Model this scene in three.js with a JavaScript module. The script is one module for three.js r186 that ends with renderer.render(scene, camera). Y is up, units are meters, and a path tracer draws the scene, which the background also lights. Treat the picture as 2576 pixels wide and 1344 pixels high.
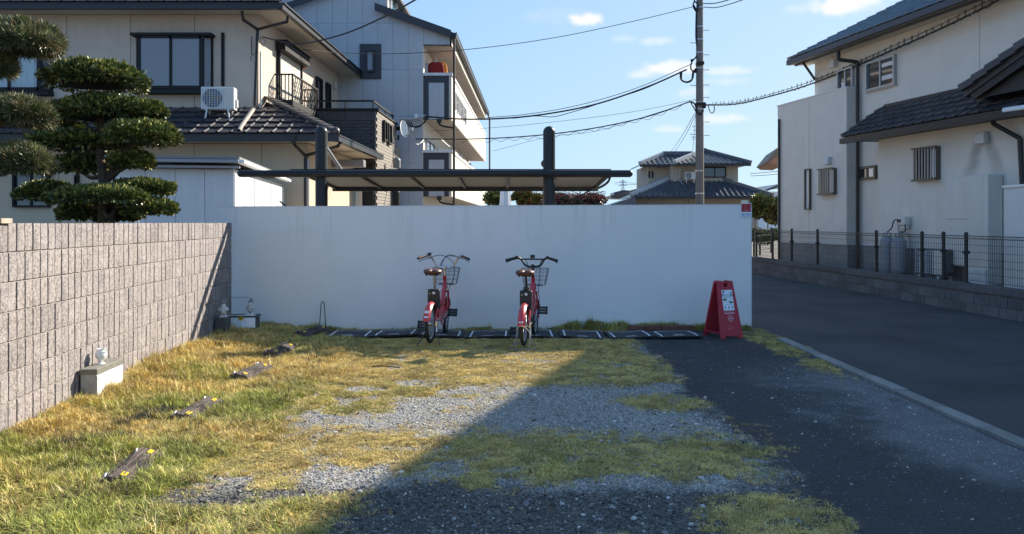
import * as THREE from 'three';
import { mergeGeometries } from 'three/addons/utils/BufferGeometryUtils.js';
import { RoundedBoxGeometry } from 'three/addons/geometries/RoundedBoxGeometry.js';

// ---------------------------------------------------------------- camera, sky, sun, exposure
const scene = new THREE.Scene();
const LENS = 1900;                                   // focal length in pixels of a 2576 x 1344 frame
const EYE = 1.5;
const camera = new THREE.PerspectiveCamera(2 * Math.atan(672 / LENS) * 180 / Math.PI, 2576 / 1344, 0.1, 3000);
camera.position.set(0, EYE, 0);
camera.lookAt(0, EYE, -10);
camera.setViewOffset(2576, 1344, 0, 112, 2576, 1344);   // lens shift: the camera is level, the horizon above the middle

const SUN_AZ = 50 * Math.PI / 180, SUN_EL = 30.3 * Math.PI / 180;
const sunDir = new THREE.Vector3(Math.sin(SUN_AZ) * Math.cos(SUN_EL), Math.sin(SUN_EL), -Math.cos(SUN_AZ) * Math.cos(SUN_EL));
const renderer = new THREE.WebGLRenderer({ antialias: true });
renderer.toneMapping = THREE.LinearToneMapping;
renderer.toneMappingExposure = 2.05;
renderer.shadowMap.enabled = true;

const sun = new THREE.DirectionalLight(new THREE.Color(1, 0.92, 0.79), 4.8);
sun.target.position.set(0, 0, -10);
sun.position.copy(sunDir).multiplyScalar(60).add(sun.target.position);
sun.castShadow = true;
Object.assign(sun.shadow.camera, { left: -45, right: 45, top: 45, bottom: -45, near: 1, far: 180 });
sun.shadow.mapSize.set(4096, 4096);
scene.add(sun, sun.target);

// ---------------------------------------------------------------- random numbers and noise
function rngOf(seed) { let a = seed >>> 0; return () => { a = (a + 0x6D2B79F5) | 0; let t = Math.imul(a ^ (a >>> 15), 1 | a); t = (t + Math.imul(t ^ (t >>> 7), 61 | t)) ^ t; return ((t ^ (t >>> 14)) >>> 0) / 4294967296; }; }
const rnd = rngOf(20231);
const rr = (a, b, r = rnd) => a + (b - a) * r();
function hash2(x, y, s) { let h = Math.imul(x, 374761393) + Math.imul(y, 668265263) + Math.imul(s, 982451653); h = Math.imul(h ^ (h >>> 13), 1274126177); return ((h ^ (h >>> 16)) >>> 0) / 4294967296; }
const mod = (a, n) => ((a % n) + n) % n;
function vnoise(x, y, s = 1, period = 0) {
  const xi = Math.floor(x), yi = Math.floor(y), fx = x - xi, fy = y - yi;
  const u = fx * fx * (3 - 2 * fx), v = fy * fy * (3 - 2 * fy);
  const X = (i) => (period ? mod(i, period) : i);
  const a = hash2(X(xi), X(yi), s), b = hash2(X(xi + 1), X(yi), s), c = hash2(X(xi), X(yi + 1), s), d = hash2(X(xi + 1), X(yi + 1), s);
  return a + (b - a) * u + (c - a) * v + (a - b - c + d) * u * v;
}
function fbm(x, y, s = 1, oct = 4, period = 0) { let t = 0, a = 0.5, n = 0; for (let i = 0; i < oct; i++) { t += a * vnoise(x, y, s + i, period); n += a; a *= 0.5; x *= 2; y *= 2; period *= 2; } return t / n; }
const sstep = (a, b, x) => { const t = Math.min(1, Math.max(0, (x - a) / (b - a))); return t * t * (3 - 2 * t); };
const lerp = (a, b, t) => a + (b - a) * t;
const clamp = (x, a = 0, b = 1) => Math.min(b, Math.max(a, x));
const toS = (c) => (c <= 0.0031308 ? 12.92 * c : 1.055 * c ** (1 / 2.4) - 0.055);
const toL = (c) => (c <= 0.04045 ? c / 12.92 : ((c + 0.055) / 1.055) ** 2.4);
const S = (r, g, b) => new THREE.Color().setRGB(toL(r / 255), toL(g / 255), toL(b / 255));    // an sRGB byte colour

// ---------------------------------------------------------------- the sky: clear autumn air with a few wisps of cloud
{
  const W = 2048, H = 1024, data = new Float32Array(W * H * 4), d = new THREE.Vector3();
  const EXP = 1.86;
  const dirOf = (px, py) => new THREE.Vector3((px - 1288) / LENS, -(py - 560) / LENS, -1).normalize();
  const wisps = [[1478, 47, 0.024, 0.0075, 1], [2140, 8, 0.045, 0.012, 1], [1655, 104, 0.02, 0.004, 0.5], [1575, 98, 0.02, 0.004, 0.3], [1690, 172, 0.045, 0.0095, 0.9], [1610, 186, 0.02, 0.005, 0.6],
    [1835, 178, 0.032, 0.006, 0.55], [1745, 232, 0.02, 0.006, 0.4], [1815, 298, 0.035, 0.006, 0.6], [1688, 325, 0.02, 0.004, 0.45], [2030, 20, 0.03, 0.006, 0.35], [1830, 205, 0.03, 0.004, 0.3], [1400, 40, 0.05, 0.01, 0.12]].map(([x, y, a, b, s]) => [Math.atan2((x - 1288) / LENS, 1), Math.asin(dirOf(x, y).y), a, b, s]);
  for (let j = 0; j < H; j++) for (let i = 0; i < W; i++) {
    const th = ((j + 0.5) / H - 0.5) * Math.PI, ph = ((i + 0.5) / W - 0.5) * 2 * Math.PI;
    d.set(Math.cos(ph) * Math.cos(th), Math.sin(th), Math.sin(ph) * Math.cos(th));
    const el = Math.asin(d.y), cosS = d.dot(sunDir);
    const k = sstep(-0.02, 0.52, Math.max(el, 0)) * 0.75 + sstep(0.2, 1.5, el) * 0.25;
    // pale at the horizon, deeper blue overhead; paler and brighter towards the sun
    const hz = [0.51, 0.76, 0.985], zn = [0.15, 0.42, 0.93], q = Math.pow(k, 0.55);
    const glow = Math.pow(clamp((cosS + 0.1) / 1.1), 2.6);
    const k2 = sstep(0.3, 1.2, el), out = [0, 1, 2].map((c) => lerp(lerp(hz[c], zn[c], q), [0.12, 0.27, 0.56][c], k2) + glow * [0.33, 0.26, 0.03][c]);
    if (el < 0) { const g = sstep(0, -0.06, el); for (let c = 0; c < 3; c++) out[c] = lerp(out[c], [0.2, 0.2, 0.2][c], g); }
    if (el > 0 && el < 0.5 && Math.abs(ph + Math.PI / 2) < 1) {
      const az = Math.atan2(d.x, -d.z);
      let cl = 0;
      for (const [a, e, ra, re, s] of wisps) {
        const x = (az - a) / ra, y = (el - e) / re, r = x * x + y * y;
        if (r < 4) cl = Math.max(cl, s * sstep(0.32, 0.78, fbm(az * 90 + a * 500, el * 210 + a * 91, 7, 4) * 0.9 + 0.42 - 0.42 * r));
      }
      for (let c = 0; c < 3; c++) out[c] = lerp(out[c], [1.0, 0.97, 0.96][c], cl * 0.85);
    }
    const o = (j * W + i) * 4;
    for (let c = 0; c < 3; c++) data[o + c] = out[c] / EXP;
    data[o + 3] = 1;
  }
  const sky = new THREE.DataTexture(data, W, H, THREE.RGBAFormat, THREE.FloatType);
  sky.mapping = THREE.EquirectangularReflectionMapping;
  sky.magFilter = sky.minFilter = THREE.LinearFilter; sky.needsUpdate = true;
  scene.background = sky; scene.environment = sky;
}

// ---------------------------------------------------------------- helpers
const V = (x, y, z) => new THREE.Vector3(x, y, z);
const at = (px, py, depth) => V((px - 1288) / LENS * depth, EYE - (py - 560) / LENS * depth, -depth);
const taken = {};
function numbered(name) { if (!(name in taken)) { taken[name] = 0; return name; } return `${name}_${String(++taken[name]).padStart(3, '0')}`; }
function tag(o, label, category, group) { o.userData = { label, category }; if (group) o.userData.group = group; return o; }
function thing(name, label, category, pos = V(0, 0, 0), group) { const o = new THREE.Group(); o.name = numbered(name); o.position.copy(pos); scene.add(o); return tag(o, label, category, group); }
function struct(name, geo, m) { const o = new THREE.Mesh(geo, m); o.name = name; o.userData = { kind: 'structure' }; o.castShadow = o.receiveShadow = true; scene.add(o); return o; }
const ONE = V(1, 1, 1), tmpM = new THREE.Matrix4(), tmpQ = new THREE.Quaternion();
const M4 = (x, y, z, o) => new THREE.Matrix4().makeBasis(x, y, z).setPosition(o);
// a part whose geometry is given in world coordinates, or placed by the world matrix `w`
function part(parent, name, geo, m, w, label) {
  const o = new THREE.Mesh(geo, m); o.name = name; o.castShadow = o.receiveShadow = true;
  if (label) o.userData.label = label;
  parent.updateWorldMatrix(true, false);
  const local = parent.matrixWorld.clone().invert(); if (w) local.multiply(w);
  local.decompose(o.position, o.quaternion, o.scale);
  parent.add(o); return o;
}
// a part in its parent's own coordinates
function sub(parent, name, geo, m, p, r, s) {
  const o = new THREE.Mesh(geo, m); o.name = name; o.castShadow = o.receiveShadow = true;
  if (p) o.position.set(...p); if (r) o.rotation.set(...r); if (s) o.scale.set(...s);
  parent.add(o); return o;
}
function plain(g) { g = g.index ? g.toNonIndexed() : g; const keep = { position: 1, normal: 1, uv: 1 }; for (const k of Object.keys(g.attributes)) if (!keep[k]) g.deleteAttribute(k); if (!g.attributes.normal) g.computeVertexNormals(); if (!g.attributes.uv) g.setAttribute('uv', new THREE.BufferAttribute(new Float32Array(g.attributes.position.count * 2), 2)); return g; }
const merge = (list) => mergeGeometries(list.map(plain), false);
function bx(w, h, d, x = 0, y = 0, z = 0, r) {                         // a box with uv in metres
  const g = new THREE.BoxGeometry(w, h, d), uv = g.attributes.uv, sz = [[d, h], [d, h], [w, d], [w, d], [w, h], [w, h]];
  for (let i = 0; i < 24; i++) uv.setXY(i, uv.getX(i) * sz[i >> 2][0] + x, uv.getY(i) * sz[i >> 2][1] + y);
  if (r) g.applyMatrix4(tmpM.makeRotationFromEuler(new THREE.Euler(...r)));
  return g.translate(x, y, z);
}
const rb = (w, h, d, r, x = 0, y = 0, z = 0, seg = 2) => new RoundedBoxGeometry(w, h, d, seg, r).translate(x, y, z);
const cyl = (r0, r1, h, n = 12, x = 0, y = 0, z = 0, r) => { const g = new THREE.CylinderGeometry(r0, r1, h, n); if (r) g.rotateX(r[0]).rotateY(r[1]).rotateZ(r[2]); return g.translate(x, y, z); };
function tube(pts, r, n = 6, seg) { pts = pts.map((p) => (Array.isArray(p) ? V(...p) : p)); const c = pts.length === 2 ? new THREE.LineCurve3(pts[0], pts[1]) : new THREE.CatmullRomCurve3(pts); return new THREE.TubeGeometry(c, seg ?? (pts.length === 2 ? 1 : pts.length * 5), r, n); }
function bar(a, b, w, h = w) {                                         // a square bar from a to b
  const d = b.clone().sub(a), L = d.length(), z = d.normalize(), x = Math.abs(z.y) > 0.95 ? V(1, 0, 0) : V(0, 1, 0).cross(z).normalize(), y = z.clone().cross(x);
  return bx(w, h, L).applyMatrix4(M4(x, y, z, a.clone().add(b).multiplyScalar(0.5)));
}
// a prism: flat polygon (3D points) pushed along `off`
function prism(pts, off) {
  const n = pts.length, pos = [], uv = [], e1 = pts[1].clone().sub(pts[0]).normalize(), nn = V(0, 0, 0);
  for (let i = 1; i < n - 1; i++) nn.add(pts[i].clone().sub(pts[0]).cross(pts[i + 1].clone().sub(pts[0])));
  nn.normalize(); const flip = nn.dot(off) < 0 ? 1 : -1, e2 = nn.clone().cross(e1);
  const put = (p, f) => { pos.push(p.x, p.y, p.z); const q = p.clone().sub(pts[0]); f === 0 ? uv.push(q.dot(e1), q.dot(e2)) : uv.push(q.dot(e1) + q.dot(e2), q.dot(off)); };
  const tri = (a, b, c, f) => { if (flip > 0) { put(a, f); put(b, f); put(c, f); } else { put(a, f); put(c, f); put(b, f); } };
  const q = pts.map((p) => p.clone().add(off));
  const tris = THREE.ShapeUtils.triangulateShape(pts.map((p) => new THREE.Vector2(p.clone().sub(pts[0]).dot(e1), p.clone().sub(pts[0]).dot(e2))), []);
  for (const [a, b, c] of tris) { tri(pts[a], pts[b], pts[c], 0); tri(q[a], q[c], q[b], 0); }
  for (let i = 0; i < n; i++) { const j = (i + 1) % n; tri(pts[i], q[i], q[j], 1); tri(pts[i], q[j], pts[j], 1); }
  const g = new THREE.BufferGeometry();
  g.setAttribute('position', new THREE.Float32BufferAttribute(pos, 3)); g.setAttribute('uv', new THREE.Float32BufferAttribute(uv, 2)); g.computeVertexNormals();
  return g;
}
// a vertical plane: a along `u`, b = height, c outwards
function frame(origin, u, outward) {
  u = u.clone().normalize(); const n = V(u.z, 0, -u.x); if (n.dot(outward) < 0) n.negate();
  const right = V(0, 1, 0).cross(n);                                   // right-handed basis seen from outside
  const F = { u, n, right, o: origin, to: (a, b, c = 0) => origin.clone().addScaledVector(u, a).addScaledVector(n, c).setY(b),
    hit(px, py, c = 0) { const r = (px - 1288) / LENS, o = origin.clone().addScaledVector(n, c); const a = (r * -o.z - o.x) / (u.x + r * u.z); const Z = -(o.z + a * u.z); return [a, EYE - (py - 560) / LENS * Z]; },
    m: (a, b, c = 0) => M4(right, V(0, 1, 0), n, F.to(a, b, c)), flip: right.dot(u) < 0 };
  return F;
}
// clip a convex polygon [[x,y],...] to a rectangle
function clipRect(poly, x0, y0, x1, y1) {
  const cut = (p, f, at) => { const o = []; for (let i = 0; i < p.length; i++) { const a = p[i], b = p[(i + 1) % p.length], fa = f(a), fb = f(b); if (fa >= 0) o.push(a); if (fa * fb < 0) { const t = fa / (fa - fb); o.push([a[0] + (b[0] - a[0]) * t, a[1] + (b[1] - a[1]) * t]); } } return o; };
  let p = poly; for (const f of [(q) => q[0] - x0, (q) => x1 - q[0], (q) => q[1] - y0, (q) => y1 - q[1]]) { p = cut(p, f); if (p.length < 3) return null; }
  return p;
}
// siding boards or facade panels with recessed joints on a wall plane
function panels(parent, name, F, poly, cw, ch, a0, b0, gap, thick, mats, c = 0) {
  const xs = poly.map((p) => p[0]), ys = poly.map((p) => p[1]); let k = 0;
  for (let x = a0 + Math.floor((Math.min(...xs) - a0) / cw) * cw; x < Math.max(...xs); x += cw) for (let y = b0 + Math.floor((Math.min(...ys) - b0) / ch) * ch; y < Math.max(...ys); y += ch) {
    const p = clipRect(poly, x + gap / 2, y + gap / 2, x + cw - gap / 2, y + ch - gap / 2); if (!p) continue;
    part(parent, name, prism(p.map(([a, b]) => F.to(a, b, c)), F.n.clone().multiplyScalar(thick)), mats[k++ % mats.length]);
  }
}
// ---------------------------------------------------------------- textures and materials
function tex(size, fn, srgb = true, repeat = 1) {
  const d = new Uint8Array(size * size * 4);
  for (let j = 0; j < size; j++) for (let i = 0; i < size; i++) { const c = fn(i / size, j / size), o = (j * size + i) * 4; for (let k = 0; k < 3; k++) d[o + k] = 255 * clamp(srgb ? toS(Math.max(0, c[k] ?? c[0])) : (c[k] ?? c[0])); d[o + 3] = 255; }
  const t = new THREE.DataTexture(d, size, size); t.colorSpace = srgb ? THREE.SRGBColorSpace : THREE.NoColorSpace;
  t.wrapS = t.wrapT = THREE.RepeatWrapping; t.magFilter = THREE.LinearFilter; t.minFilter = THREE.LinearMipmapLinearFilter; t.generateMipmaps = true;
  t.repeat.set(repeat, repeat); t.needsUpdate = true; return t;
}
const std = (color, roughness = 0.8, o = {}) => new THREE.MeshStandardMaterial({ color, roughness, side: THREE.DoubleSide, ...o });
const L3 = (r, g, b) => new THREE.Color().setRGB(r, g, b);
// soft blotches for painted render and siding (2 m tile): near white, so that one map serves many colours
const blotch = tex(512, (u, v) => { const n = fbm(u * 6, v * 6, 3, 5, 6), m = fbm(u * 40, v * 40, 9, 3, 40), s = sstep(0.55, 0.8, fbm(u * 14, v * 2, 21, 4, 2)); const t = 0.86 + 0.12 * n + 0.05 * m - 0.05 * s; return [t, t * 0.995, t * 0.985]; }, true, 0.5);
const grain = tex(256, (u, v) => { const n = fbm(u * 64, v * 64, 5, 3, 64); return [n]; }, false, 2);
const fineBump = tex(256, (u, v) => [fbm(u * 32, v * 32, 15, 4, 32)], false, 4);
// split-face concrete: speckle, pale and dark aggregate, dark weathering running down (1 m tile)
const splitTex = tex(512, (u, v) => {
  const sp = hash2(Math.floor(u * 256), Math.floor(v * 170), 4), n = fbm(u * 8, v * 3, 6, 4, 1 * 8), f = fbm(u * 90, v * 60, 8, 3, 30), st = sstep(0.5, 0.85, fbm(u * 24, v * 3, 31, 4, 3));
  const g2 = hash2(Math.floor(u * 150), Math.floor(v * 130), 9); let t = 0.82 + 0.34 * (n - 0.5) + 0.9 * (f - 0.5); if (sp > 0.92) t *= 1.3; if (sp < 0.12) t *= 0.5; if (g2 < 0.16) t *= 0.6; if (g2 > 0.9) t *= 1.25; t *= 1 - 0.45 * st;
  return [t, t * (0.965 + 0.02 * n), t * (0.95 + 0.03 * n)];
});
const splitBump = tex(256, (u, v) => [fbm(u * 40, v * 24, 11, 4, 8) * 0.7 + 0.3 * hash2(Math.floor(u * 128), Math.floor(v * 128), 2)], false);
const concTex = tex(512, (u, v) => { const n = fbm(u * 5, v * 5, 41, 5, 5), f = fbm(u * 60, v * 60, 43, 3, 60), st = sstep(0.5, 0.75, fbm(u * 20, v * 2, 45, 4, 2)); const t = 0.8 + 0.4 * (n - 0.5) + 0.2 * (f - 0.5) - 0.2 * st; return [t, t, t * 0.98]; });
const asphTex = tex(1024, (u, v) => { const f = fbm(u * 256, v * 256, 51, 2, 256), n = fbm(u * 4, v * 4, 53, 5, 4), sp = hash2(Math.floor(u * 512), Math.floor(v * 512), 6); const cr = Math.abs(fbm(u * 7, v * 7, 57, 4, 7) - 0.5); let t = 0.8 + 0.5 * (f - 0.5) + 0.9 * (n - 0.5); if (sp > 0.97) t *= 1.5; if (cr < 0.006 && fbm(u * 3, v * 3, 59, 2, 3) > 0.5) t *= 0.55; return [t * 0.97, t, t * 1.04]; }, true, 0.33);
const woodTex = tex(512, (u, v) => { const g = fbm(u * 3, v * 48, 61, 4, 3), f = fbm(u * 12, v * 160, 63, 3, 12), k = sstep(0.62, 0.7, fbm(u * 3, v * 26, 65, 3, 3)); const t = 0.75 + 0.5 * (g - 0.5) + 0.5 * (f - 0.5); return [t * (1 - 0.55 * k), t * 0.94 * (1 - 0.55 * k), t * 0.9 * (1 - 0.55 * k)]; });
const stainTex = tex(1024, (u, v) => {   // the white wall, one sheet over its whole length: faint rain streaks below the top and splashes above the ground
  const n = fbm(u * 20, v * 5, 71, 5), st = sstep(0.58, 0.8, fbm(u * 120, v * 1.5, 73, 4)) * sstep(0.55, 1, v), sp = sstep(0.14, 0, v - 0.05 * fbm(u * 30, 3, 75, 4)) * (0.4 + 0.6 * fbm(u * 60, v * 12, 77, 3));
  const t = 0.965 + 0.07 * (n - 0.5) - 0.09 * st - 0.26 * sp; return [t, t - 0.012 * sp, t - 0.05 * sp];
});
stainTex.wrapS = stainTex.wrapT = THREE.ClampToEdgeWrapping;

const M = {
  whitePaint: std(L3(0.88, 0.84, 0.805), 0.85, { map: stainTex, bumpMap: fineBump, bumpScale: 0.001 }),
  whiteEdge: std(L3(0.88, 0.84, 0.805), 0.85, { map: blotch }),
  capWhite: std(L3(0.74, 0.74, 0.74), 0.6, { map: blotch }),
  cream: std(L3(0.6, 0.5, 0.41), 0.85, { map: blotch }),
  creamB: std(L3(0.585, 0.488, 0.4), 0.85, { map: blotch }),
  creamWarm: std(L3(0.6, 0.48, 0.35), 0.85, { map: blotch }),
  soffit: std(L3(0.62, 0.56, 0.47), 0.8, { map: blotch }),
  aptGrey: std(L3(0.52, 0.535, 0.56), 0.8, { map: blotch }),
  aptGreyB: std(L3(0.505, 0.525, 0.555), 0.8, { map: blotch }),
  aptWhite: std(L3(0.7, 0.65, 0.57), 0.8, { map: blotch }),
  aptDark: std(L3(0.045, 0.045, 0.055), 0.6, { map: blotch }),
  rHouse: std(L3(0.74, 0.685, 0.62), 0.9, { map: blotch, bumpMap: fineBump, bumpScale: 0.002 }),
  rHouseB: std(L3(0.75, 0.69, 0.615), 0.9, { map: blotch, bumpMap: fineBump, bumpScale: 0.002 }),
  rBase: std(L3(0.33, 0.33, 0.33), 0.95, { map: concTex }),
  farWall: std(L3(0.42, 0.37, 0.3), 0.9, { map: blotch }),
  jointDark: std(L3(0.3, 0.27, 0.24), 0.95),
  darkMetal: std(L3(0.009, 0.009, 0.01), 0.75),
  darkBrown: std(L3(0.022, 0.018, 0.017), 0.5),
  gutter: std(L3(0.018, 0.016, 0.019), 0.42),
  blackPlastic: std(L3(0.014, 0.014, 0.016), 0.45),
  rubber: std(L3(0.018, 0.018, 0.019), 0.85, { map: blotch }),
  tyre: std(L3(0.015, 0.015, 0.016), 0.75),
  chrome: std(L3(0.62, 0.63, 0.65), 0.22, { metalness: 1 }),
  steel: std(L3(0.4, 0.41, 0.42), 0.4, { metalness: 0.85 }),
  alu: std(L3(0.42, 0.42, 0.42), 0.45, { metalness: 0.6 }),
  bronze: std(L3(0.12, 0.105, 0.085), 0.5, { metalness: 0.4 }),
  red: new THREE.MeshPhysicalMaterial({ color: L3(0.52, 0.022, 0.03), roughness: 0.35, clearcoat: 0.7, clearcoatRoughness: 0.15, side: THREE.DoubleSide }),
  redPlastic: std(L3(0.45, 0.03, 0.045), 0.5),
  leather: std(L3(0.13, 0.055, 0.035), 0.4, { bumpMap: fineBump, bumpScale: 0.0006 }),
  white: std(L3(0.8, 0.8, 0.79), 0.55),
  applianceWhite: std(L3(0.66, 0.66, 0.64), 0.5, { map: blotch }),
  applianceGrey: std(L3(0.68, 0.64, 0.575), 0.55, { map: blotch }),
  porcelain: new THREE.MeshPhysicalMaterial({ color: L3(0.8, 0.8, 0.78), roughness: 0.25, clearcoat: 0.6, side: THREE.DoubleSide }),
  statue: std(L3(0.78, 0.8, 0.82), 0.7, { map: concTex }),
  yellow: std(L3(0.85, 0.55, 0.01), 0.35),
  orange: std(L3(0.75, 0.2, 0.05), 0.5),
  glassDark: new THREE.MeshPhysicalMaterial({ color: L3(0.035, 0.042, 0.05), roughness: 0.06, clearcoat: 1, side: THREE.DoubleSide }),
  glassFrost: new THREE.MeshPhysicalMaterial({ color: L3(0.2, 0.21, 0.235), roughness: 0.25, clearcoat: 0.6, clearcoatRoughness: 0.12, side: THREE.DoubleSide }),
  glassPale: new THREE.MeshPhysicalMaterial({ color: L3(0.7, 0.68, 0.68), roughness: 0.15, clearcoat: 0.5, side: THREE.DoubleSide }),
  glassBlue: new THREE.MeshPhysicalMaterial({ color: L3(0.1, 0.28, 0.38), roughness: 0.1, clearcoat: 1, side: THREE.DoubleSide }),
  glassClear: new THREE.MeshPhysicalMaterial({ color: L3(0.9, 0.94, 0.95), roughness: 0.03, transmission: 1, thickness: 0, side: THREE.DoubleSide }),
  interior: std(L3(0.02, 0.02, 0.022), 0.95),
  curtain: std(L3(0.62, 0.63, 0.65), 0.95),
  shutter: std(L3(0.62, 0.56, 0.47), 0.6),
  shedWall: std(L3(0.66, 0.68, 0.7), 0.6, { map: blotch }),
  shedRoof: std(L3(0.2, 0.2, 0.21), 0.55, { map: blotch }),
  carport: std(L3(0.014, 0.015, 0.019), 0.42, { metalness: 0.15 }),
  carportPanel: std(L3(0.23, 0.22, 0.205), 0.6),
  pole: std(L3(0.2, 0.19, 0.18), 0.85, { map: concTex }),
  cable: std(L3(0.012, 0.012, 0.014), 0.6),
  concrete: std(L3(0.36, 0.35, 0.33), 0.9, { map: concTex, bumpMap: grain, bumpScale: 0.002 }),
  concreteDark: std(L3(0.14, 0.14, 0.145), 0.95, { map: concTex, bumpMap: grain, bumpScale: 0.003 }),
  curb: std(L3(0.3, 0.29, 0.27), 0.9, { map: concTex, bumpMap: grain, bumpScale: 0.003 }),
  logStop: std(L3(0.125, 0.105, 0.095), 0.95, { map: woodTex, bumpMap: woodTex, bumpScale: 0.008 }),
  brickRed: std(L3(0.23, 0.1, 0.065), 0.9, { map: concTex }),
  brickDark: std(L3(0.06, 0.057, 0.062), 0.55, { map: concTex }),
  brickDarkB: std(L3(0.075, 0.07, 0.074), 0.55, { map: concTex }),
  asphalt: std(L3(0.058, 0.058, 0.06), 0.92, { map: asphTex, bumpMap: grain, bumpScale: 0.003 }),
  bark: std(L3(0.17, 0.125, 0.09), 0.95, { map: woodTex, bumpMap: woodTex, bumpScale: 0.01 }),
  plankPale: std(L3(0.6, 0.52, 0.42), 0.8, { map: woodTex }),
};
const splitMats = [0, 1, 2, 3, 4, 5, 6].map((i) => std(L3(0.385 - 0.013 * i, 0.348 - 0.0115 * i, 0.338 - 0.0105 * i), 0.95, { map: splitTex, bumpMap: splitBump, bumpScale: 0.0015 }));
// text and print on canvases
function print(w, h, draw) { const c = document.createElement('canvas'); c.width = w; c.height = h; const g = c.getContext('2d'); draw(g, w, h); const t = new THREE.CanvasTexture(c); t.colorSpace = THREE.SRGBColorSpace; t.anisotropy = 8; return t; }

// ---------------------------------------------------------------- roofs, windows and other repeated building parts
// one roof tile: w across, l up the slope; 'flat' has a rolled side lap, 'wave' is an S-shaped pantile
function tileGeo(w, l, kind, lift = 0.03, over = 1.12) {
  const prof = kind === 'wave' ? [...Array(9)].map((_, i) => { const t = i / 8; return [t - 0.5, 0.22 * w * (t < 0.62 ? -0.28 * Math.sin(Math.PI * t / 0.62) : 0.62 * Math.sin(Math.PI * (t - 0.62) / 0.38))]; })
    : kind === 'flat' ? [[-0.5, 0.012], [-0.42, 0.03], [-0.34, 0.03], [-0.28, 0.006], [0.44, 0.004], [0.5, -0.004]] : [[-0.5, 0], [0.47, 0.002], [0.5, -0.006]];
  const pos = [], n = prof.length, L = l * over, T = [[], [], []];
  for (const [x, y] of prof) { T[0].push([x * w, y + lift, 0]); T[1].push([x * w, y, -L]); T[2].push([x * w, y + lift - 0.022, 0.002]); }
  const q = (a, b, c, d) => pos.push(...a, ...b, ...c, ...a, ...c, ...d);
  for (let i = 0; i < n - 1; i++) { q(T[0][i], T[0][i + 1], T[1][i + 1], T[1][i]); q(T[2][i], T[2][i + 1], T[0][i + 1], T[0][i]); }
  const g = new THREE.BufferGeometry(); g.setAttribute('position', new THREE.Float32BufferAttribute(pos, 3)); g.computeVertexNormals();
  return plain(g);                                                      // x across, y out of the roof, z down the slope, lower edge at z = 0
}
// tiles over a roof polygon (3D, coplanar); origin = left end of the eave, ex along the eave, ey up the slope
function tiles(roof, poly, o, ex, ey, w, l, geo, mats, most = 300, name = 'tile') {
  ex = ex.clone().normalize(); ey = ey.clone().normalize(); const nrm = ex.clone().cross(ey).normalize(); let up = nrm.y < 0 ? nrm.clone().negate() : nrm;
  const P = poly.map((p) => { const q = p.clone().sub(o); return [q.dot(ex), q.dot(ey)]; });
  const inside = (x, y) => { let s = false; for (let i = 0, j = P.length - 1; i < P.length; j = i++) if ((P[i][1] > y) !== (P[j][1] > y) && x < (P[j][0] - P[i][0]) * (y - P[i][1]) / (P[j][1] - P[i][1]) + P[i][0]) s = !s; return s; };
  const x1 = Math.max(...P.map((p) => p[0])), x0 = Math.min(...P.map((p) => p[0])), y1 = Math.max(...P.map((p) => p[1]));
  const places = [], dn = ey.clone().negate(), xx = up.clone().cross(dn);   // right-handed: x, up, down-slope
  for (let r = 0; r * l < y1; r++) for (let x = Math.floor(x0 / w) * w; x < x1 + w; x += w) {
    const cx = x + w / 2, cy = (r + 0.5) * l; if (!inside(cx, cy) && !inside(cx - w * 0.4, cy) && !inside(cx + w * 0.4, cy)) continue;
    if (!inside(cx, Math.min(cy, y1 - 0.02))) continue;
    const p = o.clone().addScaledVector(ex, cx).addScaledVector(ey, r * l - 0.02).addScaledVector(up, 0.012 + 0.004 * rnd());
    places.push(M4(xx, up, dn, p).multiply(tmpM.makeRotationY(rr(-0.012, 0.012)).clone()));
  }
  places.sort((a, b) => { const d = (m) => Math.hypot(m.elements[12], m.elements[14]); return d(a) - d(b); });
  places.slice(0, most).forEach((m) => part(roof, name, geo, mats[(rnd() * mats.length) | 0], m));
  const rest = places.slice(most); if (!rest.length) return;
  roof.updateWorldMatrix(true, false); const inv = roof.matrixWorld.clone().invert();
  const I = new THREE.InstancedMesh(geo, mats[0], rest.length); I.name = `roof_${name}s`; I.userData.kind = 'stuff'; I.castShadow = I.receiveShadow = true;
  rest.forEach((m, i) => I.setMatrixAt(i, inv.clone().multiply(m))); roof.add(I);
}
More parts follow.
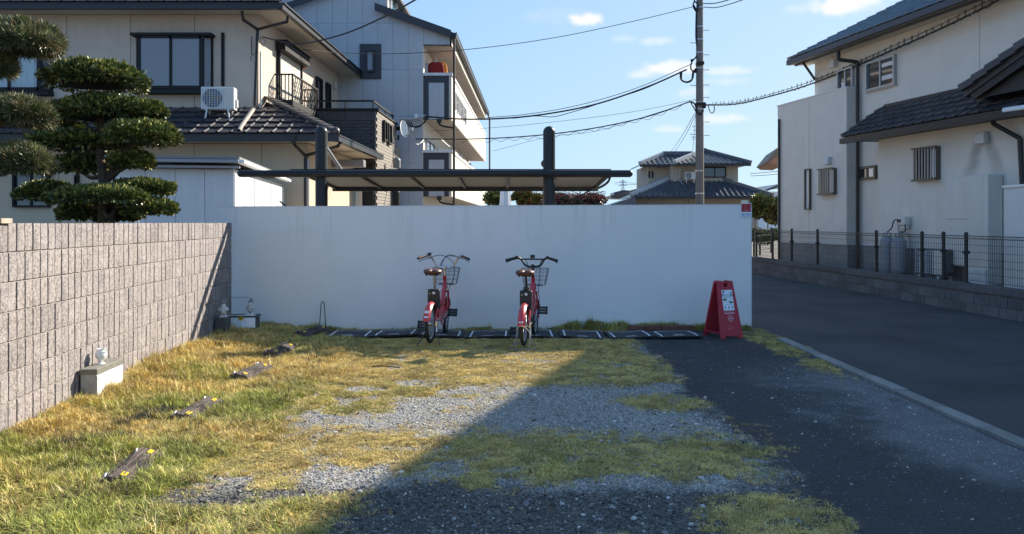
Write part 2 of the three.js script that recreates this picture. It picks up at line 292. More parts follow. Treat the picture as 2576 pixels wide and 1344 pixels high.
// window: a frame of bars with panes set back, in the wall plane F; corners a0..a1, b0..b1
function windowUnit(parent, F, a0, a1, b0, b1, o = {}) {
  const { fm = M.darkBrown, pane = M.glassDark, w = 0.05, depth = 0.08, cols = 2, rows = 1, c = 0, sill = 0, name = 'window', curtain } = o;
  if (a0 > a1) [a0, a1] = [a1, a0]; if (b0 > b1) [b0, b1] = [b1, b0];
  const W = a1 - a0, H = b1 - b0, g = [bx(W, w, depth, 0, H / 2 - w / 2, depth / 2), bx(W, w, depth, 0, -H / 2 + w / 2, depth / 2), bx(w, H - 2 * w, depth, -W / 2 + w / 2, 0, depth / 2), bx(w, H - 2 * w, depth, W / 2 - w / 2, 0, depth / 2)];
  if (sill) g.push(bx(W + 0.08, 0.03, sill, 0, -H / 2 - 0.015, sill / 2));
  const f = part(parent, name, merge(g), fm, F.m((a0 + a1) / 2, (b0 + b1) / 2, c));
  for (let i = 1; i < cols; i++) sub(f, 'mullion', bx(w * 0.9, H - 2 * w, depth * 0.7), fm, [-W / 2 + W * i / cols, 0, depth * 0.45]);
  for (let i = 1; i < rows; i++) sub(f, 'mullion', bx(W - 2 * w, w * 0.9, depth * 0.6), fm, [0, -H / 2 + H * i / rows, depth * 0.45]);
  const pw = (W - 2 * w) / cols;
  for (let i = 0; i < cols; i++) sub(f, 'pane', bx(pw, H - 2 * w, 0.008), curtain ? M.glassClear : pane, [-W / 2 + w + pw * (i + 0.5), 0, depth * (0.3 + 0.15 * (i % 2))]);
  if (curtain) {
    const pos = new THREE.PlaneGeometry(W - 2 * w, H - 2 * w, 90, 1), q = pos.attributes.position; for (let i = 0; i < q.count; i++) q.setZ(i, 0.008 * Math.sin(q.getX(i) * 42 + Math.sin(q.getX(i) * 9) * 2)); pos.computeVertexNormals();
    sub(f, 'curtain', pos, curtain, [0, 0, 0.012]);
  }
  return f;
}
// outdoor unit of an air conditioner, front towards +z, base at y = 0
function makeAC(name, label, pos, turn, legs = 0.1, shell = M.applianceWhite) {
  const t = thing(name, label, 'air conditioner', pos); t.rotation.y = turn;
  sub(t, 'casing', rb(0.8, 0.56, 0.29, 0.025, 0, legs + 0.28, 0), shell);
  sub(t, 'fan', merge([new THREE.CircleGeometry(0.225, 28).translate(-0.12, legs + 0.28, 0.149), new THREE.TorusGeometry(0.225, 0.01, 6, 28).translate(-0.12, legs + 0.28, 0.15)]), std(L3(0.09, 0.12, 0.16), 0.6));
  const blade = []; for (let i = 0; i < 3; i++) blade.push(bx(0.19, 0.09, 0.004, 0.1, 0, 0).rotateX(0.3).rotateZ(i * 2.094).translate(-0.12, legs + 0.28, 0.153));
  sub(t, 'fan_blades', merge(blade), std(L3(0.16, 0.14, 0.11), 0.6));
  const bars = []; for (let i = 0; i <= 8; i++) bars.push(bx(0.008, 0.5, 0.012, -0.37 + i * 0.0625, legs + 0.28, 0.162)); for (let i = 0; i < 9; i++) bars.push(bx(0.5, 0.004, 0.006, -0.12, legs + 0.06 + i * 0.055, 0.16));
  sub(t, 'fan_grille', merge(bars), M.white);
  sub(t, 'front_panel', rb(0.24, 0.5, 0.012, 0.005, 0.27, legs + 0.28, 0.149), M.applianceGrey);
  sub(t, 'valve_cover', rb(0.05, 0.2, 0.12, 0.015, 0.42, legs + 0.17, -0.02), shell);
  for (const s of [-1, 1]) sub(t, 'foot', merge([bx(0.05, 0.02, 0.36, s * 0.27, legs - 0.01, 0), bx(0.03, legs, 0.03, s * 0.27, legs / 2 - 0.01, 0.15, [0, 0, s * 0.18]), bx(0.03, legs, 0.03, s * 0.27, legs / 2 - 0.01, -0.15)]), M.white);
  return t;
}
// ---------------------------------------------------------------- the ground, the lot, the road
const Y_LOT = 0;
function lotHeight(x, Z) { return 0.085 * sstep(-2.5, -3.5, x) + 0.03 * (fbm(x * 1.6 + 9, Z * 1.6, 101, 3) - 0.5) * sstep(1.7, 1.0, x) + 0.006 * (fbm(x * 9, Z * 9, 107, 2) - 0.5) - 0.012; }
// how much grass, how tall, how green, at a point of the lot
function grassAt(x, Z) {
  const n = fbm(x * 1.5 + 3, Z * 1.5 + 7, 111, 4) - 0.5, m = fbm(x * 5, Z * 5, 113, 3) - 0.5;
  const left = sstep(-1.45, -2.1, x + 0.9 * n + 0.3 * m);
  const far = sstep(6.8, 7.5, Z + 0.9 * n + 0.5 * m) * sstep(1.8, 1.35, x + 0.5 * n + 0.4 * m);
  const mid = sstep(4.3, 4.75, Z + 0.7 * n + 0.5 * m) * sstep(5.75, 5.15, Z + 0.7 * n + 0.5 * m) * sstep(1.9, 1.3, x + 0.7 * n + 0.4 * m) * (0.86 - 0.22 * sstep(-0.5, 0.8, x));
  const trans = sstep(5.75, 6.45, Z + 0.6 * n + 0.4 * m) * sstep(0.2, -1.0, x + 1.1 * n + 0.6 * m) * (0.3 + 0.7 * sstep(-0.06, 0.1, m + 0.4 * n));
  const near = sstep(4.3, 3.95, Z + 0.6 * n) * sstep(-0.75, -1.15, x + 0.4 * n + 0.4 * m);
  const blob = (cx, cz, rx, rz, s = 1) => s * sstep(1.35, 0.5, Math.hypot((x - cx) / rx, (Z - cz) / rz) + 0.9 * n + 0.7 * m);
  const spots = Math.max(blob(1.25, 6.35, 0.36, 0.28, 0.9), blob(1.3, 5.0, 0.45, 0.25), blob(1.35, 3.75, 0.35, 0.38), blob(0.2, 3.42, 0.12, 0.1, 0.8), blob(0.55, 3.55, 0.14, 0.12, 0.8), blob(-0.5, 3.45, 0.16, 0.1, 0.7), blob(0.95, 3.3, 0.3, 0.12, 0.8));
  const kerbside = sstep(2.95, 3.2, x + 0.5 * n) * sstep(3.6, 3.5, x) * sstep(6.6, 7.5, Z + n) * 0.42 * (0.6 + 1.4 * (m + 0.3)) * (Z < 10.7 ? 1 : 0);
  let cover = Math.max(left, far, mid, trans, near, spots, kerbside);
  cover *= lerp(0.3, 1, sstep(-0.26, 0.02, m + 0.5 * n + 0.4 * (vnoise(x * 14, Z * 14, 151) - 0.5) + 0.12 * left));
  const tall = Math.max(0.016 + 0.014 * sstep(8.3, 9.4, Z), 0.1 * left * sstep(9.4, 8.2, Z) * (0.45 + 0.9 * (n + 0.5)), 0.075 * near, 0.085 * left, 0.03 * trans, 0.04 * kerbside);
  const green = clamp(0.12 - 0.12 * mid + 0.12 * left * sstep(7.5, 5.5, Z) + 0.34 * left * sstep(8.2, 6.4, Z) + 0.4 * near + 0.3 * trans + 0.3 * kerbside - 0.3 * far + 1.7 * n * (left > 0.3 ? 1.4 : 0.5) - 0.25 * sstep(-2.7, -3.2, x));
  return [cover, tall, green, left];
}
const asphaltAt = (x, Z) => { const n = fbm(x * 2 + 1, Z * 2 + 4, 121, 4) - 0.5, m = fbm(x * 9, Z * 9, 125, 3) - 0.5; return sstep(1.36, 1.72, x + 0.5 * n + 0.35 * m); };
const dustAt = (x, Z) => { const n = fbm(x * 1.7 + 5, Z * 1.7, 123, 5) - 0.5, m = fbm(x * 7, Z * 7, 127, 3) - 0.5; return sstep(2.2, 3.0, x + 1.5 * n + 0.35 * m) * sstep(4.0, 5.0, Z + 1.4 * n) * sstep(8.4, 7.0, Z + 1.2 * n) * (0.75 + 0.5 * m); };
{
  const ground = struct('ground', new THREE.PlaneGeometry(4000, 4000).rotateX(-Math.PI / 2).translate(0, -0.03, 0), std(L3(0.26, 0.225, 0.18), 0.95, { map: concTex }));
  const X0 = -4.2, X1 = 3.38, Z0 = -1.5, Z1 = 11.0, NX = 190, NZ = 312;
  const g = new THREE.PlaneGeometry(1, 1, NX, NZ), p = g.attributes.position;
  for (let i = 0; i < p.count; i++) { const x = lerp(X0, X1, p.getX(i) + 0.5), Z = lerp(Z0, Z1, p.getY(i) + 0.5); p.setXYZ(i, x, lotHeight(x, Z), -Z); }
  g.computeVertexNormals();
  const N = 2048, d = new Uint8Array(N * N * 4);
  for (let j = 0; j < N; j++) for (let i = 0; i < N; i++) {
    const x = lerp(X0, X1, (i + 0.5) / N), Z = lerp(Z0, Z1, (j + 0.5) / N), o = (j * N + i) * 4;
    let c = [0, 0, 0];
    if (Z > 2.6) {
      const n = fbm(x * 3, Z * 3, 131, 3), f = vnoise(x * 120, Z * 120, 133), h = hash2(Math.floor(x * 110), Math.floor(Z * 110), 7);
      const a = asphaltAt(x, Z), gr = clamp(grassAt(x, Z)[0]);
      const dusty = 0.75 + 0.6 * n;
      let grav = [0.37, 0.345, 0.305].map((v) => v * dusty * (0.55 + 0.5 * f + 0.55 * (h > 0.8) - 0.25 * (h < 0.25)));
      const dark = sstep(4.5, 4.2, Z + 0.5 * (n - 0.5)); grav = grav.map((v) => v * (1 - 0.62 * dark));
      const dust = clamp(dustAt(x, Z)), asp = [0.045, 0.047, 0.05].map((v, k) => lerp(v * (0.7 + 0.6 * f) * (h > 0.988 ? 4 : 1) * (0.8 + 0.5 * n), [0.2, 0.2, 0.205][k] * (0.7 + 0.5 * f), 0.95 * dust));
      const soil = [lerp(0.4, 0.26, sstep(-0.3, 1, x)), lerp(0.28, 0.185, sstep(-0.3, 1, x)), lerp(0.125, 0.1, sstep(-0.3, 1, x))].map((v, k) => v * (0.5 + 0.6 * f) * (0.75 + 0.5 * n));
      for (let k = 0; k < 3; k++) c[k] = lerp(lerp(grav[k], asp[k], a), soil[k], gr);
    } else c = [0.27, 0.24, 0.2];
    for (let k = 0; k < 3; k++) d[o + k] = 255 * clamp(toS(c[k])); d[o + 3] = 255;
  }
  const t = new THREE.DataTexture(d, N, N); t.colorSpace = THREE.SRGBColorSpace; t.magFilter = THREE.LinearFilter; t.minFilter = THREE.LinearMipmapLinearFilter; t.generateMipmaps = true; t.needsUpdate = true;
  const gb = grain.clone(); gb.repeat.set(40, 60); gb.needsUpdate = true;
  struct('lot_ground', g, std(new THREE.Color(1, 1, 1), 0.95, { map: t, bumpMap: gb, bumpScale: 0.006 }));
  // the road: asphalt with a flush concrete edge along the lot
  const road = new THREE.PlaneGeometry(4.29, 92, 1, 1).rotateX(-Math.PI / 2).translate(5.525, -0.012, -34), uv = road.attributes.uv; for (let i = 0; i < uv.count; i++) uv.setXY(i, uv.getX(i) * 4.15, uv.getY(i) * 92);
  struct('road', road, M.asphalt);
  // joins the road on the left beyond the white wall, where the street opens
  const kerb = thing('kerb', 'flush row of pale concrete edging stones between the gravel and the road', 'kerb', V(3.45, 0, -6));
  for (let k = 0; k < 16; k++) { const z = -2.2 - k * 0.6; if (z < -9.6) break; part(kerb, 'edging_stone', rb(0.13, 0.1, 0.588, 0.008, 0, -0.05, 0, 1), k % 2 ? M.curb : M.concrete, M4(V(1, 0, 0), V(0, 1, 0), V(0, 0, 1), V(3.455 + rr(-0.004, 0.004), 0.018 + rr(-0.004, 0.004), z))); }
}
// ---------------------------------------------------------------- grass and gravel
const STOPS = [[-2.66, 10.0], [-2.63, 8.55], [-2.53, 7.32], [-2.46, 5.9], [-2.27, 4.5]];
function tuftGeo(seed, blades, spread, bend) {
  const r = rngOf(seed), pos = [];
  for (let i = 0; i < blades; i++) {
    const a = r() * 6.283, d = spread * Math.sqrt(r()), bxp = Math.cos(a) * d, bz = Math.sin(a) * d, h = 0.55 + 0.45 * r(), t = r() * 6.283, b = bend * (0.25 + r()), w = 0.026 + 0.022 * r(), wx = Math.cos(t + 1.57) * w, wz = Math.sin(t + 1.57) * w;
    const mx = bxp + Math.cos(t) * b * 0.3, mz = bz + Math.sin(t) * b * 0.3, ex = bxp + Math.cos(t) * b, ez = bz + Math.sin(t) * b, eh = h * (1 - 0.25 * b);
    const A = [bxp - wx, -0.05, bz - wz], B = [bxp + wx, -0.05, bz + wz], C = [mx + wx * 0.8, h * 0.55, mz + wz * 0.8], D = [mx - wx * 0.8, h * 0.55, mz - wz * 0.8], E = [ex, eh, ez];
    pos.push(...A, ...B, ...C, ...A, ...C, ...D, ...D, ...C, ...E);
  }
  const g = new THREE.BufferGeometry(); g.setAttribute('position', new THREE.Float32BufferAttribute(pos, 3)); g.computeVertexNormals(); return g;
}
function instanced(name, geo, m, list, parent) {                        // list of [matrix, color]
  const I = new THREE.InstancedMesh(geo, m, list.length); I.name = name; I.userData.kind = 'stuff'; I.castShadow = I.receiveShadow = true;
  list.forEach(([mx, c], i) => { I.setMatrixAt(i, mx); if (c) I.setColorAt(i, c); });
  (parent ?? scene).add(I); return I;
}
{
  const r = rngOf(77), q = new THREE.Quaternion(), e = new THREE.Euler(), lists = [[], [], []];
  const straw = L3(0.74, 0.57, 0.19), straw2 = L3(0.6, 0.44, 0.14), pale = L3(0.79, 0.65, 0.34), green = L3(0.2, 0.25, 0.055), green2 = L3(0.52, 0.5, 0.12), dead = L3(0.22, 0.14, 0.08);
  const put = (x, Z, h, g, wide = 1) => {
    const c = new THREE.Color(), k = r();
    if (k < g) c.copy(green).lerp(green2, Math.pow(r(), 0.6)); else c.copy(straw).lerp(k > 0.8 ? pale : straw2, r());
    if (r() < 0.1 + 0.3 * sstep(0.64, 0.8, fbm(x * 4 + 31, Z * 4, 141, 3))) c.lerp(dead, 0.85); c.multiplyScalar((0.7 + 0.45 * r()) * (0.72 + 0.56 * vnoise(x * 9, Z * 9, 143)));
    const kind = h > 0.048 ? 1 : 0, s = h * (0.55 + 0.6 * r()) * (0.55 + 0.9 * vnoise(x * 11 + 5, Z * 11, 145)) * (r() < 0.02 ? 1.7 : 1);
    q.setFromEuler(e.set(rr(-0.25, 0.25, r), r() * 6.283, rr(-0.25, 0.25, r)));
    const w = kind ? 0.062 * wide : 0.046 * wide;
    lists[kind].push([new THREE.Matrix4().compose(V(x, lotHeight(x, Z), -Z), q, V(w, s, w)), c]);
  };
  for (let i = 0; i < 300000; i++) {
    const Z = 3.1 + 7.6 * Math.pow(r(), 1.25), x = lerp(-Z * 0.69, 3.56, r()); if (x < -4.1) continue;
    const wall = -3.36 - 0.083 * (Z - 4.95); if (x < wall + 0.03) continue;
    const [cover, tall, g] = grassAt(x, Z); if (r() > Math.pow(cover, 1.5) * 1.05) continue;
    if (Z > 9.75 && Z < 10.35 && x > -2.5 && x < 2.55) continue;           // under the parking mats
    let near = false; for (const [sx, sz] of STOPS) if (Math.abs(x - sx) < 0.1 && Math.abs(Z - sz) < 0.31) near = true; if (near && r() < 0.97) continue;
    put(x, Z, tall * (Z > 9.6 ? 0.8 : 1), g);
  }
  // dry long grass along the foot of the block wall, dark rough grass along the foot of the white wall
  for (let i = 0; i < 5200; i++) { const Z = lerp(3.4, 9.6, r()), x = -3.36 - 0.083 * (Z - 4.95) + 0.03 + Math.abs(r() + r() - 1) * 0.3; if (vnoise(Z * 2.2, 3, 9) < 0.25 && r() < 0.7) continue; put(x, Z, 0.07 + 0.1 * vnoise(Z * 3, 1, 5), 0.06, 1.1); }
  for (let i = 0; i < 9000; i++) { const x = lerp(-3.2, 3.35, r()), Z = 10.45 + 0.04 * (x + 4.09) - 0.015 - 0.14 * r() * r(); const k = sstep(0.55, 0.95, x) + 0.16 + 0.6 * sstep(-2.2, -2.5, x) * sstep(-3.0, -2.8, x); if (r() > k || vnoise(x * 4, 2, 3) < 0.22) continue; put(x, Z, (0.05 + 0.1 * vnoise(x * 3, 7, 4)) * (0.6 + 0.5 * k), 0.7); }
  instanced('short_grass', tuftGeo(5, 14, 0.75, 0.5), std(new THREE.Color(1, 1, 1), 0.8), lists[0]).userData = { kind: 'stuff', label: 'short dry golden grass covering the parking lot in bands', category: 'grass' };
  instanced('long_grass', tuftGeo(6, 11, 0.8, 1.0), std(new THREE.Color(1, 1, 1), 0.8), lists[1]).userData = { kind: 'stuff', label: 'longer mixed green and straw grass along the walls and wheel stops', category: 'grass' };
  { // dead leaves and scraps lying on the lawn
    const lf = [], g = new THREE.PlaneGeometry(1, 0.55, 2, 1).rotateX(-Math.PI / 2), p = g.attributes.position; for (let i = 0; i < p.count; i++) p.setY(i, 0.18 * Math.abs(p.getX(i) * 2)); g.computeVertexNormals();
    for (let i = 0; i < 420; i++) { const Z = 3.3 + 6.6 * Math.pow(r(), 1.3), x = lerp(-Math.min(3.3, Z * 0.66), 1.6, r()), v = rr(0.5, 1.3, r), s = rr(0.012, 0.035, r); q.setFromEuler(e.set(rr(-0.5, 0.5, r), r() * 6.283, rr(-0.5, 0.5, r))); lf.push([new THREE.Matrix4().compose(V(x, lotHeight(x, Z) + 0.022, -Z), q, V(s, s, s)), r() < 0.6 ? L3(0.12 * v, 0.07 * v, 0.045 * v) : L3(0.3 * v, 0.2 * v, 0.1 * v)]); }
    instanced('fallen_leaves', g, std(new THREE.Color(1, 1, 1), 0.85), lf).userData = { kind: 'stuff', label: 'small dead brown leaves scattered over the lawn', category: 'leaves' };
  }
  // loose gravel
  const stone = (seed) => { const g = new THREE.IcosahedronGeometry(1, 1), p = g.attributes.position, s = seed * 17; for (let i = 0; i < p.count; i++) { const v = V(p.getX(i), p.getY(i), p.getZ(i)), k = 0.8 + 0.5 * (vnoise(v.x * 1.7 + s, v.y * 1.7 + v.z * 2.3, seed) - 0.3); p.setXYZ(i, v.x * k, v.y * k * 0.6, v.z * k); } g.computeVertexNormals(); return g; };
  const st = [[], []];
  for (let i = 0; i < 190000; i++) {
    const Z = 3.1 + 7.2 * Math.pow(r(), 1.5), x = lerp(-Math.min(2.9, Z * 0.69), 3.36, r());
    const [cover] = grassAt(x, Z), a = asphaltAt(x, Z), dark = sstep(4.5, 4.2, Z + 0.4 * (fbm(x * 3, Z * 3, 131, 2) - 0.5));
    let k = (1 - clamp(cover * 1.2)) * (1 - 0.98 * a * (1 - 0.12 * clamp(dustAt(x, Z)))); if (Z > 9.3) k *= 0.3; if (r() > k) continue;
    const big = r() < (dark > 0.5 ? 0.045 : 0.015), s = a > 0.5 ? (r() < 0.03 ? rr(0.007, 0.013, r) : rr(0.0018, 0.0048, r)) : big ? rr(0.009, 0.018, r) : rr(0.003, 0.0075, r);
    q.setFromEuler(e.set(rr(-0.4, 0.4, r), r() * 6.283, rr(-0.4, 0.4, r)));
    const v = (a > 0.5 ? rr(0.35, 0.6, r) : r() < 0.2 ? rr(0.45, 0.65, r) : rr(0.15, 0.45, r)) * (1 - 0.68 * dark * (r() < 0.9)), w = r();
    st[r() < 0.5 ? 0 : 1].push([new THREE.Matrix4().compose(V(x, lotHeight(x, Z) + s * 0.25, -Z), q, V(s * rr(0.7, 1.3, r), s, s * rr(0.7, 1.3, r))), L3(v, v * (0.94 + 0.03 * w), v * (0.84 + 0.1 * w))]);
  }
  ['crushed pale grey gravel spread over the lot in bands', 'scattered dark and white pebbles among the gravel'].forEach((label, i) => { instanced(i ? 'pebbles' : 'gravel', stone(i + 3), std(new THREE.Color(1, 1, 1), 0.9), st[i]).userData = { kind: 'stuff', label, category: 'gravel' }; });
}

// ---------------------------------------------------------------- white garden wall across the end of the lot
const wallZ = (x) => 10.45 + 0.04 * (x + 4.09);
{
  const xa = -4.09, xb = 3.41, yl = 1.723, yr = 1.76, P = (x, y) => V(x, y, -wallZ(x));
  const back = V(0.04, 0, -1).normalize().multiplyScalar(0.13);
  const w = thing('garden_wall', 'long smooth white rendered wall across the end of the lot', 'wall', V(-0.3, 0, -10.6));
  const g = prism([P(xa, -0.15), P(xb, -0.15), P(xb, yr - 0.012), P(xa, yl - 0.012)], back), uv = g.attributes.uv, p = g.attributes.position;
  for (let i = 0; i < uv.count; i++) uv.setXY(i, (p.getX(i) - xa) / (xb - xa), clamp(p.getY(i) / 1.75));
  part(w, 'wall', g, M.whitePaint);
  const f = V(-0.04, 0, 1).normalize().multiplyScalar(0.003), cap = prism([P(xa, yl - 0.012).add(f), P(xb, yr - 0.012).add(f), P(xb, yr).add(f), P(xa, yl).add(f)], back.clone().multiplyScalar(1.04));
  part(w, 'coping', cap, M.capWhite);
  part(w, 'corner_bead', bx(0.012, 1.62, 0.012), M.capWhite, M4(V(1, 0, 0), V(0, 1, 0), V(0, 0, 1), P(xb - 0.004, 0.9).add(f)));
  // security plate at the right end of the wall and a paper tag above it
  const sg = thing('security_plate', 'small red and white alarm company plate on the right end of the white wall', 'sign', P(3.355, 1.69));
  const t = print(128, 176, (c, W, H) => { c.fillStyle = '#eef1f5'; c.fillRect(0, 0, W, H); c.fillStyle = '#a52432'; c.fillRect(4, 6, W - 8, 104); c.fillStyle = '#b84a55'; c.fillRect(48, 6, 12, 96); c.fillStyle = '#d9a3a8'; c.fillRect(42, 90, 48, 4); c.fillStyle = '#16356e'; c.font = 'bold 34px sans-serif'; c.textAlign = 'center'; c.fillText('SECOM', W / 2, 150, W - 6); c.fillRect(2, 158, W - 4, 6); });
  const sm = std(new THREE.Color(1, 1, 1), 0.4, { map: t });
  const face = M4(V(1, 0, -0.04).normalize(), V(0, 1, 0), V(0.04, 0, 1).normalize(), P(3.33, 1.675).add(f).add(V(0, 0, 0.006)));
  part(sg, 'plate', bx(0.148, 0.205, 0.004), M.white, face);
  part(sg, 'print', new THREE.PlaneGeometry(0.146, 0.2), sm, face.clone().multiply(tmpM.makeTranslation(0, 0, 0.004)));
  const tg = thing('paper_tag', 'small cream paper tag with handwriting standing on the wall above the alarm plate', 'tag', P(3.325, 1.76));
  const tt = print(64, 48, (c, W, H) => { c.fillStyle = '#e8dfc0'; c.fillRect(0, 0, W, H); c.strokeStyle = '#5d5648'; c.lineWidth = 2; c.beginPath(); c.moveTo(26, 34); c.lineTo(33, 24); c.lineTo(36, 34); c.lineTo(43, 25); c.lineTo(46, 34); c.moveTo(10, 14); c.lineTo(30, 12); c.stroke(); });
  part(tg, 'paper', bx(0.098, 0.058, 0.003), std(new THREE.Color(1, 1, 1), 0.8, { map: tt }), M4(V(1, 0, 0), V(0, 1, 0), V(0, 0, 1), P(3.31, 1.788).add(V(0, 0, 0.004))));
  const sl = thing('solar_lamp', 'small black solar lamp panel tilted on the white wall behind the shed corner', 'lamp', at(712, 520, 10.6));
  part(sl, 'panel', rb(0.11, 0.012, 0.08, 0.004), M.blackPlastic, M4(V(0.78, -0.62, 0).normalize(), V(0.62, 0.78, 0).normalize(), V(0, 0, 1), at(712, 513, 10.6)));
  part(sl, 'stem', cyl(0.008, 0.008, 0.09), M.blackPlastic, tmpM.makeTranslation(...at(716, 522, 10.6)));
  const cr = thing('wall_cable', 'thin pale cable tacked to the white wall above the gnomes', 'cable', P(-3.6, 0.74));
  part(cr, 'wire', tube([at(572, 748, 10.42), at(600, 748.5, 10.42), at(622, 748, 10.42), at(628, 752, 10.42)], 0.003, 5), M.steel);
}

// ---------------------------------------------------------------- split-face block wall on the left
const BW = frame(V(-3.36, 0, -4.95), V(-0.083, 0, -1), V(1, 0, 0));
{
  const w = thing('block_wall', 'weathered pinkish grey wall of ribbed concrete blocks on the left of the lot', 'wall', BW.to(1.5, 0, 0));
  const core = part(w, 'mortar_core', prism([BW.to(-2.4, -0.1, -0.03), BW.to(5.33, -0.1, -0.03), BW.to(5.33, 1.488, -0.03), BW.to(-2.4, 1.488, -0.03)], BW.n.clone().multiplyScalar(-0.12)), std(L3(0.04, 0.034, 0.03), 0.95));
  const bedM = std(L3(0.4, 0.35, 0.32), 0.95, { map: concTex }); for (let r = 1; r < 8; r++) part(w, 'mortar_bed', prism([BW.to(-2.4, 1.5 - r * 0.2 - 0.0055, -0.029), BW.to(5.32, 1.5 - r * 0.2 - 0.0055, -0.029), BW.to(5.32, 1.5 - r * 0.2 - 0.0005, -0.029), BW.to(-2.4, 1.5 - r * 0.2 - 0.0005, -0.029)], BW.n.clone().multiplyScalar(0.025)), bedM);
  const geos = [];
  for (let v = 0; v < 16; v++) {
    const r = rngOf(300 + v), parts = [];
    for (let k = 0; k < 2; k++) {
      const W = 0.0868, H = 0.189, g = new THREE.BoxGeometry(W, H, 0.045, 3, 6, 1), p = g.attributes.position, uv = g.attributes.uv, out = rr(-0.002, 0.003, r), ou = r() * 5, ov = r() * 5;
      for (let i = 0; i < p.count; i++) {
        const x = p.getX(i), y = p.getY(i), z = p.getZ(i); uv.setXY(i, uv.getX(i) * W + ou, uv.getY(i) * H + ov);
        if (z > 0) { const ed = Math.max(Math.abs(x) / (W / 2), 0), ey = Math.abs(y) / (H / 2); p.setZ(i, z + out + 0.002 * (vnoise(x * 60 + v * 9 + k * 3, y * 40, 17) - 0.5) - 0.0015 * (ed > 0.9) - 0.0015 * (ey > 0.9)); p.setX(i, x * (1 + 0.02 * (vnoise(y * 60 + k, v, 3) - 0.6))); }
      }
      g.computeVertexNormals(); parts.push(g.translate(-0.05 + 0.1 * k, 0, -0.0225));
    }
    geos.push(merge(parts));
  }
  let k = 0;
  for (let r = 0; r < 8; r++) for (let c = 0; c < 37; c++) {
    const a = -2.0 + c * 0.2; if (a < -0.9 && r > 6) continue; const wr = hash2(c, r, 12), m = splitMats[Math.min(6, Math.floor(wr * wr * 6 + (r === 0 ? 2 : 0) * hash2(c, r, 5)))];
    const b = part(w, 'block', geos[(c * 5 + r * 3) % 16], m, BW.m(a, 1.4 - r * 0.2 + rr(-0.001, 0.001), rr(-0.002, 0.002)));
  }
  // pale board lying on the wall at the far left edge of the picture
  const bd = thing('board', 'short cream board lying behind the top of the block wall at far left', 'board', BW.to(0.1, 1.52, -0.3));
  part(bd, 'plank', rb(0.5, 0.035, 0.12, 0.004), M.plankPale, tmpM.makeTranslation(...at(-78, 556, 5.0)));
}

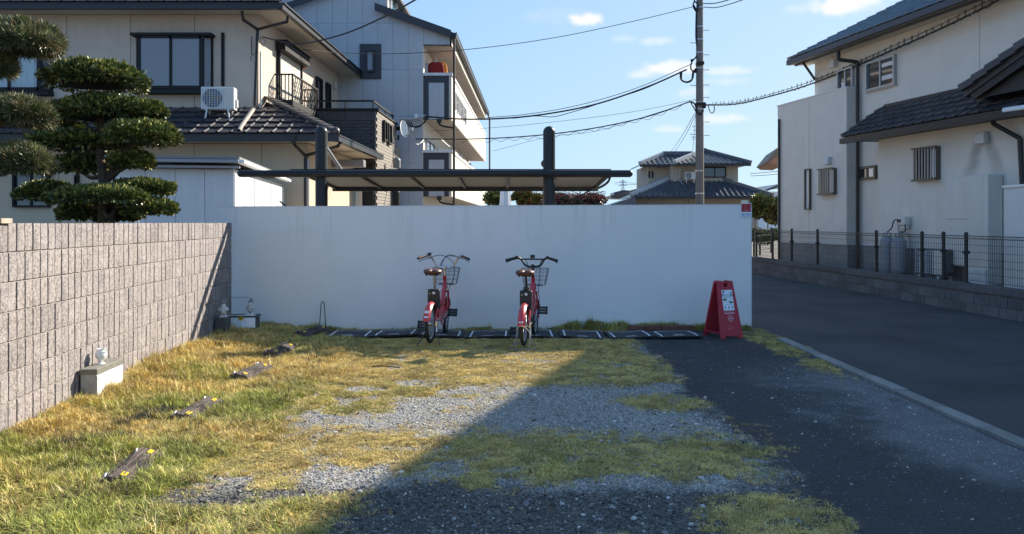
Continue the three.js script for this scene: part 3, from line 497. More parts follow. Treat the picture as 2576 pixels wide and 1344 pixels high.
// ---------------------------------------------------------------- low block wall and mesh fence across the road
const FW = frame(V(7.3, 0, -22.6), V(0.045 * 9.25 / 10, 0, 1), V(-1, 0, 0));
{
  const w = thing('retaining_wall', 'low grey concrete block wall under the mesh fence across the road', 'wall', FW.to(8, 0, 0));
  part(w, 'core', prism([FW.to(-0.4, -0.1, -0.01), FW.to(19.5, -0.1, -0.01), FW.to(19.5, 0.45, -0.01), FW.to(-0.4, 0.45, -0.01)], FW.n.clone().multiplyScalar(-0.13)), M.concreteDark);
  const geos = [0, 1, 2, 3].map((v) => { const g = rb(0.394, 0.16, 0.03, 0.006, 0, 0, -0.015, 1), uv = g.attributes.uv; for (let i = 0; i < uv.count; i++) uv.setXY(i, uv.getX(i) * 0.4 + v * 0.37, uv.getY(i) * 0.16 + v * 0.2); return g; });
  const mats = [std(L3(0.122, 0.127, 0.135), 0.95, { map: concTex }), std(L3(0.148, 0.152, 0.16), 0.95, { map: concTex }), std(L3(0.105, 0.109, 0.117), 0.95, { map: concTex })];
  for (let c = 0; c < 49; c++) for (let r = 0; r < 2; r++) part(w, 'block', geos[(c + r * 2) % 4], mats[Math.floor(hash2(c, r, 4) * 3)], FW.m(c * 0.4 + (r ? 0.2 : 0), 0.06 + r * 0.166, rr(-0.003, 0.003)));
  for (let c = 0; c < 10; c++) part(w, 'capping_stone', rb(1.994, 0.13, 0.16, 0.008, 0, 0, -0.066, 1), c % 2 ? M.concreteDark : mats[2], FW.m(0.6 + c * 2, 0.407, 0.004 + rr(0, 0.003)));
  const f = thing('mesh_fence', 'dark brown steel mesh fence with rolled top edge on the low wall across the road', 'fence', FW.to(8, 0.47, -0.07));
  const postAt = [1903, 1944, 1992, 2057, 2205, 2320, 2374, 2431].map((px) => FW.hit(px, 600, -0.07)[0]); postAt.push(postAt[7] + 1.9, postAt[7] + 3.8);
  const pg = merge([cyl(0.032, 0.032, 0.86, 10, 0, 0.4, 0), new THREE.SphereGeometry(0.036, 10, 6).translate(0, 0.835, 0), bx(0.09, 0.012, 0.09, 0, 0.008, 0), bx(0.045, 0.05, 0.1, 0, 0.52, 0)]);
  postAt.forEach((a) => part(f, 'post', pg, M.darkBrown, FW.m(a, 0.47, -0.07)));
  for (let i = 0; i < postAt.length - 1; i++) {
    const a0 = postAt[i], a1 = postAt[i + 1], g = [], n = Math.max(2, Math.round((a1 - a0) / 0.052)), B = (p, q, r) => g.push(bar(p, q, r));
    for (let k = 1; k < n; k++) { const a = lerp(a0, a1, k / n); B(FW.to(a, 0.5, -0.07), FW.to(a, 1.23, -0.07), 0.0045); }
    for (const b of [0.52, 0.64, 0.76, 0.88, 1.0, 1.12]) B(FW.to(a0, b, -0.072), FW.to(a1, b, -0.072), 0.006);
    for (const [b, c] of [[1.225, -0.07], [1.225, -0.035], [1.272, -0.05]]) B(FW.to(a0, b, c), FW.to(a1, b, c), 0.012);
    for (let k = 0; k <= n; k++) { const a = lerp(a0, a1, k / n); B(FW.to(a, 1.23, -0.068), FW.to(a, 1.27, -0.05), 0.005); }
    part(f, 'mesh_panel', merge(g), M.darkBrown);
  }
  const f2 = thing('end_fence', 'short dark mesh fence turning away at the far end of the low wall', 'fence', at(1903, 600, 23));
  const zs = [at(1897, 655, 24.2), at(1912, 640, 26), at(1940, 632, 28)]; for (const p of zs) part(f2, 'post', cyl(0.035, 0.035, 0.95, 8), M.darkBrown, tmpM.makeTranslation(p.x, 0.85, p.z));
  for (let i = 0; i < 2; i++) { const g = []; for (const y of [0.55, 0.8, 1.05, 1.28]) g.push(bar(V(zs[i].x, y, zs[i].z), V(zs[i + 1].x, y, zs[i + 1].z), 0.02)); part(f2, 'rail', merge(g), M.darkBrown); }
  struct('yard', prism([V(7.45, 0.28, -40), V(7.9, 0.28, -3), V(30, 0.28, -3), V(30, 0.28, -40)], V(0, -0.25, 0)), std(L3(0.2, 0.185, 0.16), 0.95, { map: concTex }));
}
// ---------------------------------------------------------------- cream house on the left
{
  const D = V(0.028, 0, -1).normalize();
  const FU = frame(V(0, 0, -19.5), V(1, 0, 0), V(0, 0, 1)), FL = frame(V(0, 0, -18.4), V(1, 0, 0), V(0, 0, 1));          // upper and lower front
  const SU = frame(V(-6.55, 0, -19.5), D, V(1, 0, 0)), SL = frame(V(-4.94, 0, -18.4), D, V(1, 0, 0));                     // upper and lower right side
  const h = thing('cream_house', 'two storey cream house with dark tiled roofs behind the block wall', 'house', V(-8, 0, -22));
  // walls: backing boxes, then siding panels with visible joints
  const wallM = [M.cream, M.creamB];
  const wu = part(h, 'wall', prism([V(-16, 3.2, -19.53), V(-6.58, 3.2, -19.53), SU.to(11.5, 3.2, -0.03), V(-16, 3.2, -31)], V(0, 3.8, 0)), M.jointDark);
  panels(wu, 'siding_panel', FU, [[-14, 3.6], [-6.55, 3.6], [-6.55, 6.86], [-14, 6.86]], 1.65, 4, -6.55, 3.2, 0.014, 0.03, wallM, -0.03);
  panels(wu, 'siding_panel', SU, [[0, 3.6], [11.4, 3.6], [11.4, 6.86], [0, 6.86]], 1.65, 4, 0, 3.2, 0.014, 0.03, wallM, -0.03);
  const wl = part(h, 'wall', prism([V(-16, -0.1, -18.43), V(-4.97, -0.1, -18.43), SL.to(4.6, -0.1, -0.03), V(-16, -0.1, -24)], V(0, 3.55, 0)), M.jointDark);
  panels(wl, 'siding_panel', FL, [[-14, 0], [-4.94, 0], [-4.94, 3.42], [-14, 3.42]], 1.65, 4, -6.1, -0.2, 0.014, 0.03, [M.creamWarm], -0.03);
  panels(wl, 'siding_panel', SL, [[0, 0], [4.6, 0], [4.6, 3.42], [0, 3.42]], 1.65, 4, 0, -0.2, 0.014, 0.03, [M.creamWarm], -0.03);
  part(h, 'soffit', prism([V(-16, 6.87, -18.95), V(-5.87, 6.87, -18.95), V(-5.48, 6.87, -31.6), V(-16, 6.87, -31.6)], V(0, 0.03, 0)), M.soffit);
  part(h, 'soffit', prism([V(-16, 3.44, -17.75), V(-4.21, 3.44, -17.75), V(-4.08, 3.44, -22.9), V(-16, 3.44, -22.9)], V(0, 0.03, 0)), M.soffit);
  // upper roof
  const tm = [std(L3(0.05, 0.045, 0.052), 0.45), std(L3(0.062, 0.055, 0.06), 0.45), std(L3(0.042, 0.038, 0.046), 0.42)], hipM = std(L3(0.07, 0.06, 0.058), 0.5);
  const e0 = V(-16, 6.93, -18.9), e1 = V(-5.83, 6.93, -18.9), e2 = V(-5.46, 6.93, -31.8), r1 = V(-10.9, 9.2, -24.0), r0 = V(-16, 9.2, -24.0), r2 = V(-10.9, 9.2, -27);
  const roof = part(h, 'roof', merge([prism([e0, e1, r1, r0], V(0, 0.06, 0)), prism([e1, e2, r2, r1], V(0, 0.06, 0)), prism([e2, V(-16, 6.93, -31.8), V(-16, 9.2, -27), r2], V(0, 0.06, 0))]), tm[0]);
  const up = V(0, 2.27, -5.1).normalize(), flat = tileGeo(0.32, 0.36, 'flat', 0.035);
  tiles(roof, [V(-13.5, 7, -18.9), V(-5.83, 7, -18.9), V(-7.6, 7.79, -20.67), V(-13.5, 7.79, -20.67)], V(-13.5, 7, -18.85), V(1, 0, 0), up, 0.32, 0.36, flat, tm, 120);
  for (let i = 0; i < 4; i++) { const a = e1.clone().lerp(r1, 0.01 + i * 0.055), b = e1.clone().lerp(r1, 0.06 + i * 0.055); part(roof, 'hip_tile', bar(a.add(V(0, 0.12, 0)), b.add(V(0, 0.12, 0)), 0.2, 0.09), hipM); }
  const gut = (pts, w = 0.13, hh = 0.14) => { const g = []; for (let i = 0; i + 1 < pts.length; i++) g.push(bar(pts[i], pts[i + 1], hh, w)); return merge(g); };
  part(h, 'gutter', merge([bar(V(-16, 6.9, -18.86), V(-5.76, 6.9, -18.86), 0.13, 0.15), bar(V(-5.77, 6.9, -18.79), V(-5.4, 6.9, -31.8), 0.13, 0.15), bar(V(-16, 6.96, -18.8), V(-5.7, 6.96, -18.8), 0.03, 0.03), bar(V(-5.68, 6.97, -18.8), V(-5.31, 6.97, -31.8), 0.035, 0.035)]), M.gutter);
  part(h, 'fascia', merge([bar(V(-16, 6.99, -18.95), V(-5.83, 6.99, -18.95), 0.05, 0.12), bar(V(-5.85, 6.99, -18.95), V(-5.48, 6.99, -31.8), 0.05, 0.12)]), M.darkBrown);
  // lower roof wrapping front and right side
  const f0 = V(-16, 3.5, -17.7), f1 = V(-4.17, 3.5, -17.7), f2 = V(-4.02, 3.5, -22.95), hipTop = V(-6.53, 4.66, -20.07), t0 = V(-16, 4.38, -19.5), s2 = V(-6.45, 4.66, -22.95), ft = V(-5.97, 4.38, -19.5);
  const low = part(h, 'roof', merge([prism([f0, f1, ft, t0], V(0, 0.05, 0)), prism([f1, f2, s2, hipTop], V(0, 0.05, 0)), prism([ft, f1, hipTop], V(0, 0.045, 0))]), tm[0]);
  const up2 = V(0, 0.88, -1.8).normalize();
  tiles(low, [V(-13, 3.56, -17.7), V(-4.17, 3.56, -17.7), V(-5.97, 4.44, -19.5), V(-13, 4.44, -19.5)], V(-13, 3.56, -17.66), V(1, 0, 0), up2, 0.32, 0.4, tileGeo(0.32, 0.4, 'flat', 0.05), tm, 200);
  const A = f1.clone().add(V(0.02, 0.16, 0)), B = hipTop.clone().add(V(0, 0.17, 0)); const hb = [];
  for (let i = 0; i < 11; i++) { const a = A.clone().lerp(B, i / 11 - 0.012), b = A.clone().lerp(B, (i + 1) / 11); part(low, 'hip_tile', bar(a.add(V(0, 0.02, 0)), b, 0.24, 0.07).applyMatrix4(tmpM.makeTranslation(0, 0, 0)), hipM); }
  part(low, 'hip_end', new THREE.SphereGeometry(0.1, 10, 8), tm[1], tmpM.makeTranslation(A.x + 0.02, A.y - 0.02, A.z + 0.02));
  part(h, 'gutter', merge([bar(V(-16, 3.47, -17.66), V(-4.1, 3.47, -17.66), 0.13, 0.14), bar(V(-4.1, 3.47, -17.6), V(-3.96, 3.47, -22.9), 0.13, 0.14), bar(V(-4.03, 3.54, -17.6), V(-3.9, 3.54, -22.9), 0.03, 0.03), bar(V(-16, 3.54, -17.6), V(-4.03, 3.54, -17.6), 0.03, 0.03)]), M.gutter);
  part(h, 'fascia', merge([bar(V(-16, 3.56, -17.74), V(-4.15, 3.56, -17.74), 0.04, 0.12), bar(V(-4.19, 3.56, -17.74), V(-4.05, 3.56, -22.9), 0.04, 0.12)]), M.darkBrown);
  // downpipes
  const dp = (pts, name = 'downpipe', m = M.darkBrown, r = 0.04) => part(h, name, merge(pts.slice(0, -1).map((p, i) => tube([p, pts[i + 1]], r, 8))), m);
  dp([V(-6.62, 4.5, -19.43), at(648, 74, 19.43), at(612, 50, 18.95), at(608, 28, 18.85)]);
  dp([at(648, 74, 19.43), at(722, 55, 18.9), at(724, 40, 18.85)]);
  part(h, 'drain_head', merge([bx(0.14, 0.12, 0.12), bx(0.09, 0.09, 0.08, 0, -0.09, 0)]), M.darkBrown, tmpM.makeTranslation(...at(738, 346, 17.62)));
  dp([at(738, 350, 17.66), at(741, 364, 17.7), at(768, 392, 18.32), at(768, 560, 18.32)]);
  dp([at(768, 392, 18.32), at(850, 368, 17.9), at(860, 355, 18.0)]);
  dp([at(655, 130, 19.42), at(655, 280, 19.42)], 'downpipe', M.alu, 0.022);
  dp([at(775, 400, 18.3), at(775, 560, 18.3)], 'downpipe', M.alu, 0.022);
  dp([at(938, 250, 30.8), at(962, 240, 31.2)], 'downpipe');
  // windows of the upper front: projecting dark bays
  const bay = (px0, px1, py0, py1, o) => {
    const [a0, b1] = FU.hit(px0, py0), [a1, b0] = FU.hit(px1, py1), c = 0.26, b = part(h, 'bay_window', merge([bx(a1 - a0 + 0.08, 0.07, c + 0.06, 0, (b1 - b0) / 2, c / 2), bx(a1 - a0 + 0.04, 0.1, c + 0.04, 0, -(b1 - b0) / 2 + 0.02, c / 2), bx(0.05, b1 - b0, 0.05, -(a1 - a0) / 2 + 0.03, 0, 0.025), bx(0.05, b1 - b0, 0.05, (a1 - a0) / 2 - 0.03, 0, 0.025)]), M.darkMetal, FU.m((a0 + a1) / 2, (b0 + b1) / 2, 0));
    const w = a1 - a0, hh = b1 - b0, cut = 0.2;
    part(b, 'frame', merge([bx(w - 2 * cut, 0.06, 0.06, 0, hh / 2 - 0.08, c), bx(w - 2 * cut, 0.08, 0.06, 0, -hh / 2 + 0.12, c), bx(0.07, hh - 0.1, 0.06, -w / 2 + cut, 0, c), bx(0.11, hh - 0.1, 0.06, w / 2 - cut, 0, c), bx(0.055, hh - 0.1, 0.05, 0, 0, c + 0.005)]), M.darkMetal, FU.m((a0 + a1) / 2, (b0 + b1) / 2, 0));
    for (const s of [-1, 1]) part(b, 'pane', bx((w - 2 * cut) / 2 - 0.06, hh - 0.22, 0.008), o.pane ?? M.glassFrost, FU.m((a0 + a1) / 2 + s * (w / 4 - cut / 2), (b0 + b1) / 2 + 0.02, c - 0.01 * s));
    for (const s of [-1, 1]) part(b, 'side_pane', prism([FU.to((a0 + a1) / 2 + s * (w / 2 - 0.04), b0 + 0.12, 0.03), FU.to((a0 + a1) / 2 + s * (w / 2 - cut - 0.03), b0 + 0.12, c), FU.to((a0 + a1) / 2 + s * (w / 2 - cut - 0.03), b1 - 0.08, c), FU.to((a0 + a1) / 2 + s * (w / 2 - 0.04), b1 - 0.08, 0.03)], V(0, 0, -0.008)), o.side ?? M.glassFrost);
    if (o.curtain) { const g = new THREE.PlaneGeometry(w - 2 * cut, hh - 0.24, 110, 1), q = g.attributes.position; for (let i = 0; i < q.count; i++) q.setZ(i, 0.018 * Math.sin(q.getX(i) * 38) + 0.01 * Math.sin(q.getX(i) * 91)); g.computeVertexNormals(); part(b, 'curtain', g, M.curtain, FU.m((a0 + a1) / 2, (b0 + b1) / 2 + 0.02, c - 0.1)); part(b, 'interior', bx(w - 0.1, hh - 0.12, 0.02), M.interior, FU.m((a0 + a1) / 2, (b0 + b1) / 2, 0.03)); }
    return b;
  };
  bay(344, 537, 92, 236, {});
  bay(-55, 134, 118, 240, { curtain: true, pane: M.glassClear, side: M.glassClear });
  part(h, 'slot_trim', rb(0.085, 1.38, 0.04, 0.02), M.darkMetal, M4(V(1, 0, 0), V(0, 1, 0), V(0, 0, 1), at(560, 149, 19.47)));
  // lower front window behind the trees
  { const [a0, b1] = FL.hit(36, 425), [a1, b0] = FL.hit(128, 522); windowUnit(h, FL, a0, a1, b0, b1, { fm: M.darkMetal, depth: 0.1 }); }
  { const [a0, b1] = FL.hit(190, 440), [a1, b0] = FL.hit(200, 500); windowUnit(h, FL, a0, a1, b0, b1, { fm: M.darkMetal, cols: 1, w: 0.03 }); }
  // things of the sunlit side wall
  const sideWin = (px0, py0, px1, py1, o) => { const [a0, b1] = SU.hit(px0, py0), [a1, b0] = SU.hit(px1, py1); return windowUnit(h, SU, a0, a1, b0, b1, o); };
  { // shuttered window with its box hood
    const [a0] = SU.hit(697, 120), [a1] = SU.hit(752, 120), b0 = 4.95, b1 = 6.32;
    const sh = part(h, 'window_shutter', merge([bx(a1 - a0 + 0.1, 0.05, 0.1, 0, -0.68, 0.05), bx(0.06, 1.38, 0.1, -(a1 - a0) / 2 - 0.02, 0, 0.05), bx(0.06, 1.38, 0.1, (a1 - a0) / 2 + 0.02, 0, 0.05)]), M.darkMetal, SU.m((a0 + a1) / 2, (b0 + b1) / 2, 0));
    for (let i = 0; i < 22; i++) sub(sh, 'slat', bx(a1 - a0 - 0.02, 0.056, 0.012, 0, 0, 0, [-0.12, 0, 0]), M.shutter, [0, -0.65 + i * 0.0605, 0.045]);
    part(h, 'shutter_box', merge([bx(a1 - a0 + 0.3, 0.26, 0.28, 0, 0, 0.14), bx(a1 - a0 + 0.36, 0.02, 0.34, 0, 0.14, 0.17, )]), M.darkMetal, SU.m((a0 + a1) / 2, 6.38, 0));
    // small balcony of bars and diamond mesh
    const bal = part(h, 'window_balcony', merge([bx(a1 - a0 + 0.5, 0.16, 0.52, 0, 0.0, 0.26), bx(a1 - a0 + 0.52, 0.06, 0.56, 0, -0.13, 0.26)]), M.darkMetal, SU.m((a0 + a1) / 2, 4.78, 0));
    const W = a1 - a0 + 0.46, rail = [bx(W, 0.04, 0.05, 0, 0.78, 0.5), bx(0.04, 0.04, 0.5, -W / 2, 0.78, 0.25), bx(0.04, 0.04, 0.5, W / 2, 0.78, 0.25), bx(0.04, 0.72, 0.04, -W / 2, 0.42, 0.5), bx(0.04, 0.72, 0.04, W / 2, 0.42, 0.5)];
    for (let i = 1; i < 5; i++) for (const s of [-1, 1]) rail.push(bx(0.025, 0.72, 0.025, s * W / 2, 0.42, 0.1 * i));
    const flip = SU.flip ? -1 : 1;
    for (let i = 0; i < 14; i++) { const x = -W / 2 + W * (i + 0.5) / 14; for (const s of [-1, 1]) rail.push(bar(V(clamp(x - s * 0.22, -W / 2, W / 2), 0.1, 0.5), V(clamp(x + s * 0.22, -W / 2, W / 2), 0.76, 0.5), 0.012)); }
    sub(bal, 'railing', merge(rail), M.darkMetal);
  }
  sideWin(793, 192, 806, 290, { fm: M.darkMetal, cols: 1, w: 0.06, depth: 0.09 });
  sideWin(818, 207, 827, 290, { fm: M.darkMetal, cols: 1, w: 0.06, depth: 0.09 });
  part(h, 'alarm_lamp', rb(0.11, 0.16, 0.09, 0.02), M.orange, SU.m(SU.hit(760, 167)[0], SU.hit(760, 167)[1], 0.05));
  part(h, 'vent_hood', merge([rb(0.2, 0.24, 0.12, 0.02, 0, 0, 0.06)]), M.applianceGrey, SU.m(SU.hit(838, 215)[0], SU.hit(838, 215)[1], 0));
  { const [a0, b1] = SU.hit(862, 220), [a1, b0] = SU.hit(893, 268); windowUnit(h, SU, a0, a1, 4.95, b1 - 0.1, { fm: M.darkMetal, depth: 0.1, pane: M.glassDark }); part(h, 'shutter_box', bx(a1 - a0 + 0.2, 0.26, 0.28, 0, 0, 0.14), M.darkMetal, SU.m((a0 + a1) / 2, b1, 0)); }
  // cable entry at the corner
  part(h, 'service_bracket', merge([tube([at(655, 92, 19.4), at(657, 112, 19.4), at(665, 118, 19.35)], 0.008, 5), tube([at(650, 130, 19.4), at(634, 140, 19.4), at(630, 148, 19.42), at(634, 152, 19.42)], 0.007, 5), tube([at(633, 92, 19.42), at(633, 138, 19.42)], 0.012, 5), tube([at(657, 95, 19.4), at(668, 105, 19.3), at(660, 112, 19.3), at(652, 104, 19.3)], 0.007, 5)]), M.cable);
  // service pipe down the tiled roof
  part(h, 'conduit', merge([tube([at(636, 276, 19.0), at(607, 318, 18.0), at(601, 330, 17.7)], 0.055, 8)]), std(L3(0.36, 0.3, 0.25), 0.6));
  part(h, 'service_wire', tube([at(504, 303, 18.6), at(470, 308, 18.4), at(432, 322, 18.0)], 0.008, 5), M.white);
  // dark brick balcony and stair tower with its lit side
  const BF = frame(V(-4.15, 0, -23), V(-1, 0, 0), V(0, 0, 1)), BS = frame(V(-4.15, 0, -23), D, V(1, 0, 0));
  const tw = part(h, 'brick_tower', prism([V(-8, -0.1, -23.03), V(-4.18, -0.1, -23.03), BS.to(3.5, -0.1, -0.03), V(-8, -0.1, -26.5)], V(0, 5.02, 0)), M.brickDark);
  const bm = [M.brickDark, M.brickDarkB, std(L3(0.05, 0.05, 0.055), 0.6)], lm = [std(L3(0.34, 0.3, 0.26), 0.8, { map: concTex }), std(L3(0.37, 0.33, 0.29), 0.8, { map: concTex })];
  const brick = bx(0.292, 0.088, 0.03), tall = bx(0.078, 0.26, 0.03);
  const [, yb] = BF.hit(945, 392);
  for (let r = 0; r < 17; r++) for (let c = 0; c < 9; c++) { const b = 4.55 - r * 0.1, a = 0.15 + c * 0.3 + (r % 2 ? 0 : 0.15); if (a > 2.6 || b < 3.0) continue; part(tw, 'brick', brick, bm[(rnd() * 3) | 0], BF.m(a, b, 0)); }
  for (let c = 0; c < 28; c++) part(tw, 'brick', tall, bm[(rnd() * 3) | 0], BF.m(0.045 + c * 0.085, 4.74, 0));
  { const list = []; for (let r = 0; r < 45; r++) for (let c = 0; c < 12; c++) { const b = 4.85 - r * 0.1, a = 0.15 + c * 0.3 + (r % 2 ? 0 : 0.15); if (a > 3.4 || b < 0.2) continue; list.push(brick.clone().applyMatrix4(BS.m(a, b, 0))); }
    const me = part(tw, 'side_bricks', merge(list), lm[0]); me.userData.kind = 'stuff';
    const l2 = []; for (let r = 0; r < 20; r++) for (let c = 0; c < 5; c++) l2.push(brick.clone().applyMatrix4(BF.m(0.15 + c * 0.3 + (r % 2 ? 0 : 0.15), 2.3 - r * 0.1, 0))); const m2 = part(tw, 'lower_bricks', merge(l2), bm[0]); m2.userData.kind = 'stuff'; }
  part(tw, 'coping', merge([bx(4, 0.05, 0.2, 1.9, 0, 0).applyMatrix4(BF.m(0, 4.95, -0.05).multiply(tmpM.makeTranslation(-3.8, 0, 0))), bx(3.6, 0.05, 0.2).applyMatrix4(BS.m(1.75, 4.951, -0.05))]), M.darkMetal);
  { const g = [bar(V(-8, 5.22, -23.1), V(-4.25, 5.22, -23.1), 0.05), bar(V(-4.25, 5.22, -23.1), BS.to(3.4, 5.22, -0.1), 0.05)]; for (const x of [-4.25, -5.1, -6.0, -6.9]) g.push(bar(V(x, 4.95, -23.1), V(x, 5.22, -23.1), 0.035)); for (const a of [1, 2, 3.3]) g.push(bar(BS.to(a, 4.95, -0.1), BS.to(a, 5.22, -0.1), 0.035)); part(tw, 'railing', merge(g), M.darkMetal); }
  for (const [x0, y0, x1, y1] of [[960, 302, 967, 357], [971, 310, 979, 365]]) { const [a0, b1] = BS.hit(x0, y0), [a1, b0] = BS.hit(x1, y1); windowUnit(tw, BS, a0, a1, b0, b1, { fm: M.darkMetal, cols: 1, w: 0.05, name: 'slit_window', c: 0.03 }); }
  part(tw, 'step', prism([BS.to(3.5, -0.1, -0.6), BS.to(3.5, -0.1, 0), BS.to(4.2, -0.1, 0), BS.to(4.2, -0.1, -0.6)], V(0, 4.3, 0)), lm[1]);
  part(tw, 'vent_cowl', merge([cyl(0.13, 0.13, 0.22, 14), new THREE.SphereGeometry(0.13, 12, 8).translate(0, 0.11, 0)]), std(L3(0.16, 0.16, 0.16), 0.5), tmpM.makeTranslation(...at(998, 414, 24.6)));
  // ground floor garden windows seen under the carport roof
  { const G = frame(V(0, 0, -22.9), V(1, 0, 0), V(0, 0, 1)); const w = (x0, x1, o) => { const [a0, b1] = G.hit(x0, 470), [a1] = G.hit(x1, 470); windowUnit(h, G, a0, a1, 0.4, b1, o); };
    w(830, 872, { cols: 1, curtain: M.curtain, fm: M.alu, w: 0.05 }); w(875, 912, { cols: 1, curtain: M.curtain, fm: M.alu, w: 0.05 }); 
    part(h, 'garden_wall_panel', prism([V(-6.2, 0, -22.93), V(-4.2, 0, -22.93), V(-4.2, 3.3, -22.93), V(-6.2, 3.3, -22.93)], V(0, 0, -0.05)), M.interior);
    part(h, 'awning', merge([rb(1.2, 0.2, 0.35, 0.02)]), M.shedRoof, tmpM.makeTranslation(...at(862, 412, 20.6))); }
  makeAC('air_conditioner', 'white air conditioner on a bracket on the tiled roof of the cream house', at(551, 300, 18.75), 0.1, 0.22);
}
// ---------------------------------------------------------------- white garden shed
{
  const u = V(1, 0, -0.15).normalize(), d = V(-0.15, 0, -1).normalize(), O = V(-4.6, 0, -12.5);
  const SF = frame(O, u.clone().negate(), V(0, 0, 1)), SS = frame(O, d, V(1, 0, 0)), s = thing('garden_shed', 'white metal garden shed behind the left end of the white wall', 'shed', O);
  const dep = SS.hit(712, 460)[0], top = SF.hit(588, 425)[1], tb = SS.hit(712, 462);
  part(s, 'body', prism([O.clone().addScaledVector(u, -0.02).addScaledVector(d, 0.02), O.clone().addScaledVector(u, -1.85).addScaledVector(d, 0.02), O.clone().addScaledVector(u, -1.85).addScaledVector(d, dep), O.clone().addScaledVector(d, dep).addScaledVector(u, -0.02)], V(0, top, 0)), M.shedWall);
  for (let i = 0; i < 4; i++) part(s, 'front_panel', rb(0.456, top - 0.03, 0.02, 0.004, 0, top / 2, 0, 1), M.shedWall, SF.m(0.2315 + i * 0.4625, 0.0, 0));
  const n = 6; for (let i = 0; i < n; i++) { const w = dep / n; part(s, 'side_panel', merge([bx(w - 0.015, top - 0.14, 0.02, 0, top / 2, 0), bx(0.03, top - 0.14, 0.035, w / 2 - 0.06, top / 2, 0.004)]), M.shedWall, SS.m(w * (i + 0.5), 0, 0.0)); }
  // roof: front fascia and a white side gutter falling to the back
  const t1 = SF.hit(600, 404)[1], t2 = tb[1] + 0.02;
  const P = (a, y, c) => O.clone().addScaledVector(u, -a).addScaledVector(d, c).setY(y);
  part(s, 'roof', prism([P(-0.12, t1 + 0.05, -0.18), P(1.95, t1 + 0.05, -0.18), P(1.95, t1 + 0.05, dep + 0.05), P(-0.12, t1 + 0.05, dep + 0.05)], V(0, -0.04, 0)), M.shedRoof);
  part(s, 'fascia', merge([bar(P(-0.12, t1 - 0.03, -0.2), P(1.95, t1 - 0.03, -0.2), 0.14, 0.05), bar(P(-0.12, t1 - 0.12, -0.15), P(1.95, t1 - 0.12, -0.15), 0.06, 0.04)]), std(L3(0.3, 0.3, 0.31), 0.5));
  part(s, 'side_gutter', merge([bar(P(-0.14, t1 - 0.03, -0.2), P(-0.14, t1 - 0.05, dep + 0.05), 0.12, 0.05)]), M.white);
}
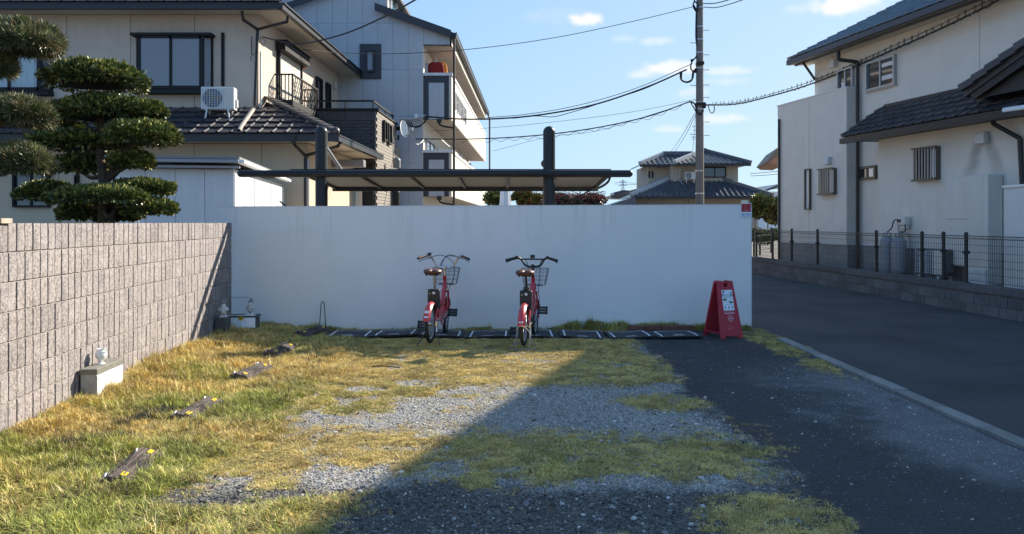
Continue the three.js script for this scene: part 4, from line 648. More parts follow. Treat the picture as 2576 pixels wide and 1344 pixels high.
// ---------------------------------------------------------------- grey apartment block with balconies
{
  const D = V(0.03, 0, -1).normalize(), Z = 27.5, XW = -3.23, XE = -2.2;
  const F = frame(V(0, 0, -Z), V(1, 0, 0), V(0, 0, 1));
  const SI = frame(V(XW, 0, -Z), D, V(1, 0, 0)), SO = frame(V(XE, 0, -Z), D, V(1, 0, 0));   // inner wall line and balcony front line
  const h = thing('apartment_block', 'grey three storey apartment block with stacked balconies and a sloped dark roof edge', 'building', V(-6, 0, -34));
  const LEN = 19.5, hitY = (py) => EYE + (560 - py) / LENS * Z;
  const yE = hitY(90), slope = 0.36, roofY = (x) => yE + (XE - x) * slope;            // right-hand roof slope
  const XU = -4.53;                                                                   // raised middle part ends here
  const body = part(h, 'wall', prism([V(XW - 0.02, -0.1, -Z - 0.03), V(-10.8, -0.1, -Z - 0.03), V(-10.8, roofY(-10.8) - 4.1, -Z - 0.03), V(-7.2, roofY(XU) + 1.2, -Z - 0.03), V(XU, roofY(XU) + 0.85, -Z - 0.03), V(XU, roofY(XU), -Z - 0.03), V(XW - 0.02, roofY(XW), -Z - 0.03)], D.clone().multiplyScalar(LEN)), M.jointDark);
  const gm = [M.aptGrey, M.aptGreyB];
  panels(body, 'facade_panel', F, [[-8.6, 2], [XW, 2], [XW, roofY(XW)], [XU, roofY(XU)], [XU - 0.001, 11], [-8.6, 11]], 0.553, 1.7, XW, hitY(293) - 1.7, 0.009, 0.03, gm, -0.03);
  { const low = []; panels(body, 'facade_panel', F, [[-5.4, 0], [XW, 0], [XW, 2], [-5.4, 2]], 0.553, 1.7, XW, hitY(293) - 1.7, 0.009, 0.03, gm, -0.03); }
  panels(body, 'facade_panel', F, [[XW, hitY(115)], [XE, hitY(115)], [XE, yE], [XW, roofY(XW)]], 0.553, 1.7, XW, hitY(293) - 1.7, 0.009, 0.03, gm, -0.03);
  part(h, 'lintel', prism([V(XW, hitY(115), -Z - 0.03), V(XE, hitY(115), -Z - 0.03), V(XE, yE, -Z - 0.03), V(XW, roofY(XW), -Z - 0.03)], D.clone().multiplyScalar(0.2)), M.jointDark);
  // raised part: side wall facing right with two blue windows
  const RU = frame(V(XU, 0, -Z), D, V(1, 0, 0));
  const up = part(h, 'upper_wall', prism([RU.to(0, roofY(XU) - 0.3, 0.002), RU.to(LEN, roofY(XU) - 0.3, 0.002), RU.to(LEN, roofY(XU) + 0.85, 0.002), RU.to(0, roofY(XU) + 0.85, 0.002)], V(-0.05, 0, 0)), M.aptWhite);
  for (const [a, b] of [[0.35, 1.5], [1.55, 2.7]]) windowUnit(up, RU, a, b, roofY(XU) + 0.1, roofY(XU) + 1.3, { fm: M.white, pane: M.glassBlue, cols: 1, c: 0.005, w: 0.06 });
  // roofs and dark fascia boards
  const rm = std(L3(0.035, 0.035, 0.04), 0.6);
  part(h, 'roof', merge([prism([V(XU - 0.05, roofY(XU - 0.05), -Z + 0.2), V(XE + 0.18, roofY(XE + 0.18), -Z + 0.2), V(XE + 0.18, roofY(XE + 0.18), -Z + 0.2).addScaledVector(D, LEN + 0.4), V(XU - 0.05, roofY(XU - 0.05), -Z + 0.2).addScaledVector(D, LEN + 0.4)], V(0, 0.1, 0)),
    prism([V(-7.2, roofY(XU) + 1.25, -Z + 0.2), V(XU + 0.3, roofY(XU) + 0.72, -Z + 0.2), V(XU + 0.3, roofY(XU) + 0.72, -Z + 0.2).addScaledVector(D, LEN), V(-7.2, roofY(XU) + 1.25, -Z + 0.2).addScaledVector(D, LEN)], V(0, 0.12, 0)),
    prism([V(-10.9, hitY(63) , -Z + 0.2), V(-7.2, roofY(XU) + 1.25, -Z + 0.2), V(-7.2, roofY(XU) + 1.25, -Z + 0.2).addScaledVector(D, LEN), V(-10.9, hitY(63), -Z + 0.2).addScaledVector(D, LEN)], V(0, 0.12, 0))]), rm);
  const [fx0, fy0] = F.hit(945, 30), [fx1, fy1] = F.hit(1136, 98);
  part(h, 'fascia', merge([prism([V(fx0, fy0, -Z + 0.18), V(fx1, fy1, -Z + 0.18), V(fx1, fy1 + 0.27, -Z + 0.18), V(fx0, fy0 + 0.27, -Z + 0.18)], V(0, 0, 0.06)),
    prism([at(720, 25, Z - 0.2), at(860, -24, Z - 0.2), at(860, -40, Z - 0.2), at(720, 9, Z - 0.2)], V(0, 0, 0.06))]), M.aptDark);
  // eave along the right side: soffit, pale fascia, dark gutter
  part(h, 'soffit', prism([V(XW, hitY(115) + 0.002, -Z), V(XE, hitY(115) + 0.002, -Z), SO.to(LEN, hitY(115) + 0.002), SI.to(LEN, hitY(115) + 0.002)], V(0, 0.04, 0)), std(L3(0.5, 0.43, 0.38), 0.8, { map: blotch }));
  part(h, 'eave_wall', prism([SO.to(0, hitY(115), 0), SO.to(LEN, hitY(115), 0), SO.to(LEN, yE - 0.02, 0), SO.to(0, yE - 0.02, 0)], V(-0.06, 0, 0)), M.aptWhite);
  part(h, 'gutter', merge([bar(SO.to(-0.2, yE - 0.02, 0.12), SO.to(LEN + 0.3, yE - 0.02, 0.12), 0.14, 0.16), bar(SO.to(-0.2, yE + 0.07, 0.19), SO.to(LEN + 0.3, yE + 0.07, 0.19), 0.03, 0.03)]), M.gutter);
  // inner wall of the balconies, partitions, floors and parapets
  part(h, 'balcony_wall', prism([SI.to(0, -0.1, 0.002), SI.to(LEN, -0.1, 0.002), SI.to(LEN, hitY(115), 0.002), SI.to(0, hitY(115), 0.002)], V(-0.04, 0, 0)), M.aptWhite);
  const floors = [hitY(490) - 0.32, hitY(300), hitY(300) - 2.8, hitY(300) - 5.6].slice(1);
  floors.forEach((y, fl) => {
    part(h, 'balcony_floor', prism([V(XW, y, -Z - 0.02), V(XE - 0.06, y, -Z - 0.02), SO.to(LEN - 0.6, y, -0.06), SI.to(LEN - 0.6, y)], V(0, 0.14, 0)), std(L3(0.52, 0.45, 0.4), 0.8, { map: blotch }));
    const ht = 1.6 - 0.02, pT = y + ht;
    const para = part(h, 'parapet', merge([prism([SO.to(0, y - 0.02, 0), SO.to(LEN - 0.6, y - 0.02, 0), SO.to(LEN - 0.6, pT, 0), SO.to(0, pT, 0)], V(-0.1, 0, 0))]), M.aptWhite);
    part(h, 'end_panel', prism([V(XW, y - 0.02, -Z - 0.03), V(XE - 0.1, y - 0.02, -Z - 0.03), V(XE - 0.1, pT, -Z - 0.03), V(XW, pT, -Z - 0.03)], V(0, 0, 0.05)), M.aptDark);
    for (const [x0, x1] of [[XW + 0.2, XE - 0.5], [XE - 0.495, XE - 0.27]]) part(h, 'inset_panel', prism([V(x0, y - 0.01, -Z + 0.02), V(x1, y - 0.01, -Z + 0.02), V(x1, pT - 0.26, -Z + 0.02), V(x0, pT - 0.26, -Z + 0.02)], V(0, 0, 0.012)), M.aptGrey);
    for (const [x0, x1] of [[XW - 0.02, XW + 0.5], [XW + 0.515, XE + 0.04]]) part(h, 'coping', bx(x1 - x0, 0.1, 0.18, (x0 + x1) / 2, pT + 0.05, -Z - 0.02), M.capWhite);
    part(h, 'coping', bar(SO.to(0.1, pT + 0.05, -0.05), SO.to(LEN - 0.6, pT + 0.05, -0.05), 0.17, 0.1), M.capWhite);
    // balcony doors and partitions along the inner wall
    for (let i = 0; i < 4; i++) {
      windowUnit(h, SI, 0.5 + i * 4.7, 2.6 + i * 4.7, y + 0.2, y + 2.15, { fm: M.alu, pane: M.glassDark, c: 0.01, w: 0.05, name: 'balcony_door' });
      windowUnit(h, SI, 3.0 + i * 4.7, 4.2 + i * 4.7, y + 1.0, y + 2.1, { fm: M.alu, pane: M.glassDark, c: 0.01, w: 0.05 });
      if (i) part(h, 'partition', prism([SI.to(i * 4.7 + 0.1, y + 0.14, 0), SI.to(i * 4.7 + 0.1, y + 0.14, 0.95), SI.to(i * 4.7 + 0.1, y + 1.95, 0.95), SI.to(i * 4.7 + 0.1, y + 1.95, 0)], V(0, 0, -0.05)), M.aptGrey);
      part(h, 'drying_rail', merge([bar(SI.to(1 + i * 4.7, y + 2.2, 0.5), SI.to(4 + i * 4.7, y + 2.2, 0.5), 0.03), bar(SI.to(1 + i * 4.7, y + 2.2, 0), SI.to(1 + i * 4.7, y + 2.2, 0.6), 0.025), bar(SI.to(4 + i * 4.7, y + 2.2, 0), SI.to(4 + i * 4.7, y + 2.2, 0.6), 0.025)]), M.white);
    }
    part(h, 'drain', merge([tube([V(XE - 0.45, y - 0.02, -Z + 0.02), V(XE - 0.43, y - 0.2, -Z + 0.02), V(XE + 0.05, y - 0.32, -Z + 0.02)], 0.04, 6), bx(0.17, 0.14, 0.12, XE - 0.45, y - 0.07, -Z + 0.02)]), M.darkBrown);
  });
  { const y = hitY(300) + 0.55, r = rngOf(12); for (let i = 0; i < 9; i++) { const a = 0.9 + i * 0.55, w = 0.3, hh = 0.62, P = (u, v) => SO.to(a + u * w, y + v * hh, 0.02), g = [bar(P(0, 0), P(0, 1), 0.05)]; if (i % 3 === 0) g.push(bar(P(0, 1), P(1, 0), 0.05), bar(P(1, 0), P(1, 1), 0.05)); else if (i % 3 === 1) g.push(bar(P(0, 1), P(1, 1), 0.05), bar(P(0, 0.5), P(0.8, 0.5), 0.05)); else g.push(bar(P(1, 0), P(1, 1), 0.05), bar(P(0, 0), P(1, 0), 0.05), bar(P(0, 1), P(1, 1), 0.05)); part(h, 'letter', merge(g), M.alu); } }
  const pipe = tube([V(XE + 0.1, yE - 0.02, -Z + 0.1), V(XE + 0.09, 0, -Z + 0.1)], 0.045, 8);
  part(h, 'downpipe', pipe, std(L3(0.05, 0.03, 0.025), 0.5));
  { const e = SO.to(LEN, 0, 0.12); part(h, 'downpipe', merge([tube([SO.to(LEN + 0.2, yE - 0.05, 0.14), V(e.x + 0.1, yE - 0.35, e.z)], 0.05, 8), tube([V(e.x + 0.1, yE - 0.33, e.z), V(e.x + 0.1, 0, e.z)], 0.05, 8)]), std(L3(0.05, 0.03, 0.025), 0.5)); }
  // small window with a wide dark surround on the facade
  { const [a0, b1] = F.hit(905, 111), [a1, b0] = F.hit(959, 199); part(h, 'window_surround', bx(a1 - a0, b1 - b0, 0.05), M.aptDark, F.m((a0 + a1) / 2, (b0 + b1) / 2, 0.02)); const [c0, d1] = F.hit(920, 127), [c1, d0] = F.hit(943, 182); windowUnit(h, F, c0, c1, d0, d1, { fm: std(L3(0.02, 0.02, 0.025), 0.5), cols: 1, w: 0.07, depth: 0.07, c: 0.045, pane: M.glassFrost }); }
  // antenna bracket with looped cable, satellite dish
  const br = thing('cable_bracket', 'pale steel bracket with looped black cables on the grey apartment wall', 'bracket', at(1040, 296, 27.2));
  part(br, 'arm', merge([bar(at(1008, 299, 27.4), at(1062, 299, 27.4), 0.1, 0.06), bar(at(1044, 290, 27.3), at(1072, 293, 27.3), 0.05, 0.1)]), M.alu);
  part(br, 'insulator', rb(0.12, 0.16, 0.1, 0.03), M.white, tmpM.makeTranslation(...at(1046, 293, 27.25)));
  part(br, 'cable_loop', merge([0, 1, 2].map((i) => tube([at(1022 + i * 6, 307, 27.35), at(1030 + i * 5, 317 + i, 27.3), at(1050 + i * 3, 318, 27.25), at(1070, 306 - i * 2, 27.25), at(1072, 296, 27.25)], 0.02, 6))), M.cable);
  const sd = thing('satellite_dish', 'white satellite dish on the corner of the brick balcony', 'satellite dish', at(1012, 325, 26.3));
  const dish = new THREE.SphereGeometry(0.46, 24, 8, 0, Math.PI * 2, 0, 0.62).scale(1, 0.6, 1).translate(0, -0.275, 0);
  part(sd, 'reflector', dish, M.white, M4(V(0, 0, 1), V(-0.9, -0.25, -0.35).normalize(), V(0.25, -0.95, 0), at(1013, 325, 26.3)).multiply(tmpM.makeScale(1, 1, 1)));
  part(sd, 'feed_arm', merge([tube([at(1018, 342, 26.3), at(1030, 336, 26.2), at(1036, 328, 26.2)], 0.02, 5), rb(0.12, 0.14, 0.12, 0.03).translate(...at(1035, 326, 26.2)), tube([at(1035, 333, 26.2), at(1038, 350, 26.3), at(1046, 362, 26.4), at(1060, 358, 27), at(1066, 350, 27.3)], 0.018, 5)]), M.steel);
  part(sd, 'mount', merge([bar(at(993, 323, 26.4), at(1012, 323, 26.35), 0.09, 0.14), bar(at(1002, 340, 26.45), at(1002, 352, 26.45), 0.06)]), M.darkMetal);
  // laundry on the top balcony
  const shirt = (name, label, px, w, m, z, top = 157, bot = 192) => {
    const t = thing(name, label, 'shirt', at(px, top, z)); const c = at(px, 0, z).x, y1 = at(0, top, z).y, y0 = at(0, bot, z).y, s = new THREE.Shape();
    s.moveTo(-w * 0.16, y1 - y0); s.quadraticCurveTo(0, y1 - y0 - 0.07, w * 0.16, y1 - y0); s.lineTo(w * 0.36, y1 - y0 - 0.06); s.quadraticCurveTo(w * 0.47, y1 - y0 - 0.14, w * 0.5, 0.02); s.lineTo(w * 0.38, 0); s.lineTo(w * 0.33, 0.25); s.lineTo(w * 0.33, -0.12); s.lineTo(-w * 0.33, -0.12); s.lineTo(-w * 0.33, 0.25); s.lineTo(-w * 0.38, 0); s.lineTo(-w * 0.5, 0.02); s.quadraticCurveTo(-w * 0.47, y1 - y0 - 0.14, -w * 0.36, y1 - y0 - 0.06);
    const g = new THREE.ExtrudeGeometry(s, { depth: 0.1, bevelEnabled: true, bevelSize: 0.02, bevelThickness: 0.03, bevelSegments: 2 });
    part(t, 'fabric', g, m, tmpM.makeTranslation(c, y0, -z - 0.05)); part(t, 'hanger', merge([tube([V(c, y1 + 0.18, -z), V(c + 0.02, y1 + 0.08, -z), V(c, y1, -z)], 0.012, 5), tube([V(c - w * 0.3, y1 - 0.04, -z), V(c, y1 + 0.05, -z), V(c + w * 0.3, y1 - 0.04, -z)], 0.012, 5)]), M.white); return t;
  };
  shirt('hanging_shirt', 'dark red long sleeved shirt drying on the top balcony of the apartment block', 1096, 0.62, std(L3(0.22, 0.015, 0.02), 0.9), 28.3);
  shirt('hanging_shirt', 'orange shirt drying behind the dark red one on the top balcony', 1110, 0.44, std(L3(0.75, 0.3, 0.05), 0.9), 28.75);
}
// ---------------------------------------------------------------- dark carport behind the white wall
{
  const c = thing('carport', 'dark grey carport with round topped posts and a thin flat roof behind the white wall', 'carport', V(-0.5, 0, -12));
  const Z0 = 11.0, post = (px, z, y) => { const x = (px - 1288) / LENS * z; part(c, 'post', merge([cyl(0.088, 0.088, y - 0.088, 20, x, (y - 0.088) / 2, -z), new THREE.SphereGeometry(0.088, 20, 8, 0, Math.PI * 2, 0, Math.PI / 2).translate(x, y - 0.088, -z)]), M.carport); return x; };
  const xl = post(808.5, Z0, 2.905), xr = post(1381.5, Z0, 2.905);
  const xr2 = post(994, 13.1, 2.1);
  const x0 = at(605, 0, Z0).x, x1 = at(1588, 0, Z0).x, yB = at(0, 438.5, Z0).y;
  part(c, 'front_beam', merge([new THREE.CapsuleGeometry(0.052, x1 - x0 - 0.1, 6, 14).rotateZ(Math.PI / 2).translate((x0 + x1) / 2, yB, -Z0 + 0.13)]), M.carport);
  const a0 = at(767, 0, Z0).x, a1 = at(1535, 0, Z0).x, yF = yB - 0.03, DEP = 1.83, yR = yF - 0.052 * DEP;
  part(c, 'roof_sheet', prism([V(a0, yF + 0.05, -Z0 - 0.17), V(a1, yF + 0.05, -Z0 - 0.17), V(a1, yR + 0.05, -Z0 - DEP), V(a0, yR + 0.05, -Z0 - DEP)], V(0, 0.03, 0)), M.carport);
  const ribs = [904, 1030, 1152, 1275, 1400].map((px) => at(px, 0, Z0).x), edges = [a0 + 0.03, ...ribs, a1 - 0.03];
  for (let i = 0; i + 1 < edges.length; i++) part(c, 'ceiling_panel', prism([V(edges[i] + 0.02, yF + 0.025, -Z0 - 0.19), V(edges[i + 1] - 0.02, yF + 0.025, -Z0 - 0.19), V(edges[i + 1] - 0.02, yR + 0.025, -Z0 - DEP + 0.03), V(edges[i] + 0.02, yR + 0.025, -Z0 - DEP + 0.03)], V(0, 0.02, 0)), M.carportPanel);
  for (const x of edges) part(c, 'rafter', bar(V(x, yF + 0.01, -Z0), V(x, yR + 0.01, -Z0 - DEP), 0.035, 0.05), M.carport);
  part(c, 'rear_beam', bar(V(a0 - 0.03, yR - 0.01, -Z0 - DEP), V(a1 + 0.03, yR - 0.01, -Z0 - DEP), 0.06, 0.075), M.carport);
  part(c, 'roof_edge', bar(V(at(735, 0, Z0).x, yB + 0.062, -Z0 + 0.05), V(at(1535, 0, Z0).x, yB + 0.062, -Z0 + 0.05), 0.1, 0.015), M.carport);
  for (const x of [xl, xr]) part(c, 'strut', tube([V(x + 0.02, 2.65, -Z0 - 0.08), V(x + 0.04, yR + 0.1, -Z0 - DEP + 0.1)], 0.024, 8), M.steel);
  part(c, 'end_bracket', merge([tube([V(x1 - 0.32, yB - 0.04, -Z0 + 0.1), V(x1 - 0.34, yB - 0.1, -Z0 + 0.1), V(a1 - 0.14, yB - 0.19, -Z0 - 0.3), V(a1 - 0.2, yB - 0.2, -Z0 - 0.5)], 0.018, 6)]), M.carport);
  part(c, 'tie_rod', tube([V(xr + 0.05, 1.66, -Z0 - 0.2), V(a1 - 0.1, yR - 0.03, -Z0 - DEP)], 0.014, 6), M.carport);
  part(c, 'rear_cap', new THREE.SphereGeometry(0.07, 14, 8), M.carport, tmpM.makeTranslation(...at(1371, 412, 12.9)));
}
// ---------------------------------------------------------------- far house with blue grey pantiles
{
  const Z = 60, F = frame(V(0, 0, -Z), V(1, 0, 0), V(0, 0, 1)), X = (px, z = Z) => (px - 1288) / LENS * z, Y = (py, z = Z) => EYE + (560 - py) / LENS * z;
  const h = thing('tiled_house', 'distant beige two storey house with blue grey pantile roofs behind the utility pole', 'house', V(15, 0, -64));
  const tm = [std(L3(0.075, 0.085, 0.105), 0.3), std(L3(0.06, 0.07, 0.09), 0.3)], ridge = std(L3(0.4, 0.4, 0.4), 0.45), ridgeD = std(L3(0.09, 0.1, 0.115), 0.4), geo = tileGeo(0.42, 0.4, 'wave', 0.035, 1.1), EZ = 58.6;
  part(h, 'wall', prism([V(X(1598), -0.1, -Z), V(X(1908), -0.1, -Z), V(X(1908), 3.5, -Z), V(X(1598), 3.5, -Z)], V(0, 0, -9)), M.farWall);
  part(h, 'wall', prism([V(X(1632, 62), 3.3, -62), V(X(1688, 62), 3.3, -62), V(X(1688, 62), 6.25, -62), V(X(1632, 62), 6.25, -62)], V(0, 0, -6)), M.farWall);
  part(h, 'wall', prism([V(X(1688, 61), 3.3, -61), V(X(1857, 61), 3.3, -61), V(X(1857, 61), 6.2, -61), V(X(1688, 61), 6.2, -61)], V(0, 0, -7)), M.farWall);
  const roofOf = (L, R, TL, TR, depthBack, wM) => { const r = part(h, 'roof', merge([prism([L, R, TR, TL], V(0, 0.1, 0)), prism([R, R.clone().add(V(0, 0, -depthBack)), TR], V(0, 0.1, 0)), prism([L, TL, L.clone().add(V(0, 0, -depthBack))], V(0, 0.1, 0))]), tm[1]);
    const n = TL.clone().sub(L), ey = V(0, n.y, n.z).normalize(); tiles(r, [L, R, TR, TL].map((p) => p.clone().add(V(0, 0.1, 0))), L.clone().add(V(0, 0.1, 0.05)), V(1, 0, 0), ey, 0.42, 0.4, geo, tm, wM);
    part(r, 'hip_ridge', bar(L.clone().add(V(0, 0.2, 0)), TL.clone().add(V(0, 0.22, 0)), 0.3, 0.3), ridge); part(r, 'hip_ridge', bar(R.clone().add(V(0, 0.2, 0)), TR.clone().add(V(0, 0.22, 0)), 0.28, 0.28), ridgeD); part(r, 'ridge', bar(TL.clone().add(V(0, 0.25, 0)), TR.clone().add(V(0, 0.25, 0)), 0.3, 0.3), ridgeD); part(r, 'eave_board', bar(L.clone().add(V(0, -0.03, 0.05)), R.clone().add(V(0, -0.03, 0.05)), 0.08, 0.16), M.darkBrown); return r; };
  roofOf(V(X(1588, EZ), 3.45, -EZ), V(X(1945, EZ), 3.45, -EZ), V(X(1700, 61.9), Y(448, 61.9), -61.9), V(X(1784, 61.9), Y(446, 61.9), -61.9), 7, 260);
  roofOf(V(X(1610, 61.2), 6.1, -61.2), V(X(1740, 61.2), 6.1, -61.2), V(X(1668, 63.4), Y(393, 63.4), -63.4), V(X(1740, 63.4), Y(393, 63.4), -63.4), 5, 40);
  roofOf(V(X(1697, 59.8), 6.08, -59.8), V(X(1889, 59.8), 6.08, -59.8), V(X(1768, 63.2), Y(385, 63.2), -63.2), V(X(1776, 63.2), Y(385, 63.2), -63.2), 6.5, 120);
  { const G = frame(V(0, 0, -60.95), V(1, 0, 0), V(0, 0, 1)); const [a0, b1] = G.hit(1770, 420), [a1, b0] = G.hit(1826, 447); windowUnit(h, G, a0, a1, b0, b1, { fm: M.darkMetal, w: 0.08 }); }
  { const G = frame(V(0, 0, -61.95), V(1, 0, 0), V(0, 0, 1)); for (const [p, q] of [[1628, 1631.5], [1637, 1640]]) { const [a0, b1] = G.hit(p + 3, 431), [a1, b0] = G.hit(q + 3, 448); windowUnit(h, G, a0, a1, b0, b1, { fm: M.darkMetal, cols: 1, w: 0.05 }); } part(h, 'wall_lamp', new THREE.SphereGeometry(0.12, 8, 6), M.darkMetal, tmpM.makeTranslation(...at(1656, 419, 61.9))); }
  part(h, 'downpipe', merge([tube([at(1904, 500, 59.9), at(1904, 590, 59.9)], 0.05, 6), tube([at(1711, 424, 60.9), at(1711, 450, 60.9), at(1720, 468, 60.4)], 0.05, 6)]), M.alu);
  const ac = makeAC('air_conditioner', 'small white air conditioner under the upper eave of the distant tiled house', at(1736, 461, 60.6), -0.15, 0.3); ac.scale.setScalar(1.05);
  // television aerials behind the pole
  const an = thing('television_aerial', 'thin television aerial on the roof of the distant tiled house', 'aerial', at(1750, 392, 63));
  { const g = [tube([at(1750, 392, 63), at(1752, 300, 63)], 0.02, 5)]; for (const [py, w] of [[318, 9], [328, 6], [338, 8], [345, 12], [350, 10]]) g.push(tube([at(1750 - w, py, 63), at(1750 + w * 1.7, py + 1, 63)], 0.02, 5)); for (let i = -2; i < 4; i++) for (const py of [318, 345]) g.push(tube([at(1752 + i * 4, py - 3, 63), at(1752 + i * 4, py + 3, 63)], 0.015, 4)); part(an, 'mast', merge(g), M.steel); }
  // neighbours: dark roofs, pylon, trees
  const h2 = thing('dark_roofed_house', 'dark low tiled roof house left of the distant beige house', 'house', at(1570, 500, 72));
  part(h2, 'wall', bx(3.4, 3, 6, X(1566, 72), 1.6, -74), M.farWall);
  part(h2, 'roof', merge([prism([at(1536, 492, 71), at(1606, 474, 71), at(1606, 482, 71), at(1540, 500, 71)], V(0, 0, -6)), prism([at(1545, 484, 76), at(1568, 478, 76), at(1600, 481, 76), at(1600, 500, 76), at(1545, 500, 76)], V(0, 0, -3))]), tm[1]);
  const h3 = thing('annex', 'low dark roofed annex at the left end of the distant tiled house', 'shed', at(1560, 510, 57));
  part(h3, 'roof', prism([at(1532, 516, 57), at(1588, 498, 57), at(1600, 498, 57), at(1600, 520, 57), at(1532, 520, 57)], V(0, 0, -4)), tm[0]);
  part(h3, 'wall', bx(2.2, 2.6, 3, X(1572, 58), 1.35, -59.5), M.darkBrown);
  const h4 = thing('pale_house', 'pale house with a dark gable roof just left of the cream house across the road', 'house', at(1945, 480, 80));
  part(h4, 'wall', prism([at(1925, 482, 80), at(1990, 482, 80), at(1990, 600, 80), at(1925, 600, 80)], V(0, 0, -6)), M.white);
  part(h4, 'roof', prism([at(1918, 481, 79.5), at(1960, 463, 79.5), at(2000, 463, 79.5), at(2000, 470, 79.5), at(1960, 470, 79.5), at(1922, 484, 79.5)], V(0, 0, -7)), tm[1]);
  const h5 = thing('brown_eave', 'brown tiled eave jutting out behind the left edge of the cream house across the road', 'roof', at(1950, 400, 27));
  part(h5, 'roof', prism([at(1930, 404, 27), at(1956, 372, 27), at(1975, 372, 27), at(1975, 412, 27), at(1930, 408, 27)], V(0.6, 0, -3)), std(L3(0.13, 0.11, 0.1), 0.6));
  part(h5, 'soffit', prism([at(1934, 409, 26.98), at(1957, 392, 26.98), at(1975, 392, 26.98), at(1975, 414, 26.98), at(1940, 413, 26.98)], V(0.6, 0, -3)), std(L3(0.28, 0.15, 0.1), 0.7));
  const py = thing('pylon', 'faint steel lattice power pylon on the horizon right of the carport', 'pylon', at(1567, 500, 480));
  { const g = [], P = (x, y) => at(x, y, 480), b = (p, q, w = 0.35) => g.push(bar(p, q, w)); for (const s of [-1, 1]) { b(P(1567 + s * 6, 500), P(1567 + s * 2.2, 470)); b(P(1567 + s * 2.2, 470), P(1567 + s * 0.5, 452)); } for (let i = 0; i < 6; i++) { const y0 = 498 - i * 7, w0 = lerp(6, 1.5, i / 6), w1 = lerp(6, 1.5, (i + 1) / 6); b(P(1567 - w0, y0), P(1567 + w1, y0 - 7), 0.22); b(P(1567 + w0, y0), P(1567 - w1, y0 - 7), 0.22); } for (const [y, w] of [[458, 9], [467, 11]]) { b(P(1567 - w, y), P(1567 + w, y)); b(P(1567 - w, y), P(1567, y - 4), 0.2); b(P(1567 + w, y), P(1567, y - 4), 0.2); } part(py, 'lattice', merge(g), std(L3(0.45, 0.5, 0.55), 0.8)); }
}
